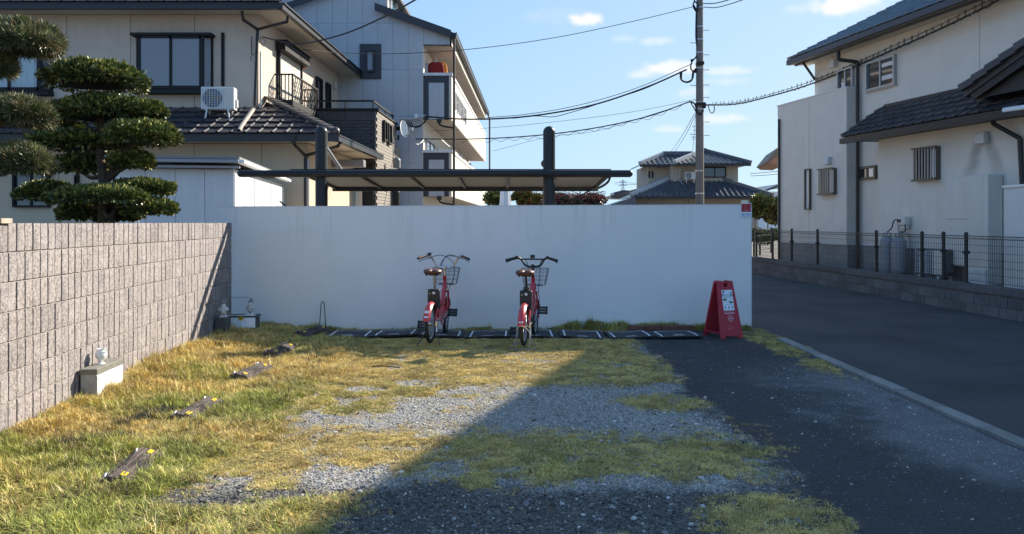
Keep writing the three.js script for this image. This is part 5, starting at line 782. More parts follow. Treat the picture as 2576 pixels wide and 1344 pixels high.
// ---------------------------------------------------------------- cream house across the road on the right
{
  const u = V(0.2, 0, 0.98).normalize(), F = frame(V(8.2, 0, -23.3), u, V(-1, 0, 0.2)), G0 = 0.28;
  const h = thing('rendered_house', 'large cream rendered house with dark tiled roofs across the road on the right', 'house', F.to(8, 0, -4));
  const CM = -0.28, CE = 0.35;                                            // main wall and ground floor extension planes
  const hit = (px, py, c) => F.hit(px, py, c);
  const slab = (pts, c, depth, m, name = 'wall') => part(h, name, prism(pts.map(([a, b]) => F.to(a, b, c)), F.n.clone().multiplyScalar(-depth)), m);
  const aB = hit(2130, 500, 0)[0], yB0 = hit(1955, 269, 0)[1], a2 = hit(2050, 200, CM)[0];
  // balcony block at the far end, main two storey wall, ground floor extension
  slab([[0, 0.95], [aB, 0.95], [aB, yB0], [0, yB0]], 0, 3.4, M.rHouse, 'balcony_block');
  slab([[-0.02, G0 - 0.1], [aB + 0.02, G0 - 0.1], [aB + 0.02, 0.9], [-0.02, 0.9]], -0.015, 3.4, M.rBase, 'foundation');
  slab([[-0.03, 0.9], [aB + 0.03, 0.9], [aB + 0.03, 0.95], [-0.03, 0.95]], 0.015, 3.3, M.capWhite, 'ledge');
  slab([[-0.02, yB0], [aB + 0.02, yB0], [aB + 0.02, yB0 + 0.035], [-0.02, yB0 + 0.035]], 0.02, 0.3, M.capWhite, 'coping');
  const END = 21;
  const mw = slab([[a2, yB0 - 1.6], [aB, yB0 - 1.6], [aB, 0.95], [END, 0.95], [END, 6.2], [a2, 6.2]], CM, 7.6, M.rHouseB);
  slab([[aB, G0 - 0.1], [END, G0 - 0.1], [END, 0.9], [aB, 0.9]], CM - 0.015, 7, M.rBase, 'foundation');
  slab([[aB, 0.9], [END, 0.9], [END, 0.95], [aB, 0.95]], CM + 0.015, 7, M.capWhite, 'ledge');
  const aX = hit(2210, 400, CE)[0], eaveE = 0.9, yEave = hit(2122, 359, eaveE)[1], aL = hit(2122, 359, eaveE)[0];
  slab([[aX, 0.95], [END, 0.95], [END, yEave + 0.3], [aX, yEave + 0.3]], CE, 0.6, M.rHouseB, 'extension_wall');
  slab([[aX, G0 - 0.1], [END, G0 - 0.1], [END, 0.9], [aX, 0.9]], CE - 0.015, 0.6, M.rBase, 'foundation');
  slab([[aX - 0.01, 0.9], [END, 0.9], [END, 0.95], [aX - 0.01, 0.95]], CE + 0.015, 0.6, M.capWhite, 'ledge');
  // vertical joints of the render
  const joint = (px, y0, y1, c) => { const a = hit(px, 300, c)[0]; part(h, 'joint', bx(0.012, y1 - y0, 0.004), M.jointDark, F.m(a, (y0 + y1) / 2, c)); };
  joint(2465, 4.3, 6.1, CM); joint(2036, 1, yB0 - 0.05, 0.0);
  // upper roof: eave along the road, gable end far away, a cross gable at the near end
  const EC = 0.32, yE = 6.2, pitch = 0.5, aE = 1.2, aW = 7.2, tm = [std(L3(0.085, 0.15, 0.2), 0.35), std(L3(0.07, 0.125, 0.175), 0.37), std(L3(0.1, 0.17, 0.22), 0.35)], dm = [std(L3(0.055, 0.05, 0.055), 0.5), std(L3(0.068, 0.062, 0.066), 0.5), std(L3(0.045, 0.042, 0.048), 0.5)];
  const RUN = 4.6, ridgeY = yE + RUN * pitch, R = (a, c) => F.to(a, yE + (EC - c) * pitch, c);
  const up = part(h, 'roof', merge([prism([R(aE, EC), R(aW + 0.5, EC), R(aW + 0.5, EC - RUN), R(aE, EC - RUN)], V(0, 0.06, 0)), prism([F.to(aE, ridgeY, EC - RUN), F.to(16, ridgeY, EC - RUN), F.to(16, yE - 0.2, EC - 2 * RUN), F.to(aE, yE - 0.2, EC - 2 * RUN)], V(0, 0.06, 0))]), tm[1]);
  const ey = R(0, EC - 1).sub(R(0, EC)).normalize();
  tiles(up, [R(aE, EC), R(9.4, EC), R(9.4, EC - RUN), R(aE, EC - RUN)].map((p) => p.add(V(0, 0.06, 0))), R(aE, EC).add(V(0, 0.06, 0)), u, ey, 0.34, 0.36, tileGeo(0.34, 0.36, 'flat', 0.045), tm, 299);
  for (let i = 0; i < 14; i++) { const c0 = EC - i * 0.33, c1 = EC - (i + 1) * 0.33; part(up, 'verge_tile', bar(R(aE - 0.02, c0 + 0.03).add(V(0, 0.1, 0)), R(aE - 0.02, c1).add(V(0, 0.07, 0)), 0.16, 0.1), tm[i % 3]); }
  // cross gable
  const gs = 0.613, gh = 6.2, Wg = (a) => yE + gs * (gh - Math.abs(a - aW - gh));
  part(h, 'gable_roof', merge([[aW, aW + gh], [aW + 2 * gh, aW + gh]].map(([p, q]) => prism([F.to(p, Wg(p) + 0.04, EC + 0.05), F.to(q, Wg(q) + 0.04, EC + 0.05), F.to(q, Wg(q) + 0.04, EC - 6), F.to(p, Wg(p) + 0.04, EC - 6)], V(0, 0.1, 0)))), tm[1]);
  slab([[aW + 0.3, 6], [aW + 2 * gh - 0.3, 6], [aW + gh, Wg(aW + gh) - 0.05]], CM, 5, M.rHouseB, 'gable_wall');
  part(h, 'soffit', prism([F.to(aE, yE - 0.1, EC - 0.02), F.to(16, yE - 0.1, EC - 0.02), F.to(16, yE - 0.1, CM), F.to(aE, yE - 0.1, CM)], V(0, 0.02, 0)), M.soffit);
  part(h, 'gutter', merge([bar(F.to(aE - 0.02, yE - 0.04, EC + 0.05), F.to(16, yE - 0.04, EC + 0.05), 0.12, 0.14), bar(F.to(aE + 0.1, yE - 0.12, EC - 0.12), F.to(16, yE - 0.12, EC - 0.12), 0.08, 0.06)]), std(L3(0.06, 0.056, 0.062), 0.45));
  part(h, 'barge_board', bar(R(aE + 0.05, EC - 0.05).add(V(0, -0.05, 0)), R(aE + 0.05, EC - RUN).add(V(0, -0.05, 0)), 0.05, 0.16), M.gutter);
  part(h, 'brace', tube([F.to(hit(2017, 170, EC)[0], yE - 0.15, EC - 0.05), F.to(a2 - 0.0, yE - 0.55, CM)], 0.035, 6), M.gutter);
  // lower roof over the extension
  const pl = (hit(2227, 285, CM)[1] - yEave) / (eaveE - CM), RL = (a, c) => F.to(a, yEave + 0.08 + (eaveE - c) * pl, c);
  const low = part(h, 'roof', prism([RL(aL, eaveE), RL(10.2, eaveE), RL(10.2, CM), RL(aL + 0.02, CM)], V(0, 0.05, 0)), dm[0]);
  tiles(low, [RL(aL, eaveE), RL(9.6, eaveE), RL(9.6, CM + 0.05), RL(aL, CM + 0.05)].map((p) => p.add(V(0, 0.05, 0))), RL(aL, eaveE).add(V(0, 0.05, 0)), u, RL(0, -1).sub(RL(0, 0)).normalize(), 0.3, 0.27, tileGeo(0.3, 0.27, 'flat', 0.04), dm, 200);
  for (let i = 0; i < 5; i++) part(low, 'verge_tile', bar(RL(aL - 0.03, eaveE - i * 0.236).add(V(0, 0.1, 0)), RL(aL - 0.03, eaveE - (i + 1) * 0.236).add(V(0, 0.06, 0)), 0.14, 0.09), dm[i % 3]);
  part(h, 'flashing', bar(RL(aL, CM + 0.03).add(V(0, 0.1, 0)), RL(10.2, CM + 0.03).add(V(0, 0.1, 0)), 0.04, 0.1), M.gutter);
  part(h, 'gutter', bar(F.to(aL - 0.03, yEave + 0.03, eaveE + 0.03), F.to(10.3, yEave + 0.03, eaveE + 0.03), 0.12, 0.13), M.gutter);
  part(h, 'soffit', prism([F.to(aL + 0.1, yEave + 0.02, eaveE - 0.03), F.to(10.2, yEave + 0.02, eaveE - 0.03), F.to(10.2, yEave + 0.02, CE - 0.5), F.to(aL + 0.1, yEave + 0.02, CE - 0.5)], V(0, 0.015, 0)), M.gutter);
  // near porch roof at the right edge of the picture
  { const c1 = 1.05, P = (a, c) => F.to(a, 3.95 + (a - 8.45) * 0.4, c); const pr = part(h, 'porch_roof', merge([prism([P(8.45, c1), P(13, c1), P(13, CM), P(8.45, CM)], V(0, 0.12, 0))]), dm[0]);
    for (let i = 0; i < 9; i++) { part(pr, 'verge_tile', bar(P(8.42 + i * 0.32, c1 + 0.03).add(V(0, 0.2, 0)), P(8.42 + (i + 1) * 0.32 + 0.02, c1 + 0.03).add(V(0, 0.16, 0)), 0.14, 0.13), dm[i % 3]); }
    part(pr, 'barge_board', bar(P(8.6, c1 - 0.05).add(V(0, -0.07, 0)), P(13, c1 - 0.05).add(V(0, -0.07, 0)), 0.04, 0.16), M.gutter); part(pr, 'barge_board', bar(P(8.6, c1 - 0.18).add(V(0, -0.14, 0)), P(13, c1 - 0.18).add(V(0, -0.14, 0)), 0.05, 0.12), std(L3(0.07, 0.055, 0.055), 0.6));
    part(h, 'gable_board', prism([F.to(8.75, 3.92, 0.9), F.to(13, 3.92, 0.9), P(13, 0.9).add(V(0, -0.02, 0)), P(8.75, 0.9).add(V(0, -0.02, 0))], F.n.clone().multiplyScalar(-0.04)), M.darkBrown);
    const [q, y] = hit(2527, 278, 0.95); part(h, 'white_gutter', merge([tube([F.to(q, y, 0.95), F.to(q + 2, y - 0.06, 0.95)], 0.055, 8)]), M.white); part(h, 'soffit', prism([F.to(8.6, 3.9, 0.95), F.to(13, 3.9, 0.95), F.to(13, 3.9, CE), F.to(8.6, 3.9, CE)], V(0, 0.02, 0)), M.gutter); }
  // downpipes
  const pipe = (pts, r = 0.05, m = M.darkBrown) => part(h, 'downpipe', merge(pts.slice(0, -1).map((p, i) => tube([p, pts[i + 1]], r, 8))), m);
  const W = (px, py, c) => { const [a, b] = hit(px, py, c); return F.to(a, b, c); };
  pipe([W(2110, 128, EC - 0.1), W(2110, 150, EC - 0.1), W(2158, 156, CM + 0.1), F.to(hit(2158, 300, CM + 0.1)[0], G0, CM + 0.1)]);
  pipe([W(1960, 300, 0.05), F.to(hit(1960, 300, 0.05)[0], G0, 0.05)], 0.035);
  pipe([W(2497, 300, CE + 0.35), W(2500, 312, CE + 0.3), W(2566, 348, CE + 0.06), W(2573, 480, CE + 0.06)], 0.045);
  // windows
  const win = (x0, y0, x1, y1, c, o) => { const [p, b1] = hit(x0, y0, c), [q] = hit(x1, y0, c), [, b0] = hit((x0 + x1) / 2, y1, c), bt = hit((x0 + x1) / 2, y0, c)[1]; return [windowUnit(h, F, p, q, b0, bt, { c, fm: M.alu, ...o }), p, q, b0, bt]; };
  const blind = (f, W, H, list) => list.forEach(([x, y, w, hh]) => sub(f, 'blind', bx(w * W, hh * H, 0.006), M.glassPale, [(x - 0.5) * W, (y - 0.5) * H, 0.05]));
  { const [f, p, q, b0, b1] = win(2184, 148, 2257, 222, CM, { depth: 0.09, sill: 0.06 }); blind(f, q - p, b1 - b0, [[0.74, 0.75, 0.38, 0.13], [0.74, 0.32, 0.38, 0.15]]); }
  { const [f, p, q, b0, b1] = win(2112, 172, 2151, 245, CM, { depth: 0.09 }); blind(f, q - p, b1 - b0, [[0.34, 0.4, 0.2, 0.3]]); }
  win(2108 - 79, 425, 2042, 528, 0.0, { cols: 1, pane: M.glassPale, fm: M.bronze, w: 0.03 });
  const grille = (x0, y0, x1, y1, c) => { const [f, p, q, b0, b1] = win(x0, y0, x1, y1, c, { fm: M.bronze, pane: M.glassDark, w: 0.04 }); const w = Math.abs(q - p), hh = b1 - b0, g = []; for (let i = 0; i < 8; i++) sub(f, 'grille_bar', bx(0.022, hh + 0.02, 0.02), M.alu, [-w / 2 + w * (i + 0.5) / 8, 0, 0.13]); sub(f, 'grille_rail', merge([bx(w + 0.04, 0.03, 0.05, 0, hh / 2, 0.13), bx(w + 0.04, 0.04, 0.05, 0, -hh / 2, 0.13)]), M.bronze); blind(f, w, hh, [[0.78, 0.5, 0.2, 0.85]]); };
  grille(2068, 425, 2106, 489, 0.0);
  grille(2308, 372, 2367, 453, CE);
  { const [f, p, q, b0, b1] = win(2166, 418, 2208, 452, CM, { fm: M.bronze, cols: 2, w: 0.06 }); blind(f, Math.abs(q - p), b1 - b0, [[0.78, 0.5, 0.38, 0.6]]); }
  // vent hoods
  const vent = (px, py, c, s = 0.2) => { const [a, b] = hit(px, py, c); part(h, 'vent_hood', merge([rb(s, s, 0.14, 0.02, 0, 0, 0.07), bx(s * 1.2, 0.015, 0.02, 0, s * 0.55, 0.02)]), M.applianceWhite, F.m(a, b, c)); };
  vent(2088, 405, 0); vent(2478, 348, CE, 0.22); vent(2102, 160, CM, 0.24);
  // flush meter cupboard and flue stains
  { const st = print(256, 256, (c, W, H) => { c.clearRect(0, 0, W, H); c.fillStyle = '#000'; c.fillRect(0, 0, W, H); const rs = rngOf(4); for (let i = 0; i < 900; i++) { const s = rs(), side = rs() < 0.5 ? -1 : 1, y = 20 + s * 190, x = 128 + side * (14 + s * 62) + (rs() - 0.5) * (20 + 46 * s); c.fillStyle = `rgba(255,255,255,${0.035 * (1 - 0.5 * s)})`; c.beginPath(); c.arc(x, y, 6 + rs() * 18, 0, 7); c.fill(); } }); st.colorSpace = THREE.NoColorSpace;
    const [a, b] = hit(2476, 398, CE); part(h, 'soot_stain', new THREE.PlaneGeometry(1.3, 1.1), new THREE.MeshStandardMaterial({ color: L3(0.16, 0.15, 0.15), roughness: 0.95, alphaMap: st, transparent: true, opacity: 0.38 }), F.m(a, b, CE + 0.004)); }
  { const [p, b1] = hit(2402, 448, CE), [q] = hit(2470, 448, CE); const cu = part(h, 'meter_cupboard', rb(q - p, b1 - 0.6, 0.2, 0.015, 0, 0, 0.1), M.rHouse, F.m((p + q) / 2, (b1 + 0.6) / 2, CE)); sub(cu, 'door_gap', bx(q - p - 0.01, 0.012, 0.004), M.jointDark, [0, 0.05, 0.2]); sub(cu, 'latch', rb(0.05, 0.1, 0.012, 0.004), M.applianceGrey, [(q - p) * 0.35, 0.75, 0.204]);
    const [r] = hit(2528, 448, CE); const t2 = thing('hot_water_unit', 'tall grey hot water unit standing against the cream house wall behind the fence', 'water heater', F.to((q + r) / 2, G0, CE + 0.2)); part(t2, 'cabinet', rb((r - q) * 0.96, b1 - G0, 0.34, 0.02, 0, (b1 - G0) / 2, 0), M.applianceGrey, F.m((q + r) / 2, G0, CE + 0.2)); part(t2, 'pipe_cover', rb((r - q) * 0.9, 0.3, 0.28, 0.02, 0, 0.15, 0.05), M.applianceWhite, F.m((q + r) / 2, G0, CE + 0.22)); }
  // gas cylinders, meter and hoses
  const gm = std(L3(0.3, 0.31, 0.33), 0.5, { map: blotch });
  const gas = (px, label, hgt = 0.95) => { const a = hit(px, 640, CE + 0.32)[0], p = F.to(a, G0, CE + 0.32), t = thing('gas_cylinder', label, 'gas cylinder', p); const pr = [[0, 0.05], [0.13, 0.05], [0.158, 0.09], [0.16, 0.16], [0.16, hgt - 0.22], [0.15, hgt - 0.14], [0.1, hgt - 0.07], [0.05, hgt - 0.05], [0, hgt - 0.05]].map(([x, y]) => new THREE.Vector2(x, y)); sub(t, 'tank', new THREE.LatheGeometry(pr, 22), gm); sub(t, 'foot_ring', cyl(0.13, 0.14, 0.08, 18, 0, 0.04, 0), gm); sub(t, 'collar', new THREE.TorusGeometry(0.085, 0.014, 6, 18, 4.7).rotateX(Math.PI / 2).translate(0, hgt + 0.02, 0), gm); sub(t, 'valve', merge([cyl(0.02, 0.025, 0.1, 8, 0, hgt - 0.01, 0), cyl(0.035, 0.035, 0.02, 8, 0, hgt + 0.05, 0)]), M.steel); for (const s of [-1, 1]) sub(t, 'collar_post', bx(0.02, 0.1, 0.02, s * 0.08, hgt - 0.03, 0), gm); return p; };
  const g1 = gas(2232, 'grey gas cylinder left of its twin behind the mesh fence'), g2 = gas(2262, 'grey gas cylinder right of its twin, below the gas meter');
  const mt = thing('gas_meter', 'pale grey gas meter with black hoses on the cream house wall', 'gas meter', W(2285, 560, CE));
  part(mt, 'body', merge([rb(0.24, 0.2, 0.15, 0.03, 0, 0, 0.12), rb(0.2, 0.16, 0.1, 0.03, 0, -0.12, 0.1)]), M.applianceGrey, F.m(...hit(2286, 556, CE), CE)); part(mt, 'dial', rb(0.12, 0.07, 0.01, 0.004), M.blackPlastic, F.m(...hit(2281, 556, CE), CE + 0.2));
  part(mt, 'pipe', merge([tube([W(2262, 556, CE + 0.08), W(2262, 585, CE + 0.08), W(2285, 588, CE + 0.08), W(2290, 600, CE + 0.05), F.to(hit(2290, 640, CE + 0.05)[0], G0 + 0.3, CE + 0.05)], 0.018, 6), rb(0.07, 0.12, 0.07, 0.02).translate(...W(2262, 560, CE + 0.08))]), M.steel);
  part(mt, 'hose', merge([tube([g1.clone().setY(G0 + 1.0), W(2243, 575, CE + 0.25), W(2250, 555, CE + 0.12), W(2262, 552, CE + 0.08)], 0.014, 6), tube([g2.clone().setY(G0 + 1.0), W(2277, 582, CE + 0.28), W(2277, 566, CE + 0.2)], 0.014, 6)]), M.cable);
  const ac = makeAC('air_conditioner', 'grey air conditioner on the ground behind the mesh fence, right of the gas cylinders', F.to(hit(2352, 640, CE + 0.3)[0], G0, CE + 0.3), Math.atan2(F.n.x, F.n.z), 0.1, std(L3(0.1, 0.1, 0.1), 0.6));
  // tall white storage cabinet cut by the right edge of the picture
  const cb = thing('storage_cabinet', 'tall white cabinet behind the fence at the right edge of the picture', 'cabinet', at(2570, 700, 12.0).setY(0.28)); const cu = V(0.05, 0, 1).normalize(), cn = V(-1, 0, 0.05).normalize(); const C0 = at(2526, 0, 12.9); const CF = frame(V(C0.x, 0, C0.z), cu, cn);
  const top = CF.hit(2526, 470)[1]; part(cb, 'body', prism([CF.to(0, 0.28, 0), CF.to(1.7, 0.28, 0), CF.to(1.7, top, 0), CF.to(0, top, 0)], V(0.7, 0, 0)), M.applianceWhite); part(cb, 'top_edge', bar(CF.to(-0.01, top, 0.01), CF.to(1.7, top, 0.01), 0.04, 0.04), M.white); part(cb, 'door', prism([CF.to(0.05, 0.36, 0.002), CF.to(1.66, 0.36, 0.002), CF.to(1.66, top - 0.06, 0.002), CF.to(0.05, top - 0.06, 0.002)], cn.clone().multiplyScalar(0.012)), M.applianceWhite);
}
// ---------------------------------------------------------------- utility pole and cables
{
  const Z = 28, x = at(1760.5, 0, Z).x, r0 = 0.165, r1 = 0.112, H = 12.5, p = thing('utility_pole', 'concrete utility pole with climbing steps and bundled cables beyond the white wall', 'utility pole', V(x, 0, -Z));
  const Y = (py) => EYE + (560 - py) / LENS * Z, rad = (y) => lerp(r0, r1, y / H);
  sub(p, 'shaft', cyl(r1, r0, H, 20, 0, H / 2, 0), M.pole);
  for (const py of [20, 68, 100, 133, 160, 172, 258, 275, 430, 487]) sub(p, 'band', cyl(rad(Y(py)) + 0.012, rad(Y(py)) + 0.012, 0.05, 16, 0, Y(py), 0), M.steel);
  for (const [py, s] of [[76, 1], [108, -1], [138, 1], [176, 1], [215, -1], [214, 1], [245, 1], [307, 1], [338, -1], [341, 1]]) sub(p, 'step_bolt', merge([cyl(0.013, 0.013, 0.2, 6).rotateZ(Math.PI / 2).translate(s * (rad(Y(py)) + 0.1), Y(py), 0), cyl(0.02, 0.02, 0.02, 6).rotateZ(Math.PI / 2).translate(s * (rad(Y(py)) + 0.2), Y(py), 0)]), M.steel);
  const P = (px, py, dz = 0) => at(px, py, Z + dz).sub(p.position);
  sub(p, 'riser_cable', merge([tube([P(1752, 25, -0.05), P(1751, 90, -0.05), P(1753, 140, -0.05), P(1741, 155, -0.1), P(1738, 172), P(1745, 182)], 0.03, 6), tube([P(1748, 0), P(1744, 14), P(1752, 28, -0.1), P(1756, 12, -0.15), P(1748, 4)], 0.028, 6), tube([P(1744, 10), P(1750, 22), P(1754, 30)], 0.025, 6)]), M.cable);
  sub(p, 'cable_loop', merge([tube([P(1712, 180), P(1714, 200), P(1728, 207), P(1740, 202), P(1744, 182), P(1752, 172, -0.1)], 0.035, 6), tube([P(1715, 180), P(1716, 203), P(1730, 206), P(1742, 198), P(1745, 178)], 0.03, 6), tube([P(1738, 255), P(1748, 262), P(1754, 282, -0.12), P(1763, 288, -0.2), P(1770, 278, -0.1)], 0.03, 6), tube([P(1735, 253), P(1745, 270), P(1756, 286, -0.12), P(1768, 280, -0.1)], 0.022, 6), tube([P(1782, 265), P(1786, 280), P(1792, 285), P(1797, 278), P(1797, 266)], 0.018, 6)]), M.cable);
  sub(p, 'clamp', merge([rb(0.14, 0.22, 0.14, 0.03).translate(...P(1771, 265, -0.1).toArray()), rb(0.26, 0.12, 0.3, 0.02).translate(...P(1761, 160, -0.1).toArray()), rb(0.1, 0.1, 0.1, 0.03).translate(...P(1741, 152, 0).toArray()), rb(0.16, 0.1, 0.12, 0.03).translate(...P(1748, 180, 0).toArray()), rb(0.22, 0.1, 0.3, 0.02).translate(...P(1758, 262, -0.08).toArray())]), M.darkMetal);
  const wire = (label, pts, r, name = 'power_cable') => { const q = pts.map(([px, py, z]) => at(px, py, z)), t = new THREE.Mesh(tube(q, r, 5, pts.length * 10), M.cable); t.name = numbered(name); t.castShadow = true; scene.add(t); tag(t, label, 'cable'); return q; };
  wire('black cable rising from the corner of the cream house to the top of the picture', [[660, 93, 19.4], [740, 110, 18.2], [850, 90, 16.4], [960, 45, 14.5], [1050, -4, 13], [1160, -70, 11.5]], 0.017);
  wire('thin wire from the pole top down across the apartment gable', [[1749, 16, 28], [1600, 52, 27.4], [1400, 94, 26.6], [1190, 123, 25.6], [1000, 135, 24.5], [860, 133, 23.3], [760, 125, 22]], 0.012);
  wire('thick black cable sagging from the pole to the apartment bracket', [[1728, 175, 28], [1640, 214, 28], [1500, 262, 28], [1380, 286, 28], [1280, 297, 27.8], [1170, 300, 27.5], [1066, 293, 27.2]], 0.03);
  wire('slack loop of cable hung under the thick black cable', [[1700, 188, 28], [1620, 224, 28], [1540, 250, 28], [1440, 282, 28], [1390, 294, 28], [1350, 292, 28], [1290, 298, 27.8]], 0.014);
  wire('thin wire just above the thick black cable', [[1742, 160, 28], [1600, 222, 28], [1450, 266, 28], [1320, 288, 28], [1226, 296, 27.8]], 0.012);
  wire('thin pale wire below the thick black cable', [[1755, 249, 28], [1600, 280, 28], [1400, 306, 28], [1230, 322, 28], [1080, 330, 27.6]], 0.007);
  wire('lower sagging cable from the pole to the apartment balcony', [[1735, 256, 28], [1640, 290, 28], [1520, 318, 28], [1380, 338, 28], [1220, 349, 27.9], [1045, 350, 27.3]], 0.022);
  const lash = wire('wavy lashing wire hanging under the lower sagging cable', [...Array(34)].map((_, i) => { const t = i / 33, px = lerp(1716, 1160, t), base = [[1716, 263], [1640, 292], [1520, 320], [1380, 341], [1220, 352], [1160, 353]]; let py = 350; for (let k = 0; k + 1 < base.length; k++) if (px <= base[k][0] && px >= base[k + 1][0]) py = lerp(base[k][1], base[k + 1][1], (base[k][0] - px) / (base[k][0] - base[k + 1][0])); return [px, py + (i % 2 ? 7 : 1), 27.95]; }), 0.008);
  wire('thin wire above the lower sagging cable', [[1752, 252, 28], [1640, 288, 28.2], [1500, 330, 28.6], [1380, 345, 29], [1240, 380, 29.5]], 0.006);
  wire('upper right pair of wires leaving the pole top', [[1768, 9, 28], [1800, 8, 27.4], [1835, -1, 26.8], [1880, -16, 26]], 0.018);
  wire('lower right wire leaving the pole top', [[1770, 18, 28], [1800, 19, 27.4], [1840, 9, 26.6], [1890, -8, 26]], 0.016);
  wire('guy wire left of the pole running to its foot', [[1756, 190, 28], [1747, 330, 28], [1735, 470, 28], [1733, 515, 28]], 0.008);
  wire('thin service wire dropping to the distant tiled house', [[1748, 285, 28], [1714, 345, 40], [1672, 404, 62]], 0.012);
  wire('second thin service wire dropping to the distant tiled house', [[1750, 290, 28], [1722, 345, 40], [1684, 402, 62]], 0.012);
  // the spiral bundle to the right, passing in front of the cream house
  const path = [[1774, 265, 28], [1850, 262, 26.2], [1935, 243, 24.2], [2030, 215, 22.2], [2140, 172, 20.2], [2250, 124, 18.4], [2350, 80, 17], [2450, 32, 15.8], [2520, -4, 15], [2620, -60, 14]];
  const q = wire('thick twisted cable bundle from the pole across the cream house at upper right', path, 0.022);
  const up = path.map(([a, b, c], i) => [a, b - lerp(2, 16, i / 9), c]); wire('thin carrier wire above the twisted cable bundle', up, 0.009);
  const curve = new THREE.CatmullRomCurve3(q), N = 620, helix = []; for (let i = 0; i <= N; i++) { const t = 0.03 + 0.95 * i / N, c = curve.getPointAt(t), a = i * 0.55, r = 0.045 + 0.06 * fbm(i * 0.03, 3, 9, 3); helix.push(V(c.x + 0.02 * Math.cos(a * 0.5), c.y + 0.055 + r * Math.sin(a), c.z + r * Math.cos(a))); }
  const hx = new THREE.Mesh(new THREE.TubeGeometry(new THREE.CatmullRomCurve3(helix), 1400, 0.0075, 4), M.cable); hx.name = 'coiled_wire'; hx.castShadow = true; scene.add(hx); tag(hx, 'loose coiled wire wound round the twisted cable bundle at upper right', 'cable');
  const clips = []; for (let i = 0; i < 12; i++) { const c = curve.getPointAt(0.6 + i * 0.03); clips.push(rb(0.028, 0.028, 0.028, 0.008).translate(c.x, c.y + (i % 3 ? 0.12 : -0.03), c.z)); }
  const cl = new THREE.Mesh(merge(clips), M.white); cl.name = 'cable_clips'; scene.add(cl); tag(cl, 'row of small white clips on the cable bundle in front of the cream house', 'cable clips'); cl.userData.kind = 'stuff';
  for (const [y0, y1, y2] of [[437, 434, 431], [443, 441, 438]]) wire(`far power line ${y0 < 440 ? 'upper' : 'lower'} of the pair right of the distant tiled house`, [[1888, y0, 200], [1925, y1, 200], [1960, y2, 200]], 0.07);
  for (const [y, k] of [[461, 'upper'], [465, 'lower']]) wire(`far power line, ${k} of the pair beside the pylon`, [[1545, y - 2, 480], [1600, y, 300], [1640, y, 200]], 0.09);
}
// ---------------------------------------------------------------- trees, shrubs, parasol
const leafQuad = (() => { const pos = []; const A = [0, 0, 0], B = [0.28, 0.06, 0.45], C = [0, 0.0, 1], D = [-0.28, 0.06, 0.45]; pos.push(...A, ...B, ...C, ...A, ...C, ...D); const g = new THREE.BufferGeometry(); g.setAttribute('position', new THREE.Float32BufferAttribute(pos, 3)); g.computeVertexNormals(); return g; })();
const needleTuft = (() => { const r = rngOf(9), pos = []; for (let i = 0; i < 9; i++) { const a = i * 2.399, s = 0.35 + 0.5 * r(), d = [Math.cos(a) * s, Math.sin(a) * s, 0.75], w = 0.095; const p = [-d[1], d[0], 0], l = Math.hypot(...p) || 1; pos.push(p[0] / l * w, p[1] / l * w, 0, -p[0] / l * w, -p[1] / l * w, 0, d[0], d[1], d[2]); } const g = new THREE.BufferGeometry(); g.setAttribute('position', new THREE.Float32BufferAttribute(pos, 3)); g.computeVertexNormals(); return g; })();
function pad(tree, rx, ry, rz, c, count, size, palette, geo, seed, leafMat, coreMat) {   // a clipped foliage cushion: domed above, hollow and ragged below
  const r = rngOf(seed), list = [], q = new THREE.Quaternion(), z = V(0, 0, 1), d = V(0, 0, 0), inv = tree.position;
  const shape = (th, ph) => { const k = 1 + 0.3 * (vnoise(th * 1.9 + seed, ph * 2.6, 5, 0) - 0.5) + 0.16 * (vnoise(th * 5.5, ph * 6 + seed, 8) - 0.5); return k; };
  for (let i = 0; i < count; i++) {
    const th = r() * 6.283, sy = -0.55 + 1.55 * Math.pow(r(), 0.8), ph = Math.asin(clamp(sy, -1, 1)), k = shape(th, ph) * (1 - 0.22 * r() * r());
    d.set(Math.cos(th) * Math.cos(ph), Math.sin(ph), Math.sin(th) * Math.cos(ph));
    const p = V(d.x * rx * k, (d.y > 0 ? d.y : d.y * 0.6) * ry * k, d.z * rz * k).add(c).sub(inv);
    const dir = V(d.x / rx + rr(-0.9, 0.9, r) / rx, d.y / ry * 0.8 + rr(-0.3, 1.0, r) / rx, d.z / rz + rr(-0.9, 0.9, r) / rz).normalize();
    q.setFromUnitVectors(z, dir).multiply(tmpQ.setFromAxisAngle(z, r() * 6.283));
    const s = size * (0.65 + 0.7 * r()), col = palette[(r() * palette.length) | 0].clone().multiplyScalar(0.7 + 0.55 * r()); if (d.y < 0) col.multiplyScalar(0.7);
    list.push([new THREE.Matrix4().compose(p, q.clone(), V(s, s, s)), col]);
  }
  const core = new THREE.IcosahedronGeometry(1, 3), cp = core.attributes.position; for (let i = 0; i < cp.count; i++) { const v = V(cp.getX(i), cp.getY(i), cp.getZ(i)).normalize(), k = 0.8 * shape(Math.atan2(v.z, v.x) + (v.z < 0 ? 6.283 : 0), Math.asin(v.y)); cp.setXYZ(i, v.x * rx * k, (v.y > 0 ? v.y : v.y * 0.55) * ry * k, v.z * rz * k); } core.computeVertexNormals();
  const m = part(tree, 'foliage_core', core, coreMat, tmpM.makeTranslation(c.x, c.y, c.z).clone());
  instanced('foliage', geo, leafMat, list, tree);
}
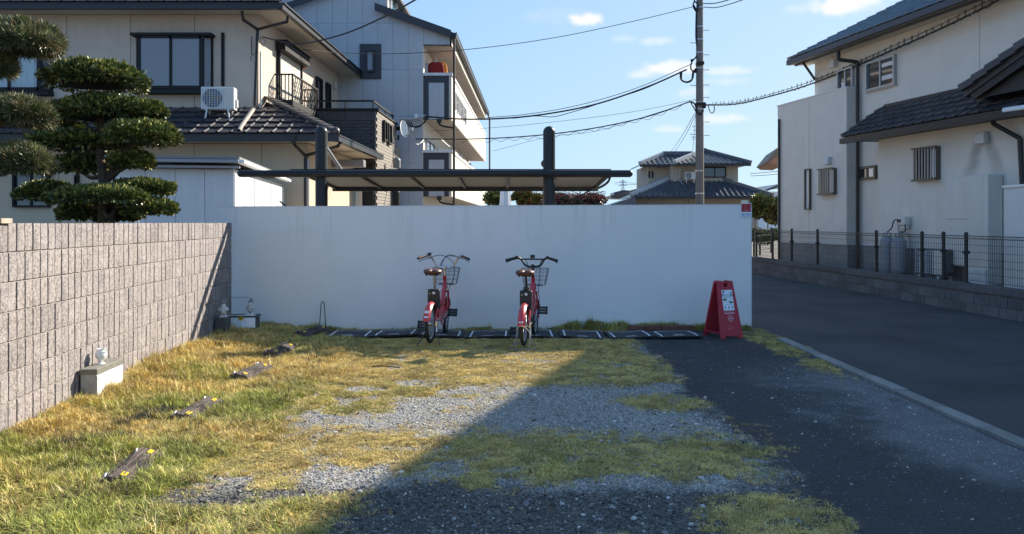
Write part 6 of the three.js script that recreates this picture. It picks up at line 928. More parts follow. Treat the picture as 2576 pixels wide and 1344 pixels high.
{
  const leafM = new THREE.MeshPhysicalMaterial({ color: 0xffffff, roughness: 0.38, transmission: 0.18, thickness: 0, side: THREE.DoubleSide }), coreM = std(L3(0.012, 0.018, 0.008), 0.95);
  const pal = [L3(0.1, 0.14, 0.035), L3(0.22, 0.24, 0.055), L3(0.06, 0.085, 0.025), L3(0.42, 0.39, 0.1), L3(0.14, 0.16, 0.04)];
  const Z = 8.0, k = Z / LENS, t = thing('cloud_pruned_tree', 'cloud pruned garden tree with layered rounded pads behind the block wall', 'tree', at(255, 560, Z).setY(0));
  const pads = [[241, 199, 133, 47, 0, 1], [262, 283, 135, 46, 0.1, 1], [372, 275, 36, 22, 0, 0.3], [357, 343, 88, 43, -0.15, 0.8], [215, 360, 132, 34, 0.25, 0.9], [200, 416, 95, 27, 0.35, 0.6], [330, 405, 48, 30, 0, 0.5], [115, 485, 72, 36, 0.6, 0.6], [250, 494, 115, 29, -0.25, 0.9], [360, 474, 80, 26, 0.15, 0.6], [372, 524, 68, 27, 0, 0.55], [202, 536, 50, 32, 0.2, 0.5], [150, 330, 60, 60, 0.5, 0.6], [290, 540, 60, 22, 0.3, 0.4]];
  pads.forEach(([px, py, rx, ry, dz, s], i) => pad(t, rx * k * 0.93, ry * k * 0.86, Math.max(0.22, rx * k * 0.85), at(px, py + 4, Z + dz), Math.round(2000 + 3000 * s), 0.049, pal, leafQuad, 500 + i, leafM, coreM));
  const P = (px, py, dz = 0) => at(px, py, Z + dz);
  const limb = (name, pts, r) => { const c = new THREE.CatmullRomCurve3(pts), n = 18, g = new THREE.TubeGeometry(c, n, 1, 9), p = g.attributes.position; for (let i = 0; i < p.count; i++) { const ring = Math.floor(i / 10), t = ring / n, o = c.getPointAt(t), w = lerp(r[0], r[1], t) * (1 + 0.14 * (vnoise(t * 14, (i % 10) * 0.9, 6) - 0.5)); p.setXYZ(i, o.x + (p.getX(i) - o.x) * w, o.y + (p.getY(i) - o.y) * w, o.z + (p.getZ(i) - o.z) * w); } g.computeVertexNormals(); const uv = g.attributes.uv; for (let i = 0; i < uv.count; i++) uv.setXY(i, uv.getY(i) * 0.6, uv.getX(i) * 3); return part(t, name, g, M.bark); };
  limb('trunk', [P(254, 660), P(258, 560), P(260, 500), P(257, 440), P(250, 380), P(252, 320), P(245, 230)], [0.062, 0.028]);
  limb('branch', [P(262, 470), P(268, 452), P(285, 440), P(300, 428, -0.05), P(330, 415)], [0.045, 0.018]);
  limb('branch', [P(268, 452), P(283, 425), P(290, 400), P(310, 380, -0.1), P(345, 360, -0.15)], [0.035, 0.02]);
  limb('branch', [P(254, 445), P(235, 447), P(215, 440, 0.2), P(190, 425, 0.3)], [0.028, 0.014]);
  limb('branch', [P(250, 385), P(232, 380), P(218, 370, 0.15)], [0.025, 0.012]);
  limb('branch', [P(262, 530), P(275, 545, -0.1), P(300, 520), P(350, 490, 0.1)], [0.03, 0.012]);
  limb('branch', [P(280, 575), P(283, 545), P(290, 520), P(320, 535), P(360, 525)], [0.032, 0.012]);
  limb('branch', [P(256, 520), P(230, 525, 0.1), P(205, 535, 0.2)], [0.026, 0.012]);
  limb('branch', [P(252, 330), P(290, 330), P(330, 335, -0.1)], [0.025, 0.012]);
  // pine with long needles at the left edge
  const t2 = thing('pine_tree', 'pine tree with round needle pads cut by the left edge of the picture', 'tree', at(-60, 560, 7.0).setY(0)), k2 = 7 / LENS;
  const pal2 = [L3(0.13, 0.16, 0.055), L3(0.2, 0.22, 0.08), L3(0.08, 0.11, 0.04), L3(0.4, 0.28, 0.15), L3(0.2, 0.2, 0.08)];
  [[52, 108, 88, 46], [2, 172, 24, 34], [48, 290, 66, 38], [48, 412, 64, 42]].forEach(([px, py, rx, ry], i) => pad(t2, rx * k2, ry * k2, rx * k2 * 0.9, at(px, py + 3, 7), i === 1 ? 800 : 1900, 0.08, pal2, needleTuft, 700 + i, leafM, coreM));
  const Q = (px, py, dz = 0) => at(px, py, 7 + dz); const saveT = t2;
  for (const [name, pts, r] of [['trunk', [Q(-70, 640), Q(-60, 450), Q(-75, 250), Q(-60, 60)], 0.07], ['branch', [Q(-66, 430), Q(-20, 440), Q(40, 425)], 0.03], ['branch', [Q(-72, 300), Q(-20, 315), Q(40, 300)], 0.03], ['branch', [Q(-68, 140), Q(-20, 130), Q(45, 120)], 0.03]]) part(t2, name, tube(pts, r, 8), M.bark);
  // shrubs behind the white wall
  const shrub = (name, label, cx, cy, rx, ry, Z, n, size, pal, seed) => { const s = thing(name, label, 'shrub', at(cx, cy, Z).setY(0)), kk = Z / LENS; const r = rngOf(seed); for (let i = 0; i < 9; i++) { const q = rr(0.25, 0.55, r); pad(s, rx * kk * q, ry * kk * (0.35 + q * 0.6), rx * kk * q, at(cx + rr(-0.8, 0.8, r) * rx, cy + rr(-0.55, 0.5, r) * ry, Z + rr(-0.4, 0.4, r) * rx * kk), Math.round(n * 0.55), size, pal, leafQuad, seed + i, leafM, coreM); } const sh = []; for (let i = 0; i < 22; i++) { const a = at(cx + rr(-0.8, 0.8, r) * rx, cy + 0.3 * ry, Z), b = at(cx + rr(-1.15, 1.15, r) * rx, cy - rr(0.5, 1.25, r) * ry, Z + rr(-0.3, 0.3, r)); sh.push(tube([a, a.clone().lerp(b, 0.5).add(V(rr(-0.05, 0.05, r), 0, 0)), b], 0.004 * Z / 15, 4)); } part(s, 'shoots', merge(sh), M.bark); part(s, 'stem', tube([at(cx, cy + ry, Z).setY(0), at(cx, cy, Z)], 0.04, 6), M.bark); return s; };
  shrub('green_shrub', 'dark green shrub at the apartment corner under the carport roof', 1240, 506, 30, 26, 17, 500, 0.09, pal, 800);
  shrub('orange_shrub', 'green shrub with orange autumn leaves between the parasol and the carport post', 1328, 508, 44, 26, 17, 600, 0.09, [...pal, L3(0.4, 0.12, 0.03), L3(0.32, 0.14, 0.04)], 810);
  shrub('flowering_shrub', 'pinkish flowering shrub right of the carport post above the white wall', 1450, 508, 70, 24, 15, 620, 0.055, [L3(0.06, 0.085, 0.03), L3(0.42, 0.05, 0.08), L3(0.35, 0.12, 0.13), L3(0.2, 0.14, 0.1), L3(0.1, 0.11, 0.05)], 820);
  { const f = scene.children[scene.children.length - 1], r = rngOf(88), g = []; for (let i = 0; i < 46; i++) { const a = at(1395 + r() * 130, 515, 15), b = at(1395 + r() * 130, 480 + r() * 18, 15); g.push(tube([a, a.clone().lerp(b, 0.5).add(V(rr(-0.1, 0.1, r), 0, 0)), b], 0.006, 4)); } part(f, 'twigs', merge(g), std(L3(0.3, 0.2, 0.15), 0.9)); }
  shrub('autumn_tree', 'green and orange autumn tree behind the street end beside the distant tiled house', 1932, 540, 40, 45, 52, 900, 0.3, [...pal, L3(0.35, 0.16, 0.06), L3(0.28, 0.2, 0.06), L3(0.1, 0.16, 0.06)], 830);
  shrub('hedge', 'dark hedge at the street end behind the far fence posts', 1925, 600, 45, 18, 45, 600, 0.22, pal, 840);
  const ps = thing('closed_parasol', 'closed white garden parasol behind the white wall', 'parasol', at(1271, 520, 15).setY(0));
  const pr = [[0.02, 1.98], [0.06, 1.9], [0.085, 1.8], [0.1, 1.5], [0.12, 1.2], [0.13, 0.9], [0.1, 0.85]].map(([x, y]) => new THREE.Vector2(x, y + 0.12)); const lg = new THREE.LatheGeometry(pr, 24), lp = lg.attributes.position; for (let i = 0; i < lp.count; i++) { const a = Math.atan2(lp.getZ(i), lp.getX(i)), kk = 1 + 0.2 * Math.sin(a * 8); lp.setX(i, lp.getX(i) * kk); lp.setZ(i, lp.getZ(i) * kk); } lg.computeVertexNormals();
  lg.scale(1, 1.16, 1); sub(ps, 'canopy', lg, M.white); sub(ps, 'pole', cyl(0.02, 0.02, 2.1, 8, 0, 1.05, 0), M.steel);
}
// ---------------------------------------------------------------- rental bicycles
function wheel(parent, name, y, z, R) {
  const w = sub(parent, name, new THREE.TorusGeometry(R - 0.022, 0.022, 10, 44).rotateY(Math.PI / 2), M.tyre, [0, y, z]);
  sub(w, 'rim', merge([new THREE.TorusGeometry(R - 0.05, 0.011, 6, 40).rotateY(Math.PI / 2), cyl(0.024, 0.024, 0.09, 12).rotateZ(Math.PI / 2)]), M.steel);
  const s = []; for (let i = 0; i < 24; i++) { const a = i / 24 * 6.283, sd = i % 2 ? 0.03 : -0.03; s.push(tube([[sd, Math.cos(a + 0.5) * 0.022, Math.sin(a + 0.5) * 0.022], [0, Math.cos(a) * (R - 0.05), Math.sin(a) * (R - 0.05)]], 0.0022, 4)); }
  sub(w, 'spokes', merge(s), M.chrome); return w;
}
function fender(R, a0, a1, hw = 0.036) {                               // arc over a wheel, angles from the top, positive towards the rear
  const pos = [], N = 22, K = 6, idx = []; for (let i = 0; i <= N; i++) for (let j = 0; j <= K; j++) { const a = lerp(a0, a1, i / N), t = j / K * 2 - 1, r = R - 0.03 * t * t; pos.push(t * hw, Math.cos(a) * r, Math.sin(a) * r); }
  for (let i = 0; i < N; i++) for (let j = 0; j < K; j++) { const p = i * (K + 1) + j; idx.push(p, p + 1, p + K + 1, p + 1, p + K + 2, p + K + 1); }
  const g = new THREE.BufferGeometry(); g.setAttribute('position', new THREE.Float32BufferAttribute(pos, 3)); g.setIndex(idx); g.computeVertexNormals(); return g;
}
const frameText = std(new THREE.Color(1, 1, 1), 0.4, { map: print(256, 48, (c, W, H) => { c.fillStyle = '#be2633'; c.fillRect(0, 0, W, H); c.fillStyle = '#f3f3f5'; c.font = 'bold 40px sans-serif'; c.textAlign = 'center'; c.fillText('Charichari', W / 2, 37, W - 12); }) });
function bicycle(label, pos, yaw, o) {
  const b = thing('bicycle', label, 'bicycle', pos, 'red rental bicycles parked against the white wall'); b.rotation.y = yaw; b.rotation.z = o.lean ?? 0;
  const R = 0.24, WB = -0.98, y0 = R + 0.03, v = (x, y, z) => V(x, y, z), bb = v(0, 0.28, -0.4), head = v(0, 0.66, -0.84);
  wheel(b, 'rear_wheel', y0, 0, R); const steer = o.steer;
  // frame: swept main tube, seat tube, stays
  const main = new THREE.TubeGeometry(new THREE.CatmullRomCurve3([v(0, 0.27, -0.36), v(0, 0.31, -0.47), v(0, 0.48, -0.68), v(0, 0.7, -0.82)]), 20, 1, 10), mp = main.attributes.position, cc = new THREE.CatmullRomCurve3([v(0, 0.27, -0.36), v(0, 0.31, -0.47), v(0, 0.48, -0.68), v(0, 0.7, -0.82)]);
  for (let i = 0; i < mp.count; i++) { const c = cc.getPointAt(Math.floor(i / 11) / 20); mp.setXYZ(i, c.x + (mp.getX(i) - c.x) * o.tube * 0.8, c.y + (mp.getY(i) - c.y) * o.tube, c.z + (mp.getZ(i) - c.z) * o.tube); } main.computeVertexNormals();
  const seatTop = v(0, 0.62, -0.235);
  sub(b, 'frame', merge([main, tube([bb, seatTop], 0.022, 10), tube([v(0, 0.64, -0.85), v(0, 0.8, -0.79)], 0.024, 10), cyl(0.034, 0.034, 0.09, 12).rotateZ(Math.PI / 2).translate(bb.x, bb.y, bb.z),
    ...[-1, 1].flatMap((s) => [tube([v(s * 0.03, 0.28, -0.4), v(s * 0.055, y0, 0)], 0.012, 7), tube([v(s * 0.02, 0.55, -0.26), v(s * 0.05, 0.46, -0.14), v(s * 0.055, y0, 0)], 0.011, 7)]), tube([v(0, 0.45, -0.33), v(0, 0.44, -0.5), v(0, 0.46, -0.64)], 0.016, 8)]), M.red);
  for (const s of [-1, 1]) sub(b, 'lettering', bx(0.28, 0.045, 0.003), frameText, [s * (o.tube * 0.8 + 0.0035), 0.465, -0.655], [0, s * Math.PI / 2, 0]).rotation.set(0, s * Math.PI / 2, -s * 0.0);
  sub(b, 'seat_post', merge([tube([seatTop, v(0, 0.88, -0.14)], 0.014, 10)]), o.dark ? M.blackPlastic : M.chrome);
  sub(b, 'seat_clamp', merge([cyl(0.03, 0.03, 0.035, 10, 0, 0.625, -0.234), bx(0.08, 0.02, 0.02, 0.02, 0.63, -0.24)]), M.blackPlastic);
  { const e = (rx, ry, rz, x, y, z, t = 0) => new THREE.SphereGeometry(1, 20, 14).scale(rx, ry, rz).rotateX(t).translate(x, y, z); sub(b, 'saddle', merge([e(0.066, 0.04, 0.1, -0.05, 0, 0.03, -0.06), e(0.066, 0.04, 0.1, 0.05, 0, 0.03, -0.06), e(0.034, 0.032, 0.15, 0, 0.004, -0.08), e(0.06, 0.03, 0.09, 0, -0.008, 0.01)]), M.leather, [0, 0.895, -0.11]); } sub(b, 'saddle_springs', merge([tube([v(-0.06, 0.85, -0.03), v(-0.07, 0.87, 0), v(-0.05, 0.885, 0)], 0.008, 5), tube([v(0.06, 0.85, -0.03), v(0.07, 0.87, 0), v(0.05, 0.885, 0)], 0.008, 5), rb(0.1, 0.03, 0.1, 0.01, 0, 0.865, -0.1)]), M.blackPlastic);
  const rf = sub(b, 'rear_fender', fender(R + 0.028, -0.9, o.dark ? 1.5 : 1.36, 0.042), M.red, [0, y0, 0]);
  const stick = std(L3(0.7, 0.72, 0.74), 0.5); const a1 = o.dark ? 1.3 : 1.16; sub(rf, 'plate_sticker', bx(0.05, 0.028, 0.002), stick, [0, Math.cos(a1) * (R + 0.03), Math.sin(a1) * (R + 0.031)], [Math.PI / 2 - a1 + 0.0 - Math.PI / 2 + 0.28, 0, 0]);
  if (!o.dark) { const a2 = 0.92; sub(rf, 'plate_sticker', bx(0.055, 0.034, 0.002), stick, [0, Math.cos(a2) * (R + 0.031), Math.sin(a2) * (R + 0.031)], [0.0 - 0.55, 0, 0]); }
  sub(b, 'fender_stays', merge([-1, 1].map((s) => tube([v(s * 0.05, y0, 0.0), v(s * 0.036, y0 + 0.1, 0.24)], 0.0035, 5)).concat([-1, 1].map((s) => tube([v(s * 0.05, y0, 0.0), v(s * 0.036, y0 + 0.02, 0.262)], 0.0035, 5)))), M.chrome);
  // smart lock box behind the seat tube
  const box = sub(b, 'lock_box', merge([rb(0.15, 0.22, 0.075, 0.018, 0, 0.565, -0.165), rb(0.15, 0.07, 0.07, 0.01, 0, 0.46, -0.16)]), M.blackPlastic); sub(box, 'sticker', bx(0.03, 0.03, 0.002), stick, [0.005, 0.63, -0.126]); sub(box, 'badge', bx(0.02, 0.01, 0.002), M.alu, [-0.045, 0.622, -0.126]); if (o.dark) sub(box, 'battery_latch', rb(0.07, 0.05, 0.06, 0.01, 0, 0.695, -0.19), M.blackPlastic);
  // cranks and pedals
  const ca = o.crank, cy = Math.sin(ca) * 0.15, cz = -Math.cos(ca) * 0.15;
  sub(b, 'crankset', merge([cyl(0.075, 0.075, 0.006, 24).rotateZ(Math.PI / 2).translate(0.055, bb.y, bb.z), tube([v(0.075, bb.y, bb.z), v(0.095, bb.y + cy, bb.z + cz)], 0.01, 7), tube([v(-0.075, bb.y, bb.z), v(-0.095, bb.y - cy, bb.z - cz)], 0.01, 7)]), M.steel);
  const pedal = merge([bx(0.105, 0.024, 0.026, 0, 0, 0.034), bx(0.105, 0.024, 0.026, 0, 0, -0.034), bx(0.02, 0.024, 0.1, 0.05, 0, 0), bx(0.02, 0.024, 0.1, -0.05, 0, 0), bx(0.11, 0.018, 0.028)]);
  for (const s of [1, -1]) sub(b, 'pedal', pedal, M.blackPlastic, [s * 0.165, bb.y + s * cy, bb.z + s * cz], [s > 0 ? o.pedalTilt : o.pedalTiltL ?? 1.1, 0, 0]);
  sub(b, 'chain_guard', merge([bx(0.008, 0.05, 0.4, 0.06, 0.305, -0.2), new THREE.CylinderGeometry(0.085, 0.085, 0.008, 20).rotateZ(Math.PI / 2).translate(0.064, bb.y, bb.z)]), o.dark ? M.blackPlastic : M.red);
  // stand
  sub(b, 'stand', merge([...[-1, 1].flatMap((s) => [tube([v(s * 0.07, y0, 0.0), v(s * 0.085, 0.12, 0.02), v(s * 0.15, 0.0, 0.1)], 0.006, 6), ...(o.dark ? [tube([v(s * 0.075, y0 - 0.02, 0.03), v(s * 0.085, 0.0, 0.16)], 0.006, 6)] : [])]), tube([v(-0.14, 0.006, o.dark ? 0.16 : 0.12), v(0.12, 0.006, o.dark ? 0.16 : 0.12)], 0.006, 6)]), o.dark ? std(L3(0.3, 0.28, 0.24), 0.5) : M.bronze);
  sub(b, 'hub_gear', merge([cyl(0.032, 0.032, 0.1, 14).rotateZ(Math.PI / 2).translate(0, y0, 0), rb(0.03, 0.07, 0.05, 0.01, 0.075, y0 + 0.0, 0.01), tube([v(0.075, y0 - 0.02, 0), v(0.08, y0 - 0.1, 0.02)], 0.012, 6)]), M.chrome);
  // front end, turned about the steering axis by a pivot baked into the geometry
  const piv = new THREE.Matrix4().makeTranslation(0, 0, -0.84).multiply(new THREE.Matrix4().makeRotationY(steer)).multiply(new THREE.Matrix4().makeTranslation(0, 0, 0.84));
  const fs = (name, g, m) => { const o2 = sub(b, name, g, m); o2.applyMatrix4(piv); return o2; };
  const fw = wheel(b, 'front_wheel', R, WB, R); fw.applyMatrix4(piv);
  fs('fork', merge([...[-1, 1].map((s) => tube([v(s * 0.04, 0.58, -0.86), v(s * 0.045, 0.42, -0.9), v(s * 0.05, R, WB)], 0.012, 7)), bx(0.1, 0.03, 0.04, 0, 0.585, -0.86)]), M.red);
  const ff = fs('front_fender', fender(R + 0.028, -1.1, 1.5, 0.046).translate(0, R, WB), M.red); if (!o.dark) sub(ff, 'fender_panel', bx(0.004, 0.16, 0.12, 0.038, R + 0.2, WB + 0.18), M.red);
  const hb = o.dark ? [[-0.31, 1.02, -0.66], [-0.2, 1.045, -0.74], [-0.15, 1.02, -0.78], [-0.09, 0.94, -0.79], [0.09, 0.94, -0.79], [0.15, 1.02, -0.78], [0.2, 1.045, -0.74], [0.31, 1.02, -0.66]] : [[-0.31, 1.04, -0.6], [-0.23, 1.07, -0.7], [-0.18, 1.04, -0.76], [-0.1, 0.925, -0.79], [-0.04, 0.905, -0.79], [0.04, 0.905, -0.79], [0.1, 0.925, -0.79], [0.18, 1.04, -0.76], [0.23, 1.07, -0.7], [0.31, 1.04, -0.6]];
  const mb = o.dark ? M.blackPlastic : M.chrome;
  fs('handlebar', merge([tube(hb, 0.014, 9, 60), tube([v(0, 0.78, -0.8), v(0, 0.91, -0.79)], 0.016, 8), rb(0.05, 0.055, 0.05, 0.012, 0, o.dark ? 0.93 : 0.905, -0.79), ...(o.dark ? [tube([v(-0.17, 1.025, -0.77), v(0.17, 1.025, -0.77)], 0.01, 7)] : [])]), mb);
  const gm = o.dark ? M.blackPlastic : std(L3(0.08, 0.035, 0.025), 0.5);
  for (const s of [-1, 1]) { const A = v(s * 0.33, o.dark ? 1.014 : 1.03, o.dark ? -0.645 : -0.575), B = v(s * 0.24, o.dark ? 1.035 : 1.062, o.dark ? -0.71 : -0.685); fs('grip', tube([A, B], 0.019, 10), gm); fs('brake_lever', merge([tube([v(s * 0.2, 1.03, -0.78), v(s * 0.26, 1.015, -0.76), v(s * 0.33, 0.985, -0.67)], 0.006, 6), rb(0.05, 0.035, 0.05, 0.012, s * 0.2, 1.05, -0.745)]), o.dark ? M.blackPlastic : M.steel); }
  if (o.dark) fs('display', rb(0.06, 0.045, 0.02, 0.006, 0, 1.06, -0.765), M.blackPlastic); else fs('bell', cyl(0.028, 0.022, 0.03, 12, -0.2, 1.085, -0.73), M.blackPlastic);
  const cab = o.dark ? [tube([v(-0.2, 1.03, -0.78), v(-0.1, 1.0, -0.86), v(-0.06, 0.86, -0.88), v(0.02, 0.76, -0.87)], 0.0045, 5), tube([v(0.2, 1.03, -0.78), v(0.1, 1.0, -0.86), v(0.08, 0.8, -0.87), v(0.07, 0.6, -0.8), v(0.1, 0.5, -0.66), v(0.05, 0.38, -0.5)], 0.0045, 5)] : [tube([v(-0.2, 1.04, -0.78), v(-0.05, 1.06, -0.9), v(0.08, 0.98, -0.93), v(0.12, 0.82, -0.88), v(0.06, 0.64, -0.82), v(0.03, 0.5, -0.66)], 0.0045, 5), tube([v(0.2, 1.04, -0.78), v(0.02, 1.06, -0.93), v(-0.08, 0.93, -0.95), v(-0.07, 0.82, -0.93)], 0.0045, 5), tube([v(0.2, 1.05, -0.78), v(0.0, 1.04, -0.91), v(-0.06, 0.92, -0.92), v(-0.03, 0.8, -0.9)], 0.0045, 5)];
  fs('brake_cables', merge(cab), M.cable);
  // wire basket
  const wires = [], top = 0.89, bot = 0.675, wt = 0.175, wb = 0.135, z0 = -0.88, z1 = -1.13, z0b = -0.89, z1b = -1.09, W = (a, c, r = 0.0028) => wires.push(tube([a, c], r, 4)), lv = (k) => [lerp(wb, wt, k), lerp(bot, top, k), lerp(z0b, z0, k), lerp(z1b, z1, k)];
  for (const k of [0, 0.3, 0.55, 0.8, 1]) { const [w, y, a, c] = lv(k), r = k === 1 ? 0.005 : 0.003; W(v(-w, y, a), v(w, y, a), r); W(v(-w, y, c), v(w, y, c), r); W(v(-w, y, a), v(-w, y, c), r); W(v(w, y, a), v(w, y, c), r); }
  for (let i = 0; i <= 5; i++) { const t = i / 5 * 2 - 1, [w0, , a0, c0] = lv(0), [w1, , a1, c1] = lv(1); W(v(t * w0, bot, a0), v(t * w1, top, a1)); W(v(t * w0, bot, c0), v(t * w1, top, c1)); W(v(t * w0, bot, a0), v(t * w0, bot, c0)); }
  for (let i = 1; i < 4; i++) { const t = i / 4, [w0, , a0, c0] = lv(0), [w1, , a1, c1] = lv(1); for (const s of [-1, 1]) W(v(s * w0, bot, lerp(a0, c0, t)), v(s * w1, top, lerp(a1, c1, t))); }
  fs('basket', merge(wires), o.dark ? std(L3(0.34, 0.37, 0.4), 0.4, { metalness: 0.6 }) : std(L3(0.3, 0.32, 0.35), 0.4, { metalness: 0.6 })); fs('basket_plate', rb(0.2, 0.012, 0.12, 0.004, 0, 0.67, -0.98), M.blackPlastic); fs('headlight', merge([cyl(0.028, 0.022, 0.05, 12).rotateX(Math.PI / 2).translate(0, 0.63, -0.96)]), M.steel);
  return b;
}
bicycle('red bicycle with brown grips and silver handlebar, left one at the white wall', V(-0.995, 0.0, -9.2), -0.115, { tube: 0.036, steer: 0.1, crank: 0.45, pedalTilt: 1.2, pedalTiltL: 1.25, lean: -0.015 });
bicycle('red bicycle with black handlebar, right one at the white wall', V(0.145, 0.0, -9.02), -0.16, { tube: 0.05, steer: 0.0, crank: 0.9, pedalTilt: 1.35, pedalTiltL: 0.7, dark: true, lean: 0.0 });
{ // yellow lock cord looped on the right bicycle
  const t = thing('lock_cord', 'thin yellowish cord tied round the rear fender of the right bicycle', 'cord', V(0.15, 0.4, -8.8));
  part(t, 'cord', tube([at(1297, 832, 8.8), at(1304, 823, 8.74), at(1313, 821, 8.74), at(1325, 828, 8.76), at(1336, 843, 8.85)], 0.004, 5), std(L3(0.5, 0.42, 0.3), 0.7)); }
// ---------------------------------------------------------------- parking mats with printed bays
{
  const t = print(512, 512, (c, W, H) => {
    c.fillStyle = '#3b3c40'; c.fillRect(0, 0, W, H); c.strokeStyle = '#eceef0'; c.fillStyle = '#eceef0'; c.lineWidth = 18; c.lineCap = 'butt';
    for (const s of [0, 1]) { const X = (x) => (s ? W - x : x); c.beginPath(); c.moveTo(X(60), H - 25); c.lineTo(X(60), 60); c.lineTo(X(150), 60); c.stroke(); }
    c.font = 'bold 44px sans-serif'; c.textAlign = 'center'; c.save(); c.translate(W / 2, 92); c.fillText('Charichari', 0, 0, 200); c.restore();
    c.lineWidth = 6; for (const x of [218, 294]) { c.beginPath(); c.arc(x, H - 70, 22, 0, 7); c.stroke(); } c.beginPath(); c.moveTo(218, H - 70); c.lineTo(236, H - 108); c.lineTo(280, H - 108); c.lineTo(250, H - 70); c.lineTo(236, H - 108); c.moveTo(280, H - 108); c.lineTo(294, H - 70); c.moveTo(276, H - 122); c.lineTo(290, H - 122); c.stroke();
  });
  const top = std(new THREE.Color(1, 1, 1), 0.8, { map: t });
  const names = ['parking mat leftmost in the row, just right of the black hoop', 'second parking mat from the left, lifted at its right end', 'parking mat under the front wheel of the left bicycle', 'parking mat between the two bicycles', 'parking mat under the front wheel of the right bicycle', 'parking mat just right of the right bicycle', 'second parking mat from the right, beside the red bricks', 'rightmost parking mat, beside the red folding sign'];
  [-2.14, -1.54, -0.93, -0.31, 0.29, 0.92, 1.55, 2.17].forEach((x, i) => {
    const mm = thing('parking_mat', `black ${names[i]}`, 'mat', V(x, 0, -10.05), 'black printed parking mats laid in a row along the white wall'), r = rngOf(40 + i), a = [rr(0, 0.02, r), rr(0, 0.02, r), rr(0.005, 0.03, r)];
    const yw = (u, v) => 0.012 + lotHeight(x + (u - 0.5) * 0.58, 10.05) + 0.009 * (1 + Math.sin(u * 3.1 + i * 1.7)) + 0.006 * (1 + Math.sin(v * 4 + i)) + (i === 1 ? 0.035 * u : 0) + (i === 2 ? 0.025 * (1 - u) : 0) + 0.01 * vnoise(u * 3 + i * 7, v * 3, 9);
    const mk = (lift) => { const g = new THREE.PlaneGeometry(0.598, 0.58, 14, 10), p = g.attributes.position; for (let k = 0; k < p.count; k++) { const u = p.getX(k) / 0.598 + 0.5, v = p.getY(k) / 0.58 + 0.5; p.setXYZ(k, p.getX(k), yw(u, v) + lift, -p.getY(k)); } g.computeVertexNormals(); return g; };
    sub(mm, 'print', mk(0.003), top); const edge = []; for (let k = 0; k < 14; k++) edge.push(bx(0.0428, 0.018, 0.01, (k + 0.5) / 14 * 0.598 - 0.299, yw((k + 0.5) / 14, 0) - 0.006, 0.291));
    sub(mm, 'sheet', merge([mk(-0.006), ...edge]), M.rubber); mm.rotation.y = rr(-0.025, 0.025, r) + (i > 5 ? 0.03 : 0);
  });
  // bricks lying behind the mats
  [['leftmost of the four red bricks between the mats and the white wall', 1.72, 10.44], ['second red brick from the left between the mats and the white wall', 1.95, 10.47], ['third red brick from the left between the mats and the white wall', 2.18, 10.44], ['rightmost of the four red bricks, nearest the red folding sign', 2.4, 10.47]].forEach(([l, x, z]) => { const t = thing('brick', l, 'brick', V(x, 0.04, -z)); t.rotation.set(rr(-0.05, 0.05), rr(-0.1, 0.1), rr(-0.04, 0.04)); sub(t, 'brick', rb(0.215, 0.07, 0.1, 0.006, 0, 0, 0, 1), M.brickRed); });
}
